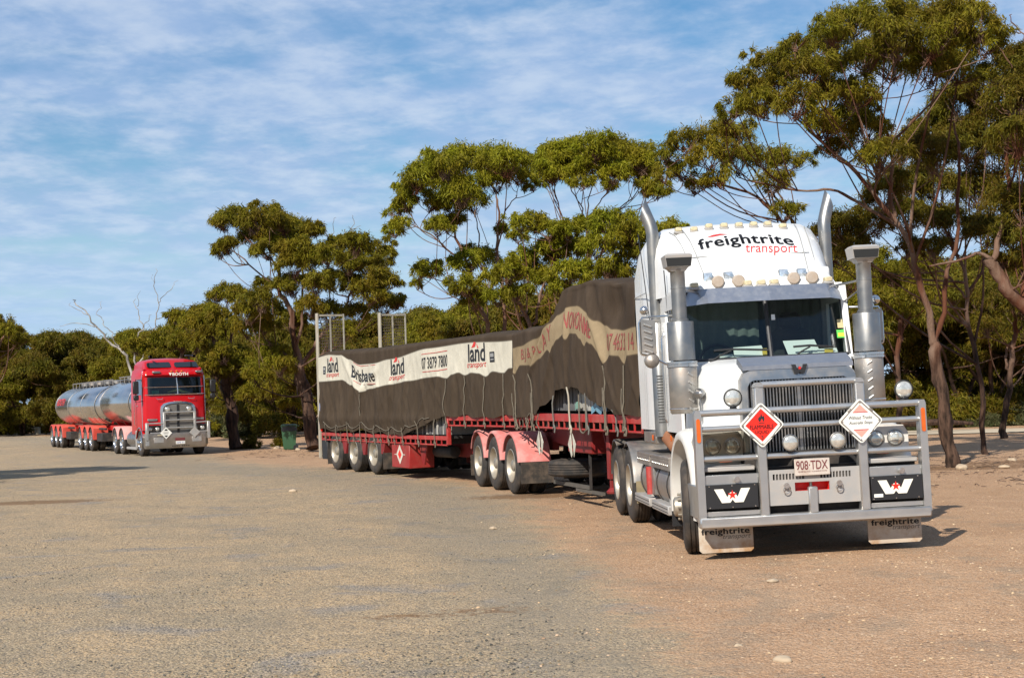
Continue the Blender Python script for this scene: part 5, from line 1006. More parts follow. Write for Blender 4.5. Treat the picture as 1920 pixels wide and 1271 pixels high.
    # ---- air intakes
    for s in (-1, 1):
        cx, cy = (-1.065 if s < 0 else 1.105), 1.5
        a = MB().lathe([(.001, 1.54), (.15, 1.54), (.165, 1.56), (.165, 2.07), (.16, 2.085)], (cx, cy, 0), 'Z', 32)
        o = obj('air_cleaner', a, M_steel, T)
        obj('clamp_band', MB().lathe([(.166, 2.07), (.178, 2.075), (.178, 2.095), (.170, 2.10), (.170, 2.108), (.178, 2.113), (.178, 2.135), (.001, 2.145)], (cx, cy, 0), 'Z', 32).lathe([(.167, 1.585), (.172, 1.59), (.172, 1.60), (.167, 1.605)], (cx, cy, 0), 'Z', 32), M_chrome, o)
        for k in range(5):
            a0 = -math.pi / 2 + (.35 if s < 0 else -.25)
            p0 = Vector((cx + .168 * math.cos(a0 - .16), cy + .168 * math.sin(a0 - .16), 2.0 - k * .098)); p1 = Vector((cx + .168 * math.cos(a0 + .16), cy + .168 * math.sin(a0 + .16), 1.965 - k * .098 + (.07 if s > 0 else 0)))
            obj('louvre', MB().tube([p0, p1], [.013, .013], 8), M_alu, o)
        obj('intake_shield', MB().lathe([(.155, 2.15), (.155, 2.58), (.150, 2.59)], (cx, cy, 0), 'Z', 24, math.pi * .75, math.pi * 2.4).lathe([(.108, 2.15), (.108, 2.6)], (cx, cy, 0), 'Z', 24), M_stack, o)
        obj('intake_pipe', MB().lathe([(.10, 2.14), (.10, 2.62), (.085, 2.63), (.085, 2.97), (.088, 2.972), (.088, 2.985), (.085, 2.987), (.085, 3.16), (.10, 3.19)], (cx, cy, 0), 'Z', 28), M_stack, o)
        h = MB().loft([[(cx + x * a_, cy + y * b_, z) for x, y in ((-1, -1), (1, -1), (1, 1), (-1, 1))] for a_, b_, z in ((.085, .085, 3.17), (.105, .10, 3.20), (.125, .12, 3.215), (.14, .14, 3.22), (.155, .15, 3.32), (.16, .155, 3.345), (.13, .12, 3.37))], closed=True)
        obj('intake_head', h, M_alub, o, ang=25)
        obj('intake_mouth', MB().add([(cx - .136, cy - .1415, 3.222), (cx + .136, cy - .1415, 3.222), (cx + .150, cy - .154, 3.318), (cx - .150, cy - .154, 3.318)], [(0, 1, 2, 3)]), M_void, o)
        obj('intake_stay', MB().tube([(cx, cy, 2.98), (s * .75, 1.9, 2.93)], .012, 6).tube([(cx, cy, 2.9), (s * .99, 2.05, 2.75)], .01, 6), M_chromed, o)
    # ---- exhaust stacks
    for s in (-1, 1):
        cx, cy = (-1.065 if s < 0 else 1.14), 3.22
        p = [(cx, cy, 1.3), (cx, cy, 3.70), (cx, cy, 3.80), (cx + s * .008, cy + .01, 3.87), (cx + s * .028, cy + .02, 3.94), (cx + s * .055, cy + .04, 4.02)]
        o = obj('exhaust_stack', MB().tube(p, .079, 24, cap=False), M_stack, T, ang=60)
        # slash-cut tip
        t = MB(); n = 24; d = Vector((s * .32, .2, .92)).normalized(); up = Vector((1, 0, 0)) - d * d.x; up.normalize(); w = d.cross(up); c0 = Vector(p[-1]); ra = []; rb_ = []
        for k in range(n):
            a = 6.283 * k / n; q = c0 + (up * math.cos(a) + w * math.sin(a)) * .079; ra.append(tuple(q - d * .02)); rb_.append(tuple(q + d * (.03 + .10 * (1 - s * math.cos(a) * 1.0))))
        t.loft([ra, rb_], closed=True, cap=False); obj('exhaust_tip', t, M_stack, o, ang=60)
        obj('tip_lining', MB().loft([[tuple(Vector(q) * .97 + c0 * .03) for q in ra], [tuple(Vector(q) * .97 + c0 * .03 - d * .01) for q in rb_]], closed=True, cap=False), M_void, o)  # dark lining inside the open tip
        sh = MB().lathe([(.093, 1.24), (.096, 1.24), (.096, 2.66), (.085, 2.68)], (cx, cy, 0), 'Z', 28)
        g_ = obj('heat_shield', sh, M_stack, o)
        hl = MB()
        for i in range(17):
            for j in range(9):
                a = -math.pi / 2 - .55 + 1.1 * (j + (.5 if i % 2 else 0)) / 9; z = 1.42 + i * .036
                q = Vector((cx + .0975 * math.cos(a), cy + .0975 * math.sin(a), z)); tn = Vector((-math.sin(a), math.cos(a), 0))
                hl.add([tuple(q + tn * .010 * math.cos(b_ * 1.047) + Vector((0, 0, .012 * math.sin(b_ * 1.047)))) for b_ in range(6)], [tuple(range(6))])
        obj('perforations', hl, mat('shield_holes', (.05, .05, .048), .7), o, kind='stuff', ang=0)
        obj('stack_clamp', MB().box(cx - .11, cx + .11, cy - .10, cy + .11, 2.66, 2.71, .01).box(cx - .03, cx + .12, cy - .02, cy + .1, 2.5, 2.53), M_steel, o)
        gr = MB().tube([(cx + .02, cy - .25, 1.42), (cx + .0 - s * .0, cy - .30, 1.46), (cx, cy - .30, 2.3), (cx, cy - .30, 2.45), (cx + s * -.04, cy - .28, 2.53), (cx - s * .1, cy - .25, 2.55)], .014, 8)
        obj('grab_rail', gr, M_chrome, T)
    # ---- mirrors
    for s in (-1, 1):
        cx, cy = (-1.375 if s < 0 else 1.33), 1.95
        mb = MB().prism([(cx - s * -.085, 2.28), (cx - s * .085, 2.25), (cx - s * .085, 2.64), (cx - s * -.085, 2.66)][:: s], 'Y', cy - .05, cy + .05)
        o = obj('mirror', mb, M_steel, T)
        for k in range(5): obj('rib', MB().tube([(cx - .055, cy - .055, 2.60 - k * .075), (cx + .035, cy - .055, 2.565 - k * .075)], .015, 8), M_alu, o)
        obj('mirror_arm', MB().tube([(cx + s * .09, cy, 2.25), (cx + s * .1, cy, 2.30), (cx + s * .1, cy, 2.62), (cx + s * .06, cy, 2.68), (s * 1.0, cy + .15, 2.70)], .013, 8).tube([(cx + s * .09, cy, 2.25), (cx, cy, 2.23), (s * 1.02, cy + .1, 2.05)], .013, 8).tube([(cx, cy, 2.68), (cx, cy, 2.74)], .01, 6), M_chrome, o)
        obj('spot_mirror', MB().sphere((cx - s * -.03, cy, 2.765), .055, 16, 10), M_chrome, o)
        obj('lower_mirror', MB().lathe([(.001, -.06), (.06, -.05), (.088, -.02), (.09, .01), (.001, .012)], (s * 1.33 + (-.02 if s < 0 else 0), cy - .02, 2.17), 'Y', 20), M_steel, o)
    obj('horn', MB().lathe([(.001, -.10), (.03, -.09), (.055, -.03), (.062, .02), (.062, .05), (.02, .10), (.001, .14)], (-.93, 1.22, 1.76), 'Y', 16).cyl((-.93, 1.22, 1.45), (-.93, 1.22, 1.72), .012, 6), M_chromed, T)
    for (x, z0, z1) in ((-1.02, 2.55, 3.28),): obj('aerial', MB().tube([(x, 2.6, z0 + .1), (x - .02, 2.62, z1)], .007, 5), M_black, T)
    obj('aerial', MB().tube([(-1.19, 3.0, 2.7), (-1.19, 3.6, 3.84)], .006, 5), M_black, T)
    # ---- side: tanks, steps, battery box
    for s in (-1, 1):
        for y0, y1 in ((2.15, 3.35), (3.62, 4.72)):
            o = obj('fuel_tank', MB().lathe([(.001, y0), (.30, y0), (.325, y0 + .025), (.325, y1 - .025), (.30, y1), (.001, y1)], (s * .86, 0, .66), 'Y', 32), M_steel, T)
            bd = MB()
            for y in (y0 + .2, y1 - .2): bd.lathe([(.327, y - .025), (.333, y - .025), (.333, y + .025), (.327, y + .025)], (s * .86, 0, .66), 'Y', 32)
            obj('tank_band', bd, M_dark, o)
        o = obj('deck_step', MB().box(s * .62, s * 1.2, 2.05, 4.75, .985, 1.02, .005).box(s * 1.17, s * 1.2, 2.05, 3.42, .86, .985).box(s * 1.17, s * 1.2, 3.6, 4.75, .86, .985), M_steel, T)
        rv = MB()
        for y in np.arange(2.15, 4.75, .15): rv.cyl((s * 1.2, y, .92), (s * 1.207, y, .92), .014, 8)
        obj('rivets', rv, M_chrome, o)
        for y0, y1 in ((2.1, 3.38), (3.62, 4.95)):
            o = obj('side_step', MB().box(s * .95, s * 1.23, y0, y1, .335, .45, .012).box(s * 1.05, s * 1.15, y0 + .3, y0 + .36, .44, .9), M_alub, T)
            st = MB()
            for k in range(2): st.box(s * 1.228, s * 1.234, y0 + .02, y1 - .02, .365 + k * .04, .372 + k * .04)
            obj('tread', st, M_dark, o)
        obj('battery_box', MB().box(s * .75, s * 1.19, 3.38, 3.6, .5, .98, .01), M_steel, T)
        obj('fire_bottle', MB().cyl((s * 1.2, 3.62, .5), (s * 1.2, 3.62, .85), .05, 12), M_redrail, T)
        obj('heat_pipe', MB().tube([(s * 1.0, 3.2, 1.24), (s * .95, 2.95, 1.12), (s * .75, 2.6, 1.08)], .10, 14), mat('rusty_pipe', (.22, .09, .04), .7, var=.2), T)
        for y in (2.72, 3.42): obj('side_marker', MB().box(s * 1.04 if y < 3 else s * 1.16, s * 1.055 if y < 3 else s * 1.175, y - .03, y + .03, 1.19, 1.26, .005), M_amber, T)
    # ---- rear mudguards, stainless half-rounds
    for s in (-1, 1):
        for y, a0, a1 in ((D1, 5, 118), (D2, 62, 175)):
            rs = []
            for k in range(15):
                a = R(a0 + (a1 - a0) * k / 14); cy, sz = -math.cos(a), math.sin(a)
                pt = lambda x, r: (s * x, y + cy * r, .53 + sz * r)
                rs.append([pt(.62, .60), pt(1.20, .60), pt(1.245, .595), pt(1.25, .57), pt(1.235, .575), pt(1.19, .588), pt(.62, .588)])
            obj('rear_mudguard', MB().loft(rs, closed=True), M_steel, T, ang=50)
        obj('mudflap', MB().box(s * .64, s * 1.22, 4.84, 4.855, .30, .60), mat('stained_mudflap', (.20, .16, .09), .8, var=.3), T)
    return T
white_truck()
# ================================================================ trailers and tarpaulins
def arc_guard(y, zc, r, x0, x1, s, a0, a1, lip=.05, th=.012):
    rs = []
    for k in range(17):
        a = R(a0 + (a1 - a0) * k / 16); cy, sz = -math.cos(a), math.sin(a)
        pt = lambda x, q: (s * x, y + cy * q, zc + sz * q)
        rs.append([pt(x0, r), pt(x1 - .03, r), pt(x1, r - .008), pt(x1 + .005, r - lip), pt(x1 - .012, r - lip), pt(x1 - .03, r - th), pt(x0, r - th)])
    return MB().loft(rs, closed=True)
def deck(parent, y0, y1, zt, hp, gap, name='deck'):
    """flat deck: floor, red side panel, open gap with posts, bottom rail"""
    obj(name, MB().box(-1.2, 1.2, y0, y1, zt - .05, zt), M_dark, parent)
    cb = MB(); y = y0 + .15
    while y < y1: cb.box(-1.18, 1.18, y, y + .06, zt - hp - gap, zt - .05); y += .6
    obj('cross_members', cb, M_dark, parent, kind='stuff')
    for s in (-1, 1):
        obj('side_panel', MB().box(s * 1.2, s * 1.25, y0, y1, zt - hp, zt, .006), M_redrail, parent)
        obj('rope_rail', MB().tube([(s * 1.235, y0, zt - hp - gap - .015), (s * 1.235, y1, zt - hp - gap - .015)], .017, 8), M_redrail, parent)
        p = MB(); n = int((y1 - y0) / .3)
        for k in range(n + 1):
            y = y0 + (y1 - y0 - .03) * k / n; p.box(s * 1.222, s * 1.245, y, y + .022, zt - hp - gap - .01, zt - hp)
        obj('rail_posts', p, M_redrail, parent, kind='stuff')
def hang_placard(parent, y, z0, h, x=-1.285):
    w = .17; mz = z0 - h * .48
    o = obj('hanging_placard', MB().prism([(y, z0), (y + w, mz), (y, z0 - h), (y - .035, z0 - h * .9), (y - .012, mz)], 'X', x - .008, x), mat('weathered_placard', (.52, .50, .42), .5, var=.2, vscale=12, dirt=(.12, .09, .06), dscale=9, damt=.7), parent)
    obj('placard_leaf', MB().prism([(y + .02, z0 - .02), (y - .0, z0 - .04), (y - w * .9, mz), (y - .04, z0 - h * .98)], 'X', x + .02, x + .028), MATS['weathered_placard'], o)
def lead_trailer():
    T = thing('flatbed_trailer', 'red flatbed lead trailer coupled behind the white prime mover, faded pink mudguards over three axles', 'trailer', (2.8, 22.0, 0), (0, 0, R(14.9)))
    deck(T, -.62, 6.25, 1.49, .125, .10)
    ch = MB()
    for s in (-1, 1): ch.box(s * .42, s * .54, -.4, 3.2, 1.02, 1.38); ch.prism([(3.2, 1.02), (3.2, 1.38), (6.2, 1.38), (6.2, .95), (3.9, .78)], 'X', s * .42, s * .54); ch.box(s * .42, s * .54, 6.2, 10.2, .78, 1.1)
    for y in np.arange(6.3, 10.2, .6): ch.box(-.42, .42, y, y + .08, .85, 1.0)
    obj('chassis', ch, M_red, T)
    obj('coupling_plate', MB().box(-.5, .5, -.35, .4, .98, 1.02), M_dark, T)
    obj('turntable', MB().lathe([(.001, 1.12), (.45, 1.12), (.46, 1.17), (.001, 1.17)], (0, 7.9, 0), 'Z', 24), M_dark, T)
    for s in (-1, 1):
        for y in (6.55, 7.85, 9.12):
            wheel(T, s * 1.25, y, .52, .52, .26, .30, 'dual', -s, M_rim); wheel(T, s * .92, y, .52, .52, .26, .30, 'dual', -s, M_rim)
            obj('mudguard', arc_guard(y, .54, .605, .66, 1.27, s, 6, 158), M_pink, T, ang=50)
            obj('axle', MB().cyl((-.9 * s, y, .52), (0, y, .52), .07, 8), M_dark, T)
        obj('mudflap', MB().box(s * .64, s * 1.25, 5.86, 5.88, .22, .60), M_rubberd, T)
        obj('mudflap', MB().box(s * .64, s * 1.25, 9.78, 9.80, .2, .62), M_rubberd, T)
        lg = MB().box(s * .82, s * .96, 1.7, 1.84, .48, 1.3, .01).box(s * .85, s * .93, 1.73, 1.81, .34, .5).lathe([(.001, .26), (.10, .26), (.11, .29), (.05, .35), (.001, .35)], (s * .89, 1.77, 0), 'Z', 14)
        obj('landing_leg', lg, M_red, T)
        obj('leg_brace', MB().tube([(s * .89, 1.77, .6), (s * .85, 2.3, 1.25)], .02, 6), M_red, T)
        obj('side_bar', MB().box(s * .88, s * .93, 2.9, 4.9, .26, .32), mat('dusty_grey_bar', (.085, .075, .06), .8, var=.2), T); obj('side_bar', MB().box(s * .88, s * .93, 2.2, 3.6, .20, .25), mat('dusty_grey_bar', (.085, .075, .06)), T)
    sp = tyre_mb(.50, .26, .285, 0, 1); sp.v = [(p[1] - .66, p[2] + 4.35, p[0] + .42) for p in sp.v]
    o = obj('spare_wheel', sp, M_rubber, T)
    obj('spare_carrier', MB().box(-.9, .3, 4.3, 4.4, .37, .41).box(-.30, -.24, 3.2, 3.26, .3, 1.0).box(-.92, -.88, 2.85, 2.88, .26, .95), M_dark, T)
    obj('tool_box', MB().box(-.95, -.55, 2.6, 3.9, .84, 1.24, .015), M_red, T)
    obj('tool_box', MB().box(.55, 1.1, 1.6, 3.2, .6, 1.24, .015), M_red, T)
    obj('headboard', MB().box(-1.22, 1.22, -.62, -.56, 1.5, 3.1), M_dark, T)
    hang_placard(T, 4.46, 1.20, .42); hang_placard(T, 2.60, 1.20, .40)
    return T
LT = lead_trailer()
def rear_trailer():
    T = thing('drop_deck_trailer', 'red drop-deck rear trailer with two tall cream loading ramps upright at its tail', 'trailer', (.8, 29.7, 0), (0, 0, R(25)))
    deck(T, -.85, 2.50, 1.44, .115, .085, 'gooseneck_deck')
    deck(T, 2.58, 11.0, 1.00, .085, .085, 'lower_deck')
    for s in (-1, 1):
        obj('step_post', MB().box(s * 1.17, s * 1.255, 2.50, 2.58, .82, 1.45, .01), M_redrail, T)
        obj('chassis_beam', MB().prism([(-.7, 1.12), (-.7, 1.24), (2.5, 1.24), (2.6, .82), (10.9, .80), (10.9, .60), (3.2, .52), (2.2, .62), (1.9, 1.08)], 'X', s * .45, s * .56), M_red, T)
        for y in (7.10, 8.50, 9.93):
            wheel(T, s * 1.24, y, .545, .475, .25, .285, 'dual', -s, M_rim); wheel(T, s * .92, y, .545, .475, .25, .285, 'dual', -s, M_rim)
            obj('axle', MB().cyl((-.9 * s, y, .54), (0, y, .54), .065, 8), M_dark, T)
        for y in (7.80, 9.21): obj('guard_panel', MB().prism([(y - .22, .88), (y + .22, .88), (y + .07, .5), (y - .07, .5)], 'X', s * 1.0, s * 1.23), M_red, T)
        obj('guard_panel', MB().prism([(6.30, .88), (6.62, .88), (6.60, .55), (6.45, .55)], 'X', s * 1.0, s * 1.23), M_red, T)
        obj('mudflap', MB().box(s * .62, s * 1.24, 6.44, 6.46, .2, .6), M_rubberd, T)
        obj('mudflap', MB().box(s * .62, s * 1.24, 10.55, 10.57, .2, .75), M_rubber, T)
        obj('tail_side', MB().box(s * 1.12, s * 1.24, 10.6, 11.0, .32, .84, .01), M_black, T)
        b = obj('tool_box', MB().box(s * .62, s * 1.215, 4.85, 5.95, .26, .83, .015), mat('dusty_red_box', (.27, .018, .015), .5, var=.15, dirt=(.2, .11, .08), dscale=4, damt=.4), T)
        if s < 0:
            y, z, h = 5.42, .56, .22; x = -1.222
            polyprint('placard', [[(y, z + h), (y + h, z), (y, z - h), (y - h, z)]], lambda u, v: (x, u, v), mat('placard_back', (.55, .50, .42), .5, var=.15), b)
            polyprint('placard_face', [[(y, z + h * .5), (y + h * .5, z), (y, z - h * .5), (y - h * .5, z)]], lambda u, v: (x - .003, u, v), M_signred, b)
            polyprint('placard_line', [[(y + .33, z - .008), (y - .33, z - .008), (y - .33, z + .008), (y + .33, z + .008)]], lambda u, v: (x - .0015, u, v), MATS['placard_back'], b)
        obj('air_tank', MB().lathe([(.001, 3.3), (.12, 3.32), (.13, 3.36), (.13, 4.3), (.12, 4.34), (.001, 4.36)], (s * .75, 0, .64), 'Y', 18), M_dark, T)
        obj('side_brace', MB().prism([(4.2, .83), (4.7, .83), (4.5, .35), (4.4, .35)], 'X', s * 1.0, s * 1.04), M_red, T)
    # loading ramps, folded upright
    for x0, x1 in ((-1.26, -.50), (.46, 1.22)):
        y = 11.14; r = MB()
        pp_ = MB().box(x0, x0 + .05, y - .05, y + .09, .33, 4.07, .008); r.box(x1 - .035, x1, y - .02, y + .04, .33, 4.05, .006); r.box(x0 + .06, x1 - .05, y - .02, y + .04, 3.99, 4.04); r.box(x0 + .06, x1 - .05, y - .02, y + .04, .36, .42)
        r.box((x0 + x1) / 2 - .018, (x0 + x1) / 2 + .018, y - .02, y + .03, .42, 3.99)
        o = obj('loading_ramp', r, mat('weathered_ramp_steel', (.20, .18, .14), .7, var=.25, vscale=8, dirt=(.42, .38, .30), dscale=7, damt=.5), T); obj('ramp_post', pp_, M_post, o)
        ms = MB(); n = 46
        for k in range(n): z = .46 + 3.5 * k / n; ms.box(x0 + .06, x1 - .05, y + .005, y + .017, z, z + .016)
        for k in range(1, 13): xx = x0 + .06 + (x1 - x0 - .11) * k / 13; ms.box(xx - .004, xx + .004, y + .018, y + .026, .42, 3.99)
        obj('mesh_panel', ms, mat('rusty_mesh', (.07, .05, .035), .8, var=.2), o, kind='stuff')
    obj('tail_light', MB().box(-1.26, -1.2, 11.0, 11.03, 1.03, 1.18, .005), M_signred, T)
    obj('flag', MB().box(-1.275, -1.25, 11.02, 11.10, 1.20, 1.42, .01).box(-1.275, -1.25, 11.0, 11.06, 1.5, 1.75, .01), mat('faded_blue_yellow', (.18, .20, .30), .8, var=.5, vscale=9), T)
    obj('tail_bar', MB().box(-1.2, 1.2, 10.98, 11.06, .62, .86, .01), M_redrail, T)
    return T
RT = rear_trailer()
# ---- tarpaulins
def tarp_mat(name, base, band, seam=None):
    m = bpy.data.materials.new(name); m.use_nodes = True; nt = m.node_tree; N = nt.nodes; L = nt.links; p = N['Principled BSDF']; p.inputs['Roughness'].default_value = 0.9; p.inputs['Specular IOR Level'].default_value = .1
    a = N.new('ShaderNodeAttribute'); a.attribute_name = 'band'; tc = N.new('ShaderNodeTexCoord')
    def nz(sc, det, mp=None):
        n = N.new('ShaderNodeTexNoise'); n.inputs['Scale'].default_value = sc; n.inputs['Detail'].default_value = det; n.inputs['Roughness'].default_value = .65
        if mp: q = N.new('ShaderNodeMapping'); q.inputs['Scale'].default_value = mp; L.new(tc.outputs['Object'], q.inputs[0]); L.new(q.outputs[0], n.inputs['Vector'])
        else: L.new(tc.outputs['Object'], n.inputs['Vector'])
        return n.outputs['Fac']
    def mr(f, a_, b_, c_, d_):
        n = N.new('ShaderNodeMapRange'); L.new(f, n.inputs[0])
        for k, v in zip((1, 2, 3, 4), (a_, b_, c_, d_)): n.inputs[k].default_value = v
        return n.outputs[0]
    def mix(f, A, B):
        n = N.new('ShaderNodeMix'); n.data_type = 'RGBA'; L.new(f, n.inputs['Factor'])
        for s, v in ((n.inputs['A'], A), (n.inputs['B'], B)):
            if isinstance(v, tuple): s.default_value = (*v, 1)
            else: L.new(v, s)
        return n.outputs['Result']
    wear = mr(nz(2.0, 7, (1, 1.6, .5)), .45, .75, 0, .45)
    b0 = mix(wear, base, tuple(min(1, c * 1.8 + .006) for c in base)); b1 = mix(mr(nz(3.0, 7), .42, .75, 0, .55), band, tuple(c * .62 for c in band))
    b0 = mix(mr(nz(1.0, 6, (5.5, 5.5, .5)), .60, .80, 0, .35), b0, (.13, .10, .07))
    f = mr(a.outputs['Fac'], 0.0, .006, 0, 1)
    col = mix(f, b0, b1)
    ed = N.new('ShaderNodeMath'); ed.operation = 'ABSOLUTE'; L.new(a.outputs['Fac'], ed.inputs[0])
    col = mix(mr(ed.outputs[0], .0, .02, .45, 0), col, tuple(c * .55 for c in band))
    L.new(col, p.inputs['Base Color'])
    wv = nz(180, 2); bp = N.new('ShaderNodeBump'); bp.inputs['Strength'].default_value = .15; bp.inputs['Distance'].default_value = .004; L.new(wv, bp.inputs['Height'])
    b2 = N.new('ShaderNodeBump'); b2.inputs['Strength'].default_value = .55; b2.inputs['Distance'].default_value = .03; L.new(nz(3.2, 4, (1, 1.6, .7)), b2.inputs['Height']); L.new(bp.outputs[0], b2.inputs['Normal']); L.new(b2.outputs[0], p.inputs['Normal'])
    return m
def curve(pts):
    P = sorted((a, b) for a, b in pts); xs = [a for a, _ in P]; zs = [b for _, b in P]
    def f(y):
        y = np.asarray(y, float); i = np.clip(np.searchsorted(xs, y) - 1, 0, len(xs) - 2); x = np.array(xs); z = np.array(zs)
        t = np.clip((y - x[i]) / (x[i + 1] - x[i]), 0, 1); t = t * t * (3 - 2 * t); return z[i] + (z[i + 1] - z[i]) * t
    return f
class Tarp:
    def __init__(s, top, bt, bb, tb, ropes, y0, y1, amp=.05, seed=1, extra=None):
        s.top, s.bt, s.bb, s.tb = curve(top), curve(bt), curve(bb), curve(tb); s.ropes = sorted(ropes); s.y0, s.y1, s.amp = y0, y1, amp
        s.extra = extra; r = np.random.default_rng(seed); s.ph = r.uniform(0, 6.28, 40); s.fr = r.uniform(.6, 1.5, 40)
    def disp(s, y, z):
        """how far the cloth stands out from the side plane"""
        y = np.asarray(y, float); z = np.asarray(z, float)
        d = np.zeros(np.broadcast(y, z).shape)
        rp = np.array([s.y0] + s.ropes + [s.y1]); i = np.clip(np.searchsorted(rp, y) - 1, 0, len(rp) - 2)
        t = np.clip((y - rp[i]) / np.maximum(rp[i + 1] - rp[i], .05), 0, 1)
        low = np.clip((s.bb(y) + .12 - z) / .35, 0, 1)
        d = d + s.amp * (np.sqrt(np.clip(4 * t * (1 - t), 0, 1)) - .6) * (0.12 + .88 * low)
        for k in range(5):
            d = d + (.0085 - .0014 * k) * np.sin(y * (1.1 + 1.2 * k) * s.fr[k] + s.ph[k] + z * s.fr[k + 8] * 2.4 * (1 if k % 2 else -1))
        d = d + low * .009 * np.sin(y * 6 * s.fr[20] + s.ph[20] + 1.5 * np.sin(z * 3 + s.ph[22])) + low * .004 * np.sin(y * 14 + s.ph[21] + 3 * z)
        for k in range(7):   # sharper diagonal drag folds
            u = y * s.fr[k + 12] * 1.9 + (z - 1.2) * (1.4 if k % 2 else -1.1) * s.fr[k + 20] + s.ph[k + 12]
            d = d + .016 * np.exp(-((np.mod(u + 1.2 * k, 4.3) - 2.1) / .16) ** 2) * np.clip((2.75 - z) / 1.0, .0, 1)
        if s.extra is not None: d = d + s.extra(y, z)
        return d
    def side(s, y, z, off=0.0): return (-(1.275 + float(s.disp(y, z)) + off), float(y), float(z))
    def build(s, name, m, roof_fn, end_z0=None, end_z1=None, n=260, dirs=()):
        Y = np.linspace(s.y0, s.y1, n); ns, nr = 44, 26
        rows = []; band = []
        zt = s.top(Y); zb = s.tb(Y); bb = s.bb(Y); bt = s.bt(Y)
        for k in range(ns):
            t = k / (ns - 1); z = zb + (zt - .07 - zb) * t; x = -(1.275 + s.disp(Y, z)); rows.append((x, z)); band.append(np.minimum(z - bb, bt - z))
        for k in range(nr):
            u = (k + .5) / nr; x = -1.24 + 2.48 * u; c = np.clip(np.minimum(u, 1 - u) / .06, 0, 1); z = zt - .035 * (1 - c) + roof_fn(Y, u); rows.append((np.full(n, x), z)); band.append(np.full(n, -1.0))
        for k in range(18):
            t = 1 - k / 17; z = zb + .02 + (zt - .07 - zb) * t; rows.append((1.275 + s.disp(Y + 3.1, z), z)); band.append(np.minimum(z - bb, bt - z))
        A = np.stack([np.stack([x, Y, z], -1) for x, z in rows]); B_ = np.stack(band); r = len(rows)
        idx = np.arange(r * n).reshape(r, n); F_ = np.stack([idx[:-1, :-1], idx[:-1, 1:], idx[1:, 1:], idx[1:, :-1]], -1).reshape(-1, 4)
        V = A.reshape(-1, 3); bv = B_.ravel()
        # end flaps
        for e, ez in ((0, end_z0), (n - 1, end_z1)):
            if ez is None: continue
            o = len(V); K = 10; ring = A[ns - 1: ns + nr + 1, e]; m_ = len(ring); add = []
            for q in range(K + 1):
                w = ring.copy(); w[:, 2] = ring[:, 2] + (ez - ring[:, 2]) * q / K; w[:, 1] += (.03 * np.sin(w[:, 0] * 7 + q) * min(1, q / 3)) + (.02 if e else -.02) * min(1, q / 2); add.append(w)
            add = np.stack(add); ii = np.arange((K + 1) * m_).reshape(K + 1, m_) + o
            F_ = np.concatenate([F_, np.stack([ii[:-1, :-1], ii[:-1, 1:], ii[1:, 1:], ii[1:, :-1]], -1).reshape(-1, 4)]); V = np.concatenate([V, add.reshape(-1, 3)]); bv = np.concatenate([bv, np.full((K + 1) * m_, -1.0)])
        me = raw_mesh(name, V, F_, 4, m); a = me.attributes.new('band', 'FLOAT', 'POINT'); a.data.foreach_set('value', bv.astype(np.float32))
        o = bpy.data.objects.new(name, me); COL.objects.link(o); return o
def on_tarp(tp, o, name, s, y0, w, h, vrel, m, offset=0.0, shear=0.0, cuts=8, follow=None):
    fol = follow or tp.bb
    return lettering(name, s, w, h, lambda u, v: tp.side(y0 - u, float(fol(y0 - u)) + vrel + v, .007), m, o, offset=offset, shear=shear, cuts=cuts)
def patch(tp, o, name, polys, m, off=.007):
    return polyprint(name, polys, lambda u, v: tp.side(u, v, off), m, o)
def rope(tp, parent, y, z0, z1, yb=None, r=.011, name='rope', wob=.02, m=None, seed=0):
    rnd = random.Random(int(y * 100) + seed); yb = y if yb is None else yb; P = []
    n = max(4, int((z0 - z1) / .12))
    for k in range(n + 1):
        t = k / n; yy = y + (yb - y) * t + rnd.uniform(-wob, wob); z = z0 + (z1 - z0) * t
        zz = max(z, float(tp.tb(yy)) + .02); x = tp.side(yy, zz)[0] - .018 if z > float(tp.tb(yy)) else -1.285
        P.append((x, yy, z))
    o = obj(name, MB().tube(P, r, 5), m or M_rope, parent, ang=80)
    k = MB(); k.tube([(-1.27, yb - .02, z1), (-1.29, yb + .02, z1 - .03), (-1.27, yb + .05, z1 + .01), (-1.285, yb, z1 + .04), (-1.27, yb - .03, z1 - .02), (-1.275, yb - .01, z1 - .10)], r * 1.2, 5)
    obj('knot', k, m or M_rope, o, ang=80); return o
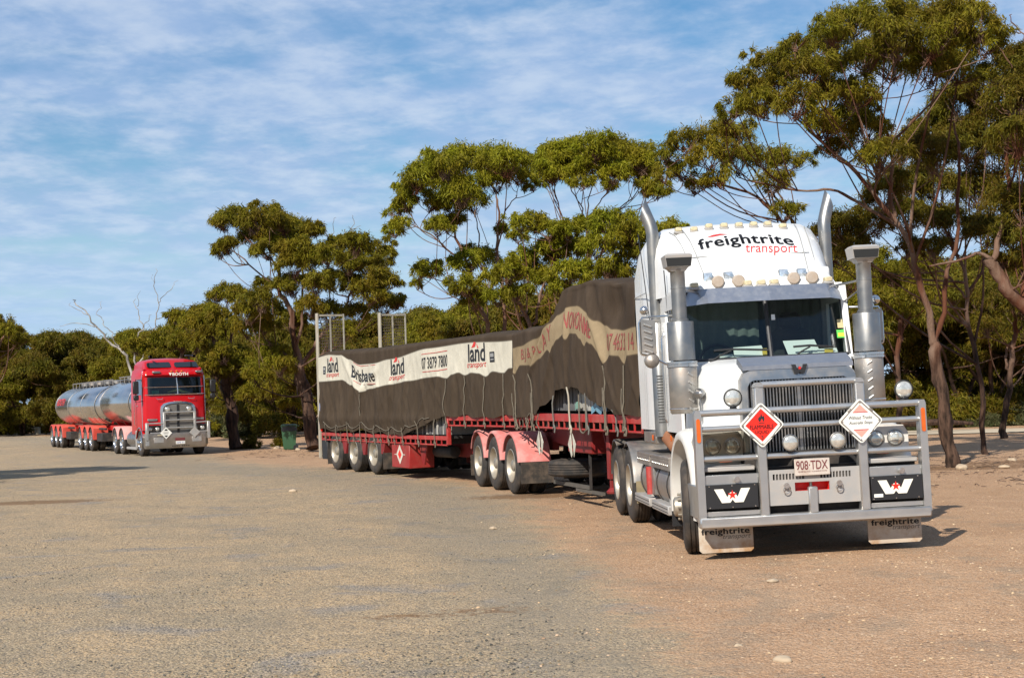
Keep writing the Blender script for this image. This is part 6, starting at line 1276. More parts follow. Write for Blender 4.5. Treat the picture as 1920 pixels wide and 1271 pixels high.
def tarp_b():
    top = [(11.2, 2.99), (10.3, 3.06), (7.3, 3.0), (4.67, 3.01), (2.08, 3.02), (.35, 3.03), (-.85, 3.0)]
    bt = [(11.2, 2.92), (10.2, 2.96), (9.19, 2.92), (8.55, 2.79), (7.75, 2.64), (6.93, 2.64), (5.77, 2.70), (3.34, 2.85), (1.35, 2.88), (-.69, 2.83)]
    bb = [(11.24, 2.30), (10.3, 2.30), (9.25, 2.31), (8.41, 2.17), (7.72, 1.98), (7.08, 2.06), (5.82, 2.13), (4.6, 2.19), (3.32, 2.24), (2.9, 2.25), (2.4, 2.20), (2.06, 2.27), (1.75, 2.30), (1.47, 2.24), (1.1, 2.28), (.75, 2.26), (.45, 2.19), (.1, 2.28), (-.42, 2.24), (-.69, 2.32)]
    tb = [(11.1, 1.08), (10.72, 1.11), (9.8, 1.02), (8.85, 1.10), (8.4, 1.03), (7.85, 1.12), (6.95, 1.02), (6.4, 1.06), (6.0, .99), (5.5, 1.02), (5.1, .99), (4.6, 1.06), (4.15, 1.14), (3.7, 1.22), (3.2, 1.34), (2.5, 1.42), (2.0, 1.40), (1.47, 1.45), (1.0, 1.39), (.5, 1.41), (0, 1.38), (-.42, 1.45), (-.9, 1.43)]
    ropes = [8.85, 7.85, 6.95, 6.0, 5.1, 4.15, 3.2, 2.45, 1.47, .5, -.42]
    def ln(y, z, ya, za, yb, zb, w):
        dy, dz = yb - ya, zb - za; L_ = math.hypot(dy, dz); t = ((y - ya) * dy + (z - za) * dz) / L_ ** 2; q = ((y - ya) * dz - (z - za) * dy) / L_
        return np.exp(-(q / w) ** 2) * np.clip(np.minimum(t + .1, 1.1 - t) * 6, 0, 1)
    def extra(y, z):
        d = .028 * ln(y, z, 9.05, 2.85, 7.95, 1.95, .10) - .02 * ln(y, z, 8.7, 2.85, 7.6, 2.0, .14) + .05 * ln(y, z, 6.6, 2.5, 7.75, 1.95, .08) + .05 * ln(y, z, 10.6, 2.2, 10.0, 1.2, .07) - .05 * ln(y, z, 10.2, 2.2, 9.7, 1.2, .09)
        for k in range(9): yy = 9.4 - k * .93; d = d + (.035 if k % 2 else .05) * ln(y, z, yy, 2.2, yy + (.25 if k % 3 else -.35), 1.15, .055) - .03 * ln(y, z, yy - .14, 2.15, yy - .05, 1.3, .07)
        return d + .03 * np.exp(-((z - 1.35) / .10) ** 2) * (y > 3.6)
    tp = Tarp(top, bt, bb, tb, ropes, -.9, 11.08, .055, 4, extra)
    def roof(Y, u): return .05 * np.sin(u * math.pi) + .025 * np.sin(Y * 1.7 + u * 4) * math.sin(u * math.pi) + .015 * np.sin(Y * 3.9 - u * 7) * math.sin(u * math.pi)
    o = tp.build('tarpaulin', tarp_mat('brown_canvas', (.047, .034, .023), (.50, .47, .385)), roof, 1.46, 1.05, 360)
    o.location = RT.location; o.rotation_euler = RT.rotation_euler
    tag(o, 'brown tarpaulin with a white lettered band roped over the drop-deck rear trailer', 'tarpaulin')
    mid = curve([(11, 2.31), (9.2, 2.31), (8.4, 2.22), (7.7, 2.08), (7.0, 2.08), (5.8, 2.13), (3.3, 2.24), (1.3, 2.29), (-.7, 2.29)])
    for y0, w in ((10.3, .92), (5.72, .92), (1.30, .92)):
        on_tarp(tp, o, 'lettering', 'land', y0 - .06, w * .86, .36, .20, M_paint_black, offset=.02, follow=mid)
        on_tarp(tp, o, 'lettering', 'transport', y0, w * .98, .13, .055, M_paint_red, shear=.3, follow=mid)
        zb = float(mid(y0 - .35)) + .50
        patch(tp, o, 'roof_mark', [[(y0 - .22, zb - .02), (y0 - .36, zb + .10), (y0 - .44, zb + .08), (y0 - .40, zb)], [(y0 - .46, zb + .07), (y0 - .56, zb - .03), (y0 - .50, zb - .03)]], M_paint_red)
    for y0 in (10.62, .22):
        zb = float(mid(y0)) + .17; patch(tp, o, 'badge', [[(y0, zb), (y0 - .24, zb), (y0 - .24, zb + .20), (y0, zb + .20)]], M_paint_black)
        patch(tp, o, 'badge_print', [[(y0 - .03, zb + .10), (y0 - .21, zb + .10), (y0 - .21, zb + .17), (y0 - .03, zb + .17)], [(y0 - .04, zb + .04), (y0 - .20, zb + .04), (y0 - .20, zb + .065), (y0 - .04, zb + .065)]], mat('grey_print', (.25, .25, .24), .6), .009)
    on_tarp(tp, o, 'lettering', 'Brisbane', 8.35, 1.62, .30, .14, M_paint_black, offset=.02, cuts=30, follow=mid)
    on_tarp(tp, o, 'lettering', '07 3879 7800', 3.72, 1.38, .25, .18, M_paint_black, offset=.012, cuts=12, follow=mid)
    for dz in (.12, .50): patch(tp, o, 'rule_line', [[(3.72 - .23 * k, float(mid(3.72 - .23 * k)) + dz) for k in range(7)] + [(3.72 - .23 * k, float(mid(3.72 - .23 * k)) + dz + .012) for k in range(6, -1, -1)]], M_paint_red)
    for dz in (.08, .52): patch(tp, o, 'rule_line', [[(8.2 - .25 * k, float(mid(8.2 - .25 * k)) + dz) for k in range(7)] + [(8.2 - .25 * k, float(mid(8.2 - .25 * k)) + dz + .01) for k in range(6, -1, -1)]], M_paint_red)
    for y, z0 in ((7.85, 1.97), (2.45, 2.18), (1.47, 2.22), (.5, 2.18), (-.42, 2.22)): rope(tp, o, y, z0, .86 if y > 2.5 else 1.28, yb=y + .06)
    for y in (8.85, 6.95, 6.0, 5.1, 4.15, 3.2, 9.7): rope(tp, o, y, float(tp.tb(y)) + (.18 if y > 2.5 else .3), .86, yb=y - .03)
    for y in (10.5, 9.3, 8.3, 7.4, 6.4, 5.5): rope(tp, o, y, float(tp.tb(y)) + .12, .87, yb=y + .1, r=.008, seed=3)
    # slack lashing draped along the hem
    P = []
    for k in range(60):
        y = 10.6 - 7.2 * k / 59; t = (k % 8) / 8; z = float(tp.tb(y)) + .17 - .09 * math.sin(t * math.pi); P.append((tp.side(y, z)[0] - .015, y, z))
    obj('rope', MB().tube(P, .010, 5), M_rope, o, ang=80)
tarp_b()
def tarp_a():
    top = [(-.62, 3.36), (-.1, 3.40), (.4, 3.40), (.9, 3.47), (1.9, 3.55), (2.3, 3.52), (2.9, 3.53), (3.12, 3.50), (3.3, 3.34), (3.48, 3.19), (3.7, 3.06), (4.0, 3.03), (4.6, 2.98), (5.3, 3.00), (6.15, 2.97)]
    bt = [(-.6, 2.72), (0, 2.70), (.6, 2.74), (.9, 2.81), (1.25, 2.90), (1.6, 3.04), (2.3, 3.19), (2.6, 3.20), (3.24, 3.10), (3.57, 2.99), (4.1, 2.86), (4.5, 2.77), (5.6, 2.68), (6.2, 2.66)]
    bb = [(-.6, 2.34), (-.25, 2.33), (-.05, 2.22), (.2, 2.34), (.6, 2.36), (.87, 2.24), (1.1, 2.42), (1.43, 2.56), (1.66, 2.60), (1.78, 2.54), (1.95, 2.66), (2.16, 2.75), (2.55, 2.77), (2.7, 2.68), (2.85, 2.77), (3.2, 2.70), (3.5, 2.60), (3.62, 2.50), (3.8, 2.55), (4.3, 2.42), (4.75, 2.30), (4.92, 2.20), (5.1, 2.33), (5.6, 2.34), (6.0, 2.20), (6.15, 2.27)]
    tb = [(-.6, 1.47), (-.05, 1.50), (.2, 1.49), (.83, 1.60), (1.35, 1.68), (1.72, 1.76), (2.2, 1.90), (2.45, 1.92), (2.7, 1.87), (2.9, 1.90), (3.27, 1.88), (3.62, 1.74), (4.1, 1.63), (4.78, 1.47), (5.4, 1.42), (6.15, 1.40)]
    ropes = [-.05, .87, 1.78, 2.70, 3.62, 4.92, 6.0]
    def ln(y, z, ya, za, yb, zb, w):   # distance to a slanted fold line, faded beyond its ends
        dy, dz = yb - ya, zb - za; L_ = math.hypot(dy, dz); t = ((y - ya) * dy + (z - za) * dz) / L_ ** 2; q = ((y - ya) * dz - (z - za) * dy) / L_
        return np.exp(-(q / w) ** 2) * np.clip(np.minimum(t + .1, 1.1 - t) * 6, 0, 1)
    def extra(y, z):
        d = .055 * ln(y, z, 1.85, 3.45, .88, 2.28, .07) - .03 * ln(y, z, 1.55, 3.45, .68, 2.35, .10) + .07 * ln(y, z, 3.25, 3.4, 4.95, 2.15, .08) - .06 * ln(y, z, 3.45, 3.3, 5.1, 2.2, .10)
        d = d - .13 * np.exp(-((y - .45) / .55) ** 2 - ((z - 3.0) / .30) ** 2) + .05 * np.exp(-((y + .2) / .4) ** 2 - ((z - 3.2) / .25) ** 2)
        d = d - .10 * np.clip((z - 2.9) / .6, 0, 1) + .05 * ln(y, z, 2.75, 3.5, 2.75, 1.9, .10) + .04 * ln(y, z, 1.7, 2.5, 1.5, 1.8, .05) + .04 * ln(y, z, .8, 2.2, .1, 1.55, .05) + .035 * ln(y, z, 3.6, 2.5, 4.3, 1.6, .06)
        return d
    tp = Tarp(top, bt, bb, tb, ropes, -.62, 6.12, .06, 9, extra)
    def roof(Y, u):
        pk = np.exp(-((Y - 2.4) / 1.2) ** 2)
        return .06 * np.sin(u * math.pi) + .05 * np.sin(Y * 2.3 + u * 5) * math.sin(u * math.pi) * .6 - .10 * math.sin(u * math.pi) * np.exp(-((Y - .3) / .6) ** 2) + .02 * pk * math.sin(9 * u)
    o = tp.build('tarpaulin', tarp_mat('brown_canvas_tan_band', (.048, .034, .023), (.26, .197, .118)), roof, 1.5, 1.5, 260)
    o.location = LT.location; o.rotation_euler = LT.rotation_euler
    tag(o, 'peaked brown tarpaulin with a tan red-lettered band on the lead trailer', 'tarpaulin')
    mr_ = mat('faded_red_print', (.26, .055, .045), .7, var=.25, vscale=12)
    mid = curve([(-.6, 2.33), (.7, 2.36), (1.1, 2.46), (1.43, 2.56), (2.16, 2.74), (2.75, 2.78), (3.3, 2.70), (4.3, 2.44), (4.8, 2.34), (6.15, 2.30)])
    on_tarp(tp, o, 'lettering', '07 4633 14', .80, 1.32, .25, .07, mr_, offset=-.004, cuts=10, follow=mid)
    on_tarp(tp, o, 'lettering', 'NOVONME', 2.80, 1.36, .27, .08, mr_, offset=.01, cuts=10, follow=mid)
    on_tarp(tp, o, 'lettering', 'L A Y', 4.28, .74, .24, .07, mr_, offset=.0, cuts=8, follow=mid)
    on_tarp(tp, o, 'lettering', 'B.J & R', 5.52, .92, .24, .06, mr_, offset=-.006, cuts=8, follow=mid)
    for y, yb in ((-.05, -.02), (.87, .82), (4.92, 4.85), (6.0, 5.95)): rope(tp, o, y, float(tp.bb(y)) - .02, 1.29, yb=yb, r=.013); rope(tp, o, y + .05, float(tp.bb(y)) - .35, 1.29, yb=yb + .07, r=.010, seed=2)
    for y in (2.70, 3.62, 1.78, .40): rope(tp, o, y, float(tp.tb(y)) + .05, 1.28, yb=y - .05, r=.016 if y == 2.70 else .012, m=M_post if y == 2.70 else M_strap)
    P = [(-1.29, 1.95 + .17 * math.cos(a), 1.30 - .10 * math.sin(a)) for a in np.linspace(0, math.pi, 9)]; P = [(-1.29, 2.12, 1.80)] + P + [(-1.29, 1.78, 1.75)]
    obj('rope', MB().tube(P, .012, 5), M_rope, o, ang=80)
    rnd = random.Random(4)
    for k in range(11):   # tangle of spare rope on the rail next to the join
        y = 4.55 + k * .14 + rnd.uniform(-.05, .05); pts = [(-1.28 - rnd.uniform(0, .03), y + rnd.uniform(-.12, .12), 1.50 - j * .075 + rnd.uniform(-.02, .02)) for j in range(5)]
        obj('rope', MB().tube(smooth_path([Vector(p) for p in pts], 1), .009, 5), M_rope, o, ang=80)
tarp_a()
# ---- load showing under the lifted hems
def cargo():
    c = thing('sheet_stack', 'stack of grey ribbed sheets showing under the peaked tarpaulin', 'cargo', LT.location, LT.rotation_euler)
    m1 = mat('grey_sheet', (.36, .35, .31), .6, var=.2, vscale=5); m2 = mat('dark_sheet', (.10, .10, .10), .7, var=.3)
    rnd = random.Random(2); y = .95
    while y < 4.2:
        w = rnd.uniform(.07, .15); d = rnd.uniform(0, .06); obj('sheet', MB().box(-1.13 + d, 1.1, y, y + w * .8, 1.53, 2.15 + rnd.uniform(-.05, .05), .01), m1 if 1.7 < y < 2.75 else m2, c); y += w
    obj('plastic_wrap', MB().loft([[(-1.19 + .015 * math.sin(k * 2.1), 1.05 + .09 * k, z + .04 * math.sin(k * 1.3)) for k in range(9)] for z in (1.52, 1.58, 1.63)], cap=False), mat('blue_plastic', (.12, .25, .33), .4), c)
    obj('plastic_wrap', MB().loft([[(-1.17 + .02 * math.sin(k * 1.7), 2.45 + .07 * k, z + .05 * math.sin(k)) for k in range(5)] for z in (1.53, 1.64)], cap=False), mat('green_plastic', (.14, .25, .20), .4), c)
    c = thing('sheet_stack', 'stack of ribbed grey sheets showing at the step of the drop-deck trailer', 'cargo', RT.location, RT.rotation_euler)
    for k in range(24):
        y = 2.72 + k * .1; obj('sheet', MB().box(-1.14 + .02 * (k % 2), 1.1, y, y + .08, 1.02, 1.42, .008), m2 if k % 3 else m1, c)
cargo()
# ================================================================ red tanker combination
def red_truck():
    RZ = R(26.146); LOC = Vector((-13.102, 59.028, -.155))
    T = thing('tanker_truck', 'glossy red cab-over tanker truck with a chrome grille and silver bumper', 'truck', LOC, (0, 0, RZ))
    ch = MB()
    for s in (-1, 1): ch.box(s * .38, s * .46, .6, 6.6, .72, .98)
    ch.box(-.7, .7, .9, 2.2, .6, 1.1)
    obj('chassis', ch, M_dark, T)
    for s in (-1, 1):
        wheel(T, s * 1.22, 1.0, .52, .52, .29, .30, 'steer', -s, M_chrome)
        for y in (4.40, 5.72):
            wheel(T, s * 1.235, y, .52, .52, .26, .30, 'dual', -s, M_chrome); wheel(T, s * .91, y, .52, .52, .26, .30, 'dual', -s, M_chrome)
            obj('mudguard', arc_guard(y, .54, .60, .62, 1.25, s, 8, 160), M_pink2, T, ang=50)
    # cab shell
    def plan(z, f, hw_, yb=2.42):
        P = [(-hw_, yb), (-hw_, f + .22), (-hw_ + .04, f + .09), (-hw_ + .14, f + .02), (-hw_ * .5, f - .02), (0, f - .035), (hw_ * .5, f - .02), (hw_ - .14, f + .02), (hw_ - .04, f + .09), (hw_, f + .22), (hw_, yb)]
        return [(x, y, z) for x, y in P]
    obj('cab', MB().loft([plan(1.0, .20, 1.22), plan(1.3, .20, 1.23), plan(2.32, .24, 1.23), plan(3.06, .34, 1.21), plan(3.14, .22, 1.21), plan(3.22, .26, 1.19), plan(3.38, .46, 1.15)], closed=True), M_cabred, T, ang=45)
    obj('cab_side_skirt', MB().box(-1.23, -.9, 1.5, 2.42, .85, 1.0, .01).box(.9, 1.23, 1.5, 2.42, .85, 1.0, .01), M_cabred, T)
    rr = []
    for y, t, w in ((.46, 3.37, 1.14), (.62, 3.50, 1.13), (.85, 3.68, 1.10), (1.05, 3.76, 1.08), (1.4, 3.80, 1.07), (2.2, 3.78, 1.08), (2.42, 3.74, 1.08)):
        c = min(.18, (t - 3.36)); rr.append(ring([(0, t + .02), (w * .6, t), (w - c * .5, t - c * .35), (w, t - c), (w + .02, 3.36)], y))
    rf = obj('roof', MB().loft(rr), M_cabred, T, ang=40)
    for a, b in ((-1.0, -.06), (.08, 1.0)):
        pts = [(a + .04, 3.44), (b - .04, 3.44), (b, 3.47), (b - .0, 3.62), (b - .05, 3.655), (a + .08, 3.64), (a + .02, 3.60), (a, 3.47)]
        obj('roof_window', MB().prism([(x, z) for x, z in pts], 'Y', 0, .02).xf(Matrix.Identity(4)), M_glassdk, rf)
        o = rf.children[-1]
        for v in o.data.vertices: v.co.y += .615 + (v.co.z - 3.50) * 1.30 - .05 - .01
        o.data.materials[0] = mat('dark_tint', (.012, .014, .016), .08, coat=.5)
    # windscreen
    def ws(x, t): return (x, .255 + .095 * t - .035 * (1 - (x / 1.2) ** 2) + (.13 * max(0, abs(x) - 1.02) / .16), 2.375 + .665 * t)
    xs = np.linspace(-1.15, 1.15, 15)
    obj('windscreen_backing', MB().loft([[tuple(Vector(ws(x, t)) + Vector((0, -.012, 0))) for x in xs] for t in (0, 1)], cap=False), mat('dark_cab', (.018, .022, .022), .35), T)
    polyprint('papers', [[(-.90, .04), (-.62, .04), (-.62, .26), (-.90, .26)]], lambda u, v: tuple(Vector(ws(u, v)) + Vector((0, -.018, 0))), mat('green_card', (.12, .32, .24), .6), T)
    polyprint('vest', [[(-.30, .17), (.0, .26), (.16, .34), (.30, .22), (.62, .10), (.30, .08), (.14, .20), (-.28, .12)]], lambda u, v: tuple(Vector(ws(u, v)) + Vector((0, -.018, 0))), mat('yellow_green_cloth', (.50, .55, .22), .7), T)
    gl = obj('windscreen', MB().loft([[tuple(Vector(ws(x, t)) + Vector((0, -.03, 0))) for x in xs] for t in (0, 1)], cap=False), M_glass, T)
    tr = MB()
    for t in (0.0, .44): tr.tube([tuple(Vector(ws(x, t)) + Vector((0, -.04, 0))) for x in xs], .014 if t else .02, 6)
    tr.tube([tuple(Vector(ws(.1, 0)) + Vector((0, -.04, 0))), tuple(Vector(ws(.1, .5)) + Vector((0, -.045, 0))), tuple(Vector(ws(.08, .98)) + Vector((0, -.04, 0)))], .026, 8)
    obj('windscreen_trim', tr, M_chrome, T)
    for s in (-1, 1):
        obj('side_window', MB().box(s * 1.225, s * 1.236, .55, 1.35, 2.38, 3.0, .004), MATS['dark_tint'], T)
        obj('corner_trim', MB().tube([(s * 1.235, .45, 1.0), (s * 1.24, .47, 2.35), (s * 1.225, .50, 3.05), (s * 1.16, .6, 3.35)], .014, 6), M_chrome, T)
        dl = MB(); dl.box(s * 1.232, s * 1.238, 1.45, 1.457, 1.0, 3.05); dl.box(s * 1.232, s * 1.238, .5, .507, 1.0, 2.35); obj('door_seam', dl, M_black, T)
        obj('door_handle', MB().box(s * 1.236, s * 1.262, 1.2, 1.36, 1.95, 1.99, .006), M_chrome, T)
        obj('grab_rail', MB().tube([(s * 1.235, 1.62, 1.2), (s * 1.29, 1.62, 1.25), (s * 1.29, 1.62, 2.6), (s * 1.235, 1.62, 2.65)], .014, 6), M_chrome, T)
        obj('mirror', MB().box(s * 1.40, s * 1.62, .20, .32, 2.42, 2.92, .03).box(s * 1.40, s * 1.60, .2, .32, 2.18, 2.38, .03).tube([(s * 1.22, .4, 2.95), (s * 1.5, .28, 2.98), (s * 1.52, .27, 2.1), (s * 1.22, .4, 2.15)], .016, 6), M_black, T)
        obj('fender_trim', arc_guard(1.0, .52, .60, .95, 1.24, s, 20, 165, .03), M_cabred, T, ang=50)
        obj('fender_lip', MB().tube([(s * 1.25, 1.0 - .60 * math.cos(R(a)), .52 + .60 * math.sin(R(a))) for a in range(20, 166, 8)], .02, 6), M_chrome, T)
        hl = obj('headlight_cluster', MB().box(s * .60, s * 1.18, .13, .2, .93, 1.20, .02), MATS['dark_tint'], T)
        for x in (.74, 1.02): lamp(hl, s * x, .12, 1.05, .085, 'headlight', M_chrome, M_lens, .05)
        obj('badge', MB().box(s * .72, s * 1.10, .16, .185, 1.36, 1.45, .01), M_chromed, T)
        sl = obj('side_lamp_pod', MB().box(s * .82 + (-.05 if s < 0 else 0), s * .82 + .26, .16, .3, 3.20, 3.29, .02), M_chromed, T)
        obj('roof_light', MB().box(s * 1.05, s * 1.10, .30, .36, 3.20, 3.26, .01), M_amber, T)
        obj('air_horn', MB().lathe([(.001, .8), (.03, .8), (.05, .6), (.06, .45)], (s * .85, 0, 3.86), 'Y', 12), M_black, T)
        obj('wiper_handle', MB().tube([(s * .62 - .12, .15, 2.24), (s * .62 - .1, .13, 2.20), (s * .62 + .1, .13, 2.20), (s * .62 + .12, .15, 2.25)], .012, 6), M_chrome, T)
        st = MB()
        for k in range(5): st.lathe([(.335, 1.75 + k * .33), (.345, 1.8 + k * .33), (.345, 1.98 + k * .33), (.335, 2.03 + k * .33)], (s * .9, 0, .65), 'Y', 24)
        o = obj('fuel_tank', st, M_chromed, T); obj('tank_core', MB().lathe([(.001, 1.72), (.33, 1.73), (.33, 3.45), (.001, 3.46)], (s * .9, 0, .65), 'Y', 24), M_steel, o)
        obj('side_step', MB().box(s * 1.0, s * 1.23, 1.7, 3.5, .24, .34, .01).box(s * .95, s * 1.24, 1.55, 1.75, .3, 1.0, .01), M_alub, T)
        obj('exhaust', MB().cyl((s * 1.0, 2.6, 1.1), (s * 1.0, 2.6, 3.3), .07, 12), M_chrome, T)
    for x in (-.12, .08, .28): obj('roof_light', MB().lathe([(.001, -.05), (.04, -.03), (.045, 0)], (x, .21, 3.27), 'Y', 10), M_amber, T)
    t_ = obj('roof_aerial', MB().box(.62, .95, .9, 1.1, 3.86, 3.93, .01).cyl((.78, 1.0, 3.76), (.78, 1.0, 3.87), .03, 8), M_black, T)
    cab = [o for o in T.children if o.name.startswith('cab')][0]
    lettering('lettering', 'BOOTH', .62, .12, lambda u, v: (-.10 + u, .155, 3.10 + v), M_signwhite, cab, offset=.03)
    polyprint('logo', [[(-.24, 3.22), (-.12, 3.22), (-.18, 3.10)]], lambda u, v: (u, .155, v), M_signwhite, cab)
    # grille
    go = [(-.60, .86), (.74, .86), (.76, 1.75), (.73, 1.92), (.62, 2.03), (.4, 2.085), (.07, 2.10), (-.26, 2.085), (-.48, 2.03), (-.59, 1.92), (-.62, 1.75)]
    gi = [(.07 + (x - .07) * .86, .86 + (z - .86) * .945) for x, z in go]
    G = MB(); n = len(go); vs = [(x, .10, z) for x, z in go] + [(x, .08, z) for x, z in gi] + [(x, .25, z) for x, z in go]
    fs = [(i, (i + 1) % n, n + (i + 1) % n, n + i) for i in range(1, n)] + [(i, 2 * n + i, 2 * n + (i + 1) % n, (i + 1) % n) for i in range(1, n)]
    obj('grille_surround', G.add(vs, fs), M_chrome, T)
    gm = obj('grille_mesh', MB().prism(gi, 'Y', .115, .13), mat('grille_mesh', (.20, .19, .17), .55, .5, var=.15, vscale=60), T)
    wires = MB()
    for k in range(26): x = -.49 + 1.12 * k / 25; wires.box(x - .004, x + .004, .108, .114, .88, 1.93)
    obj('grille_wires', wires, M_steel, gm, kind='stuff')
    obj('grille_centre', MB().box(.03, .11, .085, .115, .88, 1.98), M_black, T)
    obj('grille_badge', MB().box(-.09, .23, .06, .1, 2.06, 2.11, .01), M_chrome, T)
    for x in (-.34, .50): lamp(T, x, .06, 1.80, .105, 'driving_lamp', M_chromed, M_lens, .06)
    # guard rails and bumper
    g = MB()
    for x in (-.49, .70): g.box(x - .05, x + .05, -.03, .05, .62, 1.70, .015)
    for z in (1.68, 1.38, 1.08): g.tube([(-.49, 0, z), (.70, 0, z)], .032, 10)
    g.tube([(-1.15, .02, 1.27), (-.49, 0, 1.27)], .03, 10); g.tube([(.70, 0, 1.26), (1.24, .02, 1.28)], .03, 10); g.tube([(-1.05, .02, .90), (-.49, 0, .90)], .028, 10); g.tube([(.70, 0, .91), (1.24, .02, .91)], .028, 10)
    for x in (-1.16, 1.24): g.box(x - .06, x + .06, -.03, .12, .62, 1.30, .02)
    obj('bull_bar', g, M_alu, T)
    bp = MB().loft([[(-1.24, .35, z0), (-1.22, .08, z0), (-1.10, -.02, z0), (0, -.06, z0), (1.10, -.02, z0), (1.22, .08, z0), (1.24, .35, z0)] for z0 in (.30, .42, .86, .88)], cap=False)
    for i in list(range(0, 7)): bp.v[i] = (bp.v[i][0] * .96, bp.v[i][1] + .06, bp.v[i][2])
    bp.box(-1.15, 1.15, .03, .35, .80, .87)
    obj('bumper', bp, M_chromed, T, ang=30)
    obj('tow_recess', MB().box(-.10, .28, -.067, -.05, .58, .69, .003), M_maroon, T)
    n_ = obj('number_plate', MB().box(-.08, .28, -.072, -.06, .45, .565, .003), M_signwhite, T)
    lettering('lettering', '1EME 471', .30, .06, lambda u, v: (-.05 + u, -.0745, .475 + v), mat('blue_print', (.05, .07, .35), .5), n_)
    sl = MB()
    for x in (-.22, -.14, -.06, .02, .16, .24, .32, .40): sl.box(x, x + .045, -.066, -.05, .36, .395)
    obj('bumper_slots', sl, M_void, T)
    for s in (-1, 1): obj('bumper_step', MB().box(s * .74 - .18, s * .74 + .2, -.05, -.03, .52, .72, .006), M_alu, T); obj('indicator', MB().box(s * .6, s * .78, -.055, -.03, .80, .83, .004), M_cream, T)
    for cx, r, full in ((-.455, .23, True), (.66, .21, False)):
        o = obj('placard', MB().prism([(cx, .89 + r), (cx + r, .89), (cx, .89 - r), (cx - r, .89)], 'Y', -.085, -.07), M_signwhite if full else M_alub, T, label='white diamond placard with black corners' if full else 'blank grey diamond placard')
        if full:
            f2 = lambda u, v: (u, -.0872, v); q = .17; t = .09
            polyprint('placard_mark', [[(cx, .89 + q), (cx - q + t, .89 + t), (cx + q - t, .89 + t)], [(cx, .89 - q), (cx + q - t, .89 - t), (cx - q + t, .89 - t)], [(cx - .10, .90), (cx + .10, .90), (cx + .10, .915), (cx - .10, .915)], [(cx - .08, .86), (cx + .08, .86), (cx + .08, .872), (cx - .08, .872)]], f2, M_paint_black, o)
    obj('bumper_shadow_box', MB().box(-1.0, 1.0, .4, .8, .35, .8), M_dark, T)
    # ---- tank trailers
    def tanker(y0, y1, zc, rx, rz, axles, label, letter=None):
        q = thing('tank_trailer', label, 'trailer', LOC, (0, 0, RZ)); D = .42
        pr = [(0.0, y0), (.45, y0 + .03), (.75, y0 + .10), (.92, y0 + .24), (1.0, y0 + D), (1.0, y1 - D), (.92, y1 - .22), (.75, y1 - .09), (.45, y1 - .02), (0.0, y1)]
        rings = []
        for f, y in pr: rings.append([(rx * max(f, .002) * math.cos(a), y, zc + rz * max(f, .002) * math.sin(a)) for a in np.linspace(0, 2 * math.pi, 41)[:-1]])
        tk = obj('tank', MB().loft(rings, closed=True), M_tank, q, ang=60)
        for y in np.linspace(y0 + D, y1 - D, max(2, int((y1 - y0) / 2.6))):
            obj('tank_seam', MB().loft([[(rx * k * math.cos(a), y + d, zc + rz * k * math.sin(a)) for a in np.linspace(0, 2 * math.pi, 41)[:-1]] for k, d in ((.999, -.03), (1.008, -.02), (1.008, .02), (.999, .03))], closed=True, cap=False), M_chromed, tk)
        rl = MB()
        for s in (-1, 1): rl.tube([(s * .35, y0 + .5, zc + rz + .22), (s * .35, y1 - .5, zc + rz + .20)], .025, 6)
        for y in np.arange(y0 + .5, y1 - .4, .9):
            for s in (-1, 1): rl.tube([(s * .35, y, zc + rz - .05), (s * .35, y, zc + rz + .22)], .018, 5)
        obj('walkway_rail', rl, M_steel, q)
        obj('walkway', MB().box(-.32, .32, y0 + .5, y1 - .5, zc + rz + .01, zc + rz + .05), M_dark, q)
        for y in np.arange(y0 + 1.2, y1 - .8, 1.9): obj('hatch', MB().lathe([(.24, 0), (.24, .13), (.20, .16), (.001, .17)], (0, y, zc + rz + .05), 'Z', 16), M_steel, q)
        c = MB()
        for s in (-1, 1): c.box(s * .42, s * .52, y0 + .4, max(y1 - .2, axles[-1] + .6), .92, 1.14)
        obj('chassis', c, M_cabred, q)
        cr = MB()
        for y in np.linspace(y0 + 1.0, y1 - 1.0, 4): cr.prism([(-.85, 1.62), (.85, 1.62), (.5, 1.12), (-.5, 1.12)], 'Y', y - .06, y + .06)
        obj('cradle', cr, M_cabred, q)
        for s in (-1, 1):
            for y in axles:
                wheel(q, s * 1.24, y, .52, .52, .26, .30, 'dual', -s, M_chrome); wheel(q, s * .91, y, .52, .52, .26, .30, 'dual', -s, M_chrome)
                obj('mudguard', arc_guard(y, .54, .61, .60, 1.26, s, 2, 150), M_redfend, q, ang=50)
            obj('mudguard_front', MB().box(s * .60, s * 1.26, axles[0] - .66, axles[0] - .62, .52, 1.02, .005), M_redfend, q)
            obj('hose_tube', MB().cyl((s * .98, axles[0] - .75, 1.0), (s * .98, axles[0] - 2.2, 1.0), .05, 8), M_dark, q)
            obj('under_box', MB().box(s * .6, s * 1.15, axles[0] - 2.1, axles[0] - .9, .45, .82, .02), M_dark, q)
        if letter:
            fn = lambda u, v: (lambda a: (-(rx + .006) * math.cos(a), letter[0] - u, zc + (rz + .006) * math.sin(a)))((letter[1] + v) / rz)
            lettering('lettering', 'BOOTH', 2.0, .36, fn, M_paint_red, tk, offset=.03, cuts=4)
        return q
    tanker(2.75, 9.35, 2.10, 1.20, .92, (11.0, 12.32, 13.65), 'polished steel lead tank trailer directly behind the red cab')
    tanker(9.75, 20.7, 2.02, 1.22, .93, (18.77, 20.10, 21.42), 'longer polished steel rear tank trailer with red lettering at its tail', (19.9, .06))
red_truck()
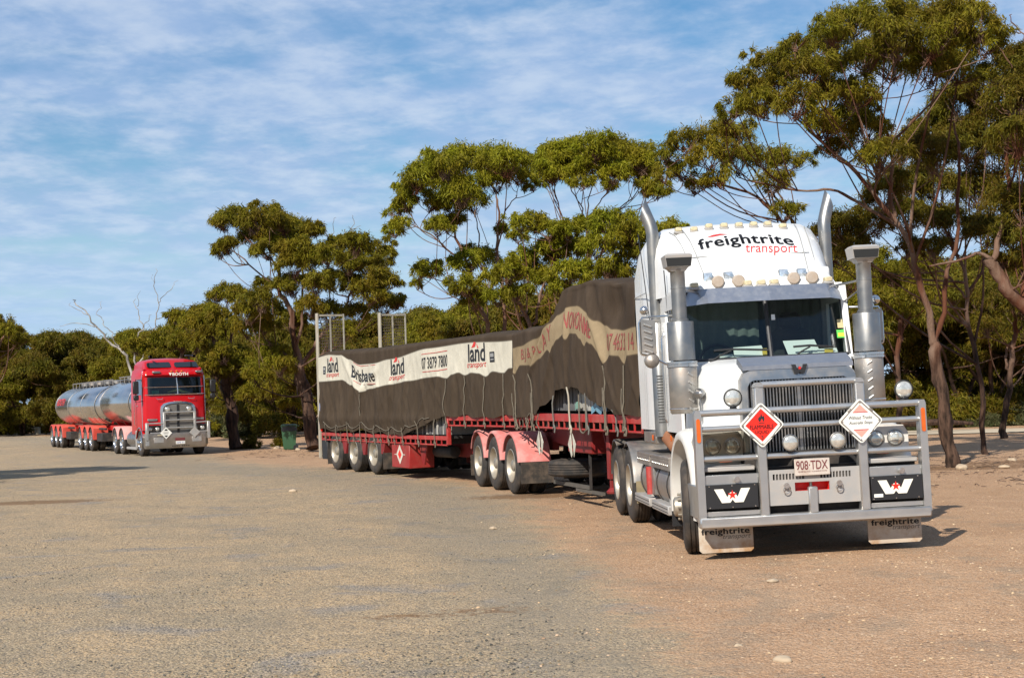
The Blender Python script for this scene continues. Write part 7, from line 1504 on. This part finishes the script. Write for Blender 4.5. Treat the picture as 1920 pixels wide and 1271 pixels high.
# ================================================================ small things
def small():
    # wheelie bin
    x, y = -9.13, 61.5; z = float(gz(x, y))
    b = thing('wheelie_bin', 'dark green wheelie bin with a black bag under its lid, standing on the sand', 'bin', (x, y, z), (0, 0, R(8)))
    m = mat('green_plastic_bin', (.032, .090, .044), .45, var=.12, vscale=3); ml = mat('dark_green_lid', (.022, .050, .024), .5)
    obj('body', MB().loft([[(sx * a, sy * c, h) for sx, sy in ((-1, -1), (1, -1), (1, 1), (-1, 1))] for a, c, h in ((.225, .27, .03), (.24, .29, .08), (.30, .355, .80), (.305, .36, .93))], closed=True), m, b, ang=20)
    obj('rim', MB().box(-.315, .315, -.375, .375, .90, .955, .01), m, b)
    obj('lid', MB().loft([[(sx * a, sy * c, h) for sx, sy in ((-1, -1), (1, -1), (1, 1), (-1, 1))] for a, c, h in ((.33, .40, .955), (.335, .405, .99), (.26, .33, 1.03))], closed=True), ml, b, ang=20)
    obj('handle', MB().tube([(.33, -.25, .93), (.40, -.25, .95), (.40, .25, .95), (.33, .25, .93)], .018, 6), ml, b)
    rnd = random.Random(3); bag = MB()
    bag.loft([[((.315 + .012 * math.sin(k * 2.7 + q)) * math.cos(a) ** 1 * (1.0 if True else 1), (.375 + .012 * math.cos(k * 1.9 + q)) * math.sin(a), h + .015 * math.sin(k * 1.7)) for k, a in enumerate(np.linspace(0, 2 * math.pi, 33)[:-1])] for q, h in ((0, .94), (1, .86), (2, .76))], closed=True, cap=False)
    bag.v = [(max(-.325, min(.325, p[0] * 1.35)), max(-.385, min(.385, p[1] * 1.35)), p[2]) for p in bag.v]
    obj('bin_bag', bag, mat('black_bag', (.012, .012, .014), .3), b, ang=20)
    for s in (-1, 1): obj('wheel', MB().lathe([(.001, s * .29), (.04, s * .30), (.10, s * .30), (.105, s * .27), (.105, s * .24), (.001, s * .24)], (.25, 0, .105), 'Y', 18), M_black, b)
    # drums and boulders at the far left edge of the clearing
    for i, (px, py, lab) in enumerate(((-40.06, 119.5, 'cream concrete drum, leftmost at the edge of the wood'), (-39.3, 118.7, 'cream concrete drum, second from the left edge of the wood'), (-38.55, 118.0, 'cream concrete drum, third from the left edge of the wood'), (-36.9, 117.6, 'small cream drum standing apart between the three drums and the boulders'))):
        h = .62 if i < 3 else .5; r = .33 if i < 3 else .22
        tag(obj('concrete_drum', MB().lathe([(.001, 0), (r, 0), (r, .05), (r * .97, .07), (r * .97, h - .08), (r, h - .05), (r, h), (r * .9, h + .02), (.001, h + .02)], (0, 0, 0), 'Z', 18), M_concrete, loc=(px, py, float(gz(px, py)))), lab, 'drum', 'cream drums at the wood edge')
    def rock(name, x, y, s, lab, cat, grp=None, seed=0, sc=(1, 1, .7), m=None):
        rng = np.random.default_rng(seed); bm = bmesh.new(); bmesh.ops.create_icosphere(bm, subdivisions=3, radius=1)
        ph = rng.uniform(0, 6.28, (5, 3)); 
        for v in bm.verts:
            p = np.array(v.co); k = 1 + sum(.11 * math.sin(p[0] * (1.5 + i) + ph[i, 0]) * math.cos(p[1] * (1.2 + i * .8) + ph[i, 1]) + .05 * math.sin(p[2] * 3 + ph[i, 2]) for i in range(4))
            v.co = Vector((p[0] * sc[0], p[1] * sc[1], max(p[2], -.5) * sc[2])) * float(k) * s
        me = bpy.data.meshes.new(name); bm.to_mesh(me); bm.free(); me.materials.append(m or M_rock); shade(me, 35)
        o = bpy.data.objects.new(name, me); COL.objects.link(o); o.location = (x, y, float(gz(x, y)) + s * sc[2] * .25); o.rotation_euler = (0, 0, rng.uniform(0, 6.28)); tag(o, lab, cat, grp)
    for i, (x, y, s, lab) in enumerate(((-42.2, 133.2, .55, 'leftmost pale boulder beside the small drum'), (-41.2, 132.4, .65, 'largest pale boulder in the row behind the tankers'), (-39.9, 131.8, .5, 'rightmost pale boulder nearest to the rear tanker'))): rock('boulder', x, y, s, lab, 'boulder', 'pale boulders at the wood edge', i + 1)
    st = [(-4.53, 30.86, .085, 'lone pale stone out on the gravel behind the nearest patch of sand'), (9.06, 31.0, .13, 'pale block-shaped stone at the foot of the leaning trunk'), (9.9, 30.9, .09, 'small pale stone to the right of the block-shaped stone'), (1.75, 10.3, .055, 'flat pale stone on the pink sand close to the camera'), (1.55, 10.95, .03, 'small chip of stone on the pink sand beyond the flat stone'), (2.35, 14.2, .045, 'small pale stone on the sand before the bull bar'), (10.9, 33.5, .10, 'pale stone in the tree shade right of the leaning trunk'), (-.35, 21.3, .05, 'small pale pebble at the seam of gravel and sand'), (-8.7, 60.8, .12, 'pale stone beside the wheelie bin'), (-9.9, 63.2, .16, 'flat pale stone between the bin and the dark trunk')]
    for i, (x, y, s, lab) in enumerate(st): rock('stone', x, y, s, lab, 'stone', None, 20 + i, (1.2, .9, .55))
    # sticks and leaf litter under the trees
    rng = np.random.default_rng(3); rnd = random.Random(9); lt = MB()
    for k in range(420):
        if k < 300: x, y = rnd.uniform(6.2, 14), rnd.uniform(25.5, 36)
        else: x, y = rnd.uniform(-11, -4.5), rnd.uniform(52, 62)
        a = rnd.uniform(0, 6.28); l = rnd.uniform(.06, .4); z = float(gz(x, y)) + .008
        d = Vector((math.cos(a), math.sin(a), 0)); n = Vector((-d.y, d.x, 0)); p = Vector((x, y, z))
        lt.tube([p, p + d * l * .5 + n * l * rnd.uniform(-.15, .15) + Vector((0, 0, rnd.uniform(0, .03))), p + d * l], rnd.uniform(.004, .009), 3)
    obj('fallen_twigs', lt, mat('dead_twig', (.10, .065, .045), .9, var=.4), kind='stuff')
    n = 9000; X = np.where(rng.uniform(0, 1, n) < .8, rng.uniform(6.0, 15, n), rng.uniform(-11.5, -4, n)); Y = np.where(X > 0, rng.normal(32.0, 2.6, n), rng.normal(58, 3, n))
    w = rng.uniform(0, 6.28, n); ln = rng.uniform(.03, .08, n); d = np.stack([np.cos(w), np.sin(w), np.zeros(n)], -1); q = np.stack([-np.sin(w), np.cos(w), np.zeros(n)], -1)
    P = np.stack([X, Y, gz(X, Y) + .012], -1); V = np.stack([P + q * .008, P + d * ln[:, None] + np.array([0, 0, .01]), P - q * .008], 1).reshape(-1, 3)
    me = raw_mesh('leaf_litter', V, np.arange(n * 3).reshape(n, 3), 3, island_mat('dry_leaves', [(.16, .09, .05), (.23, .14, .08), (.10, .06, .04), (.30, .21, .13)]), smooth=False)
    o = bpy.data.objects.new('leaf_litter', me); COL.objects.link(o); o['kind'] = 'stuff'
    lg = MB().tube([(13.0, 56.2, .05), (14.2, 56.6, .20), (15.8, 56.5, .24), (17.2, 57.2, .12)], [.10, .13, .12, .06], 8)
    tag(obj('fallen_log', lg, B_dark), 'dark fallen log lying in the scrub beyond the leaning trunk', 'log')
small()
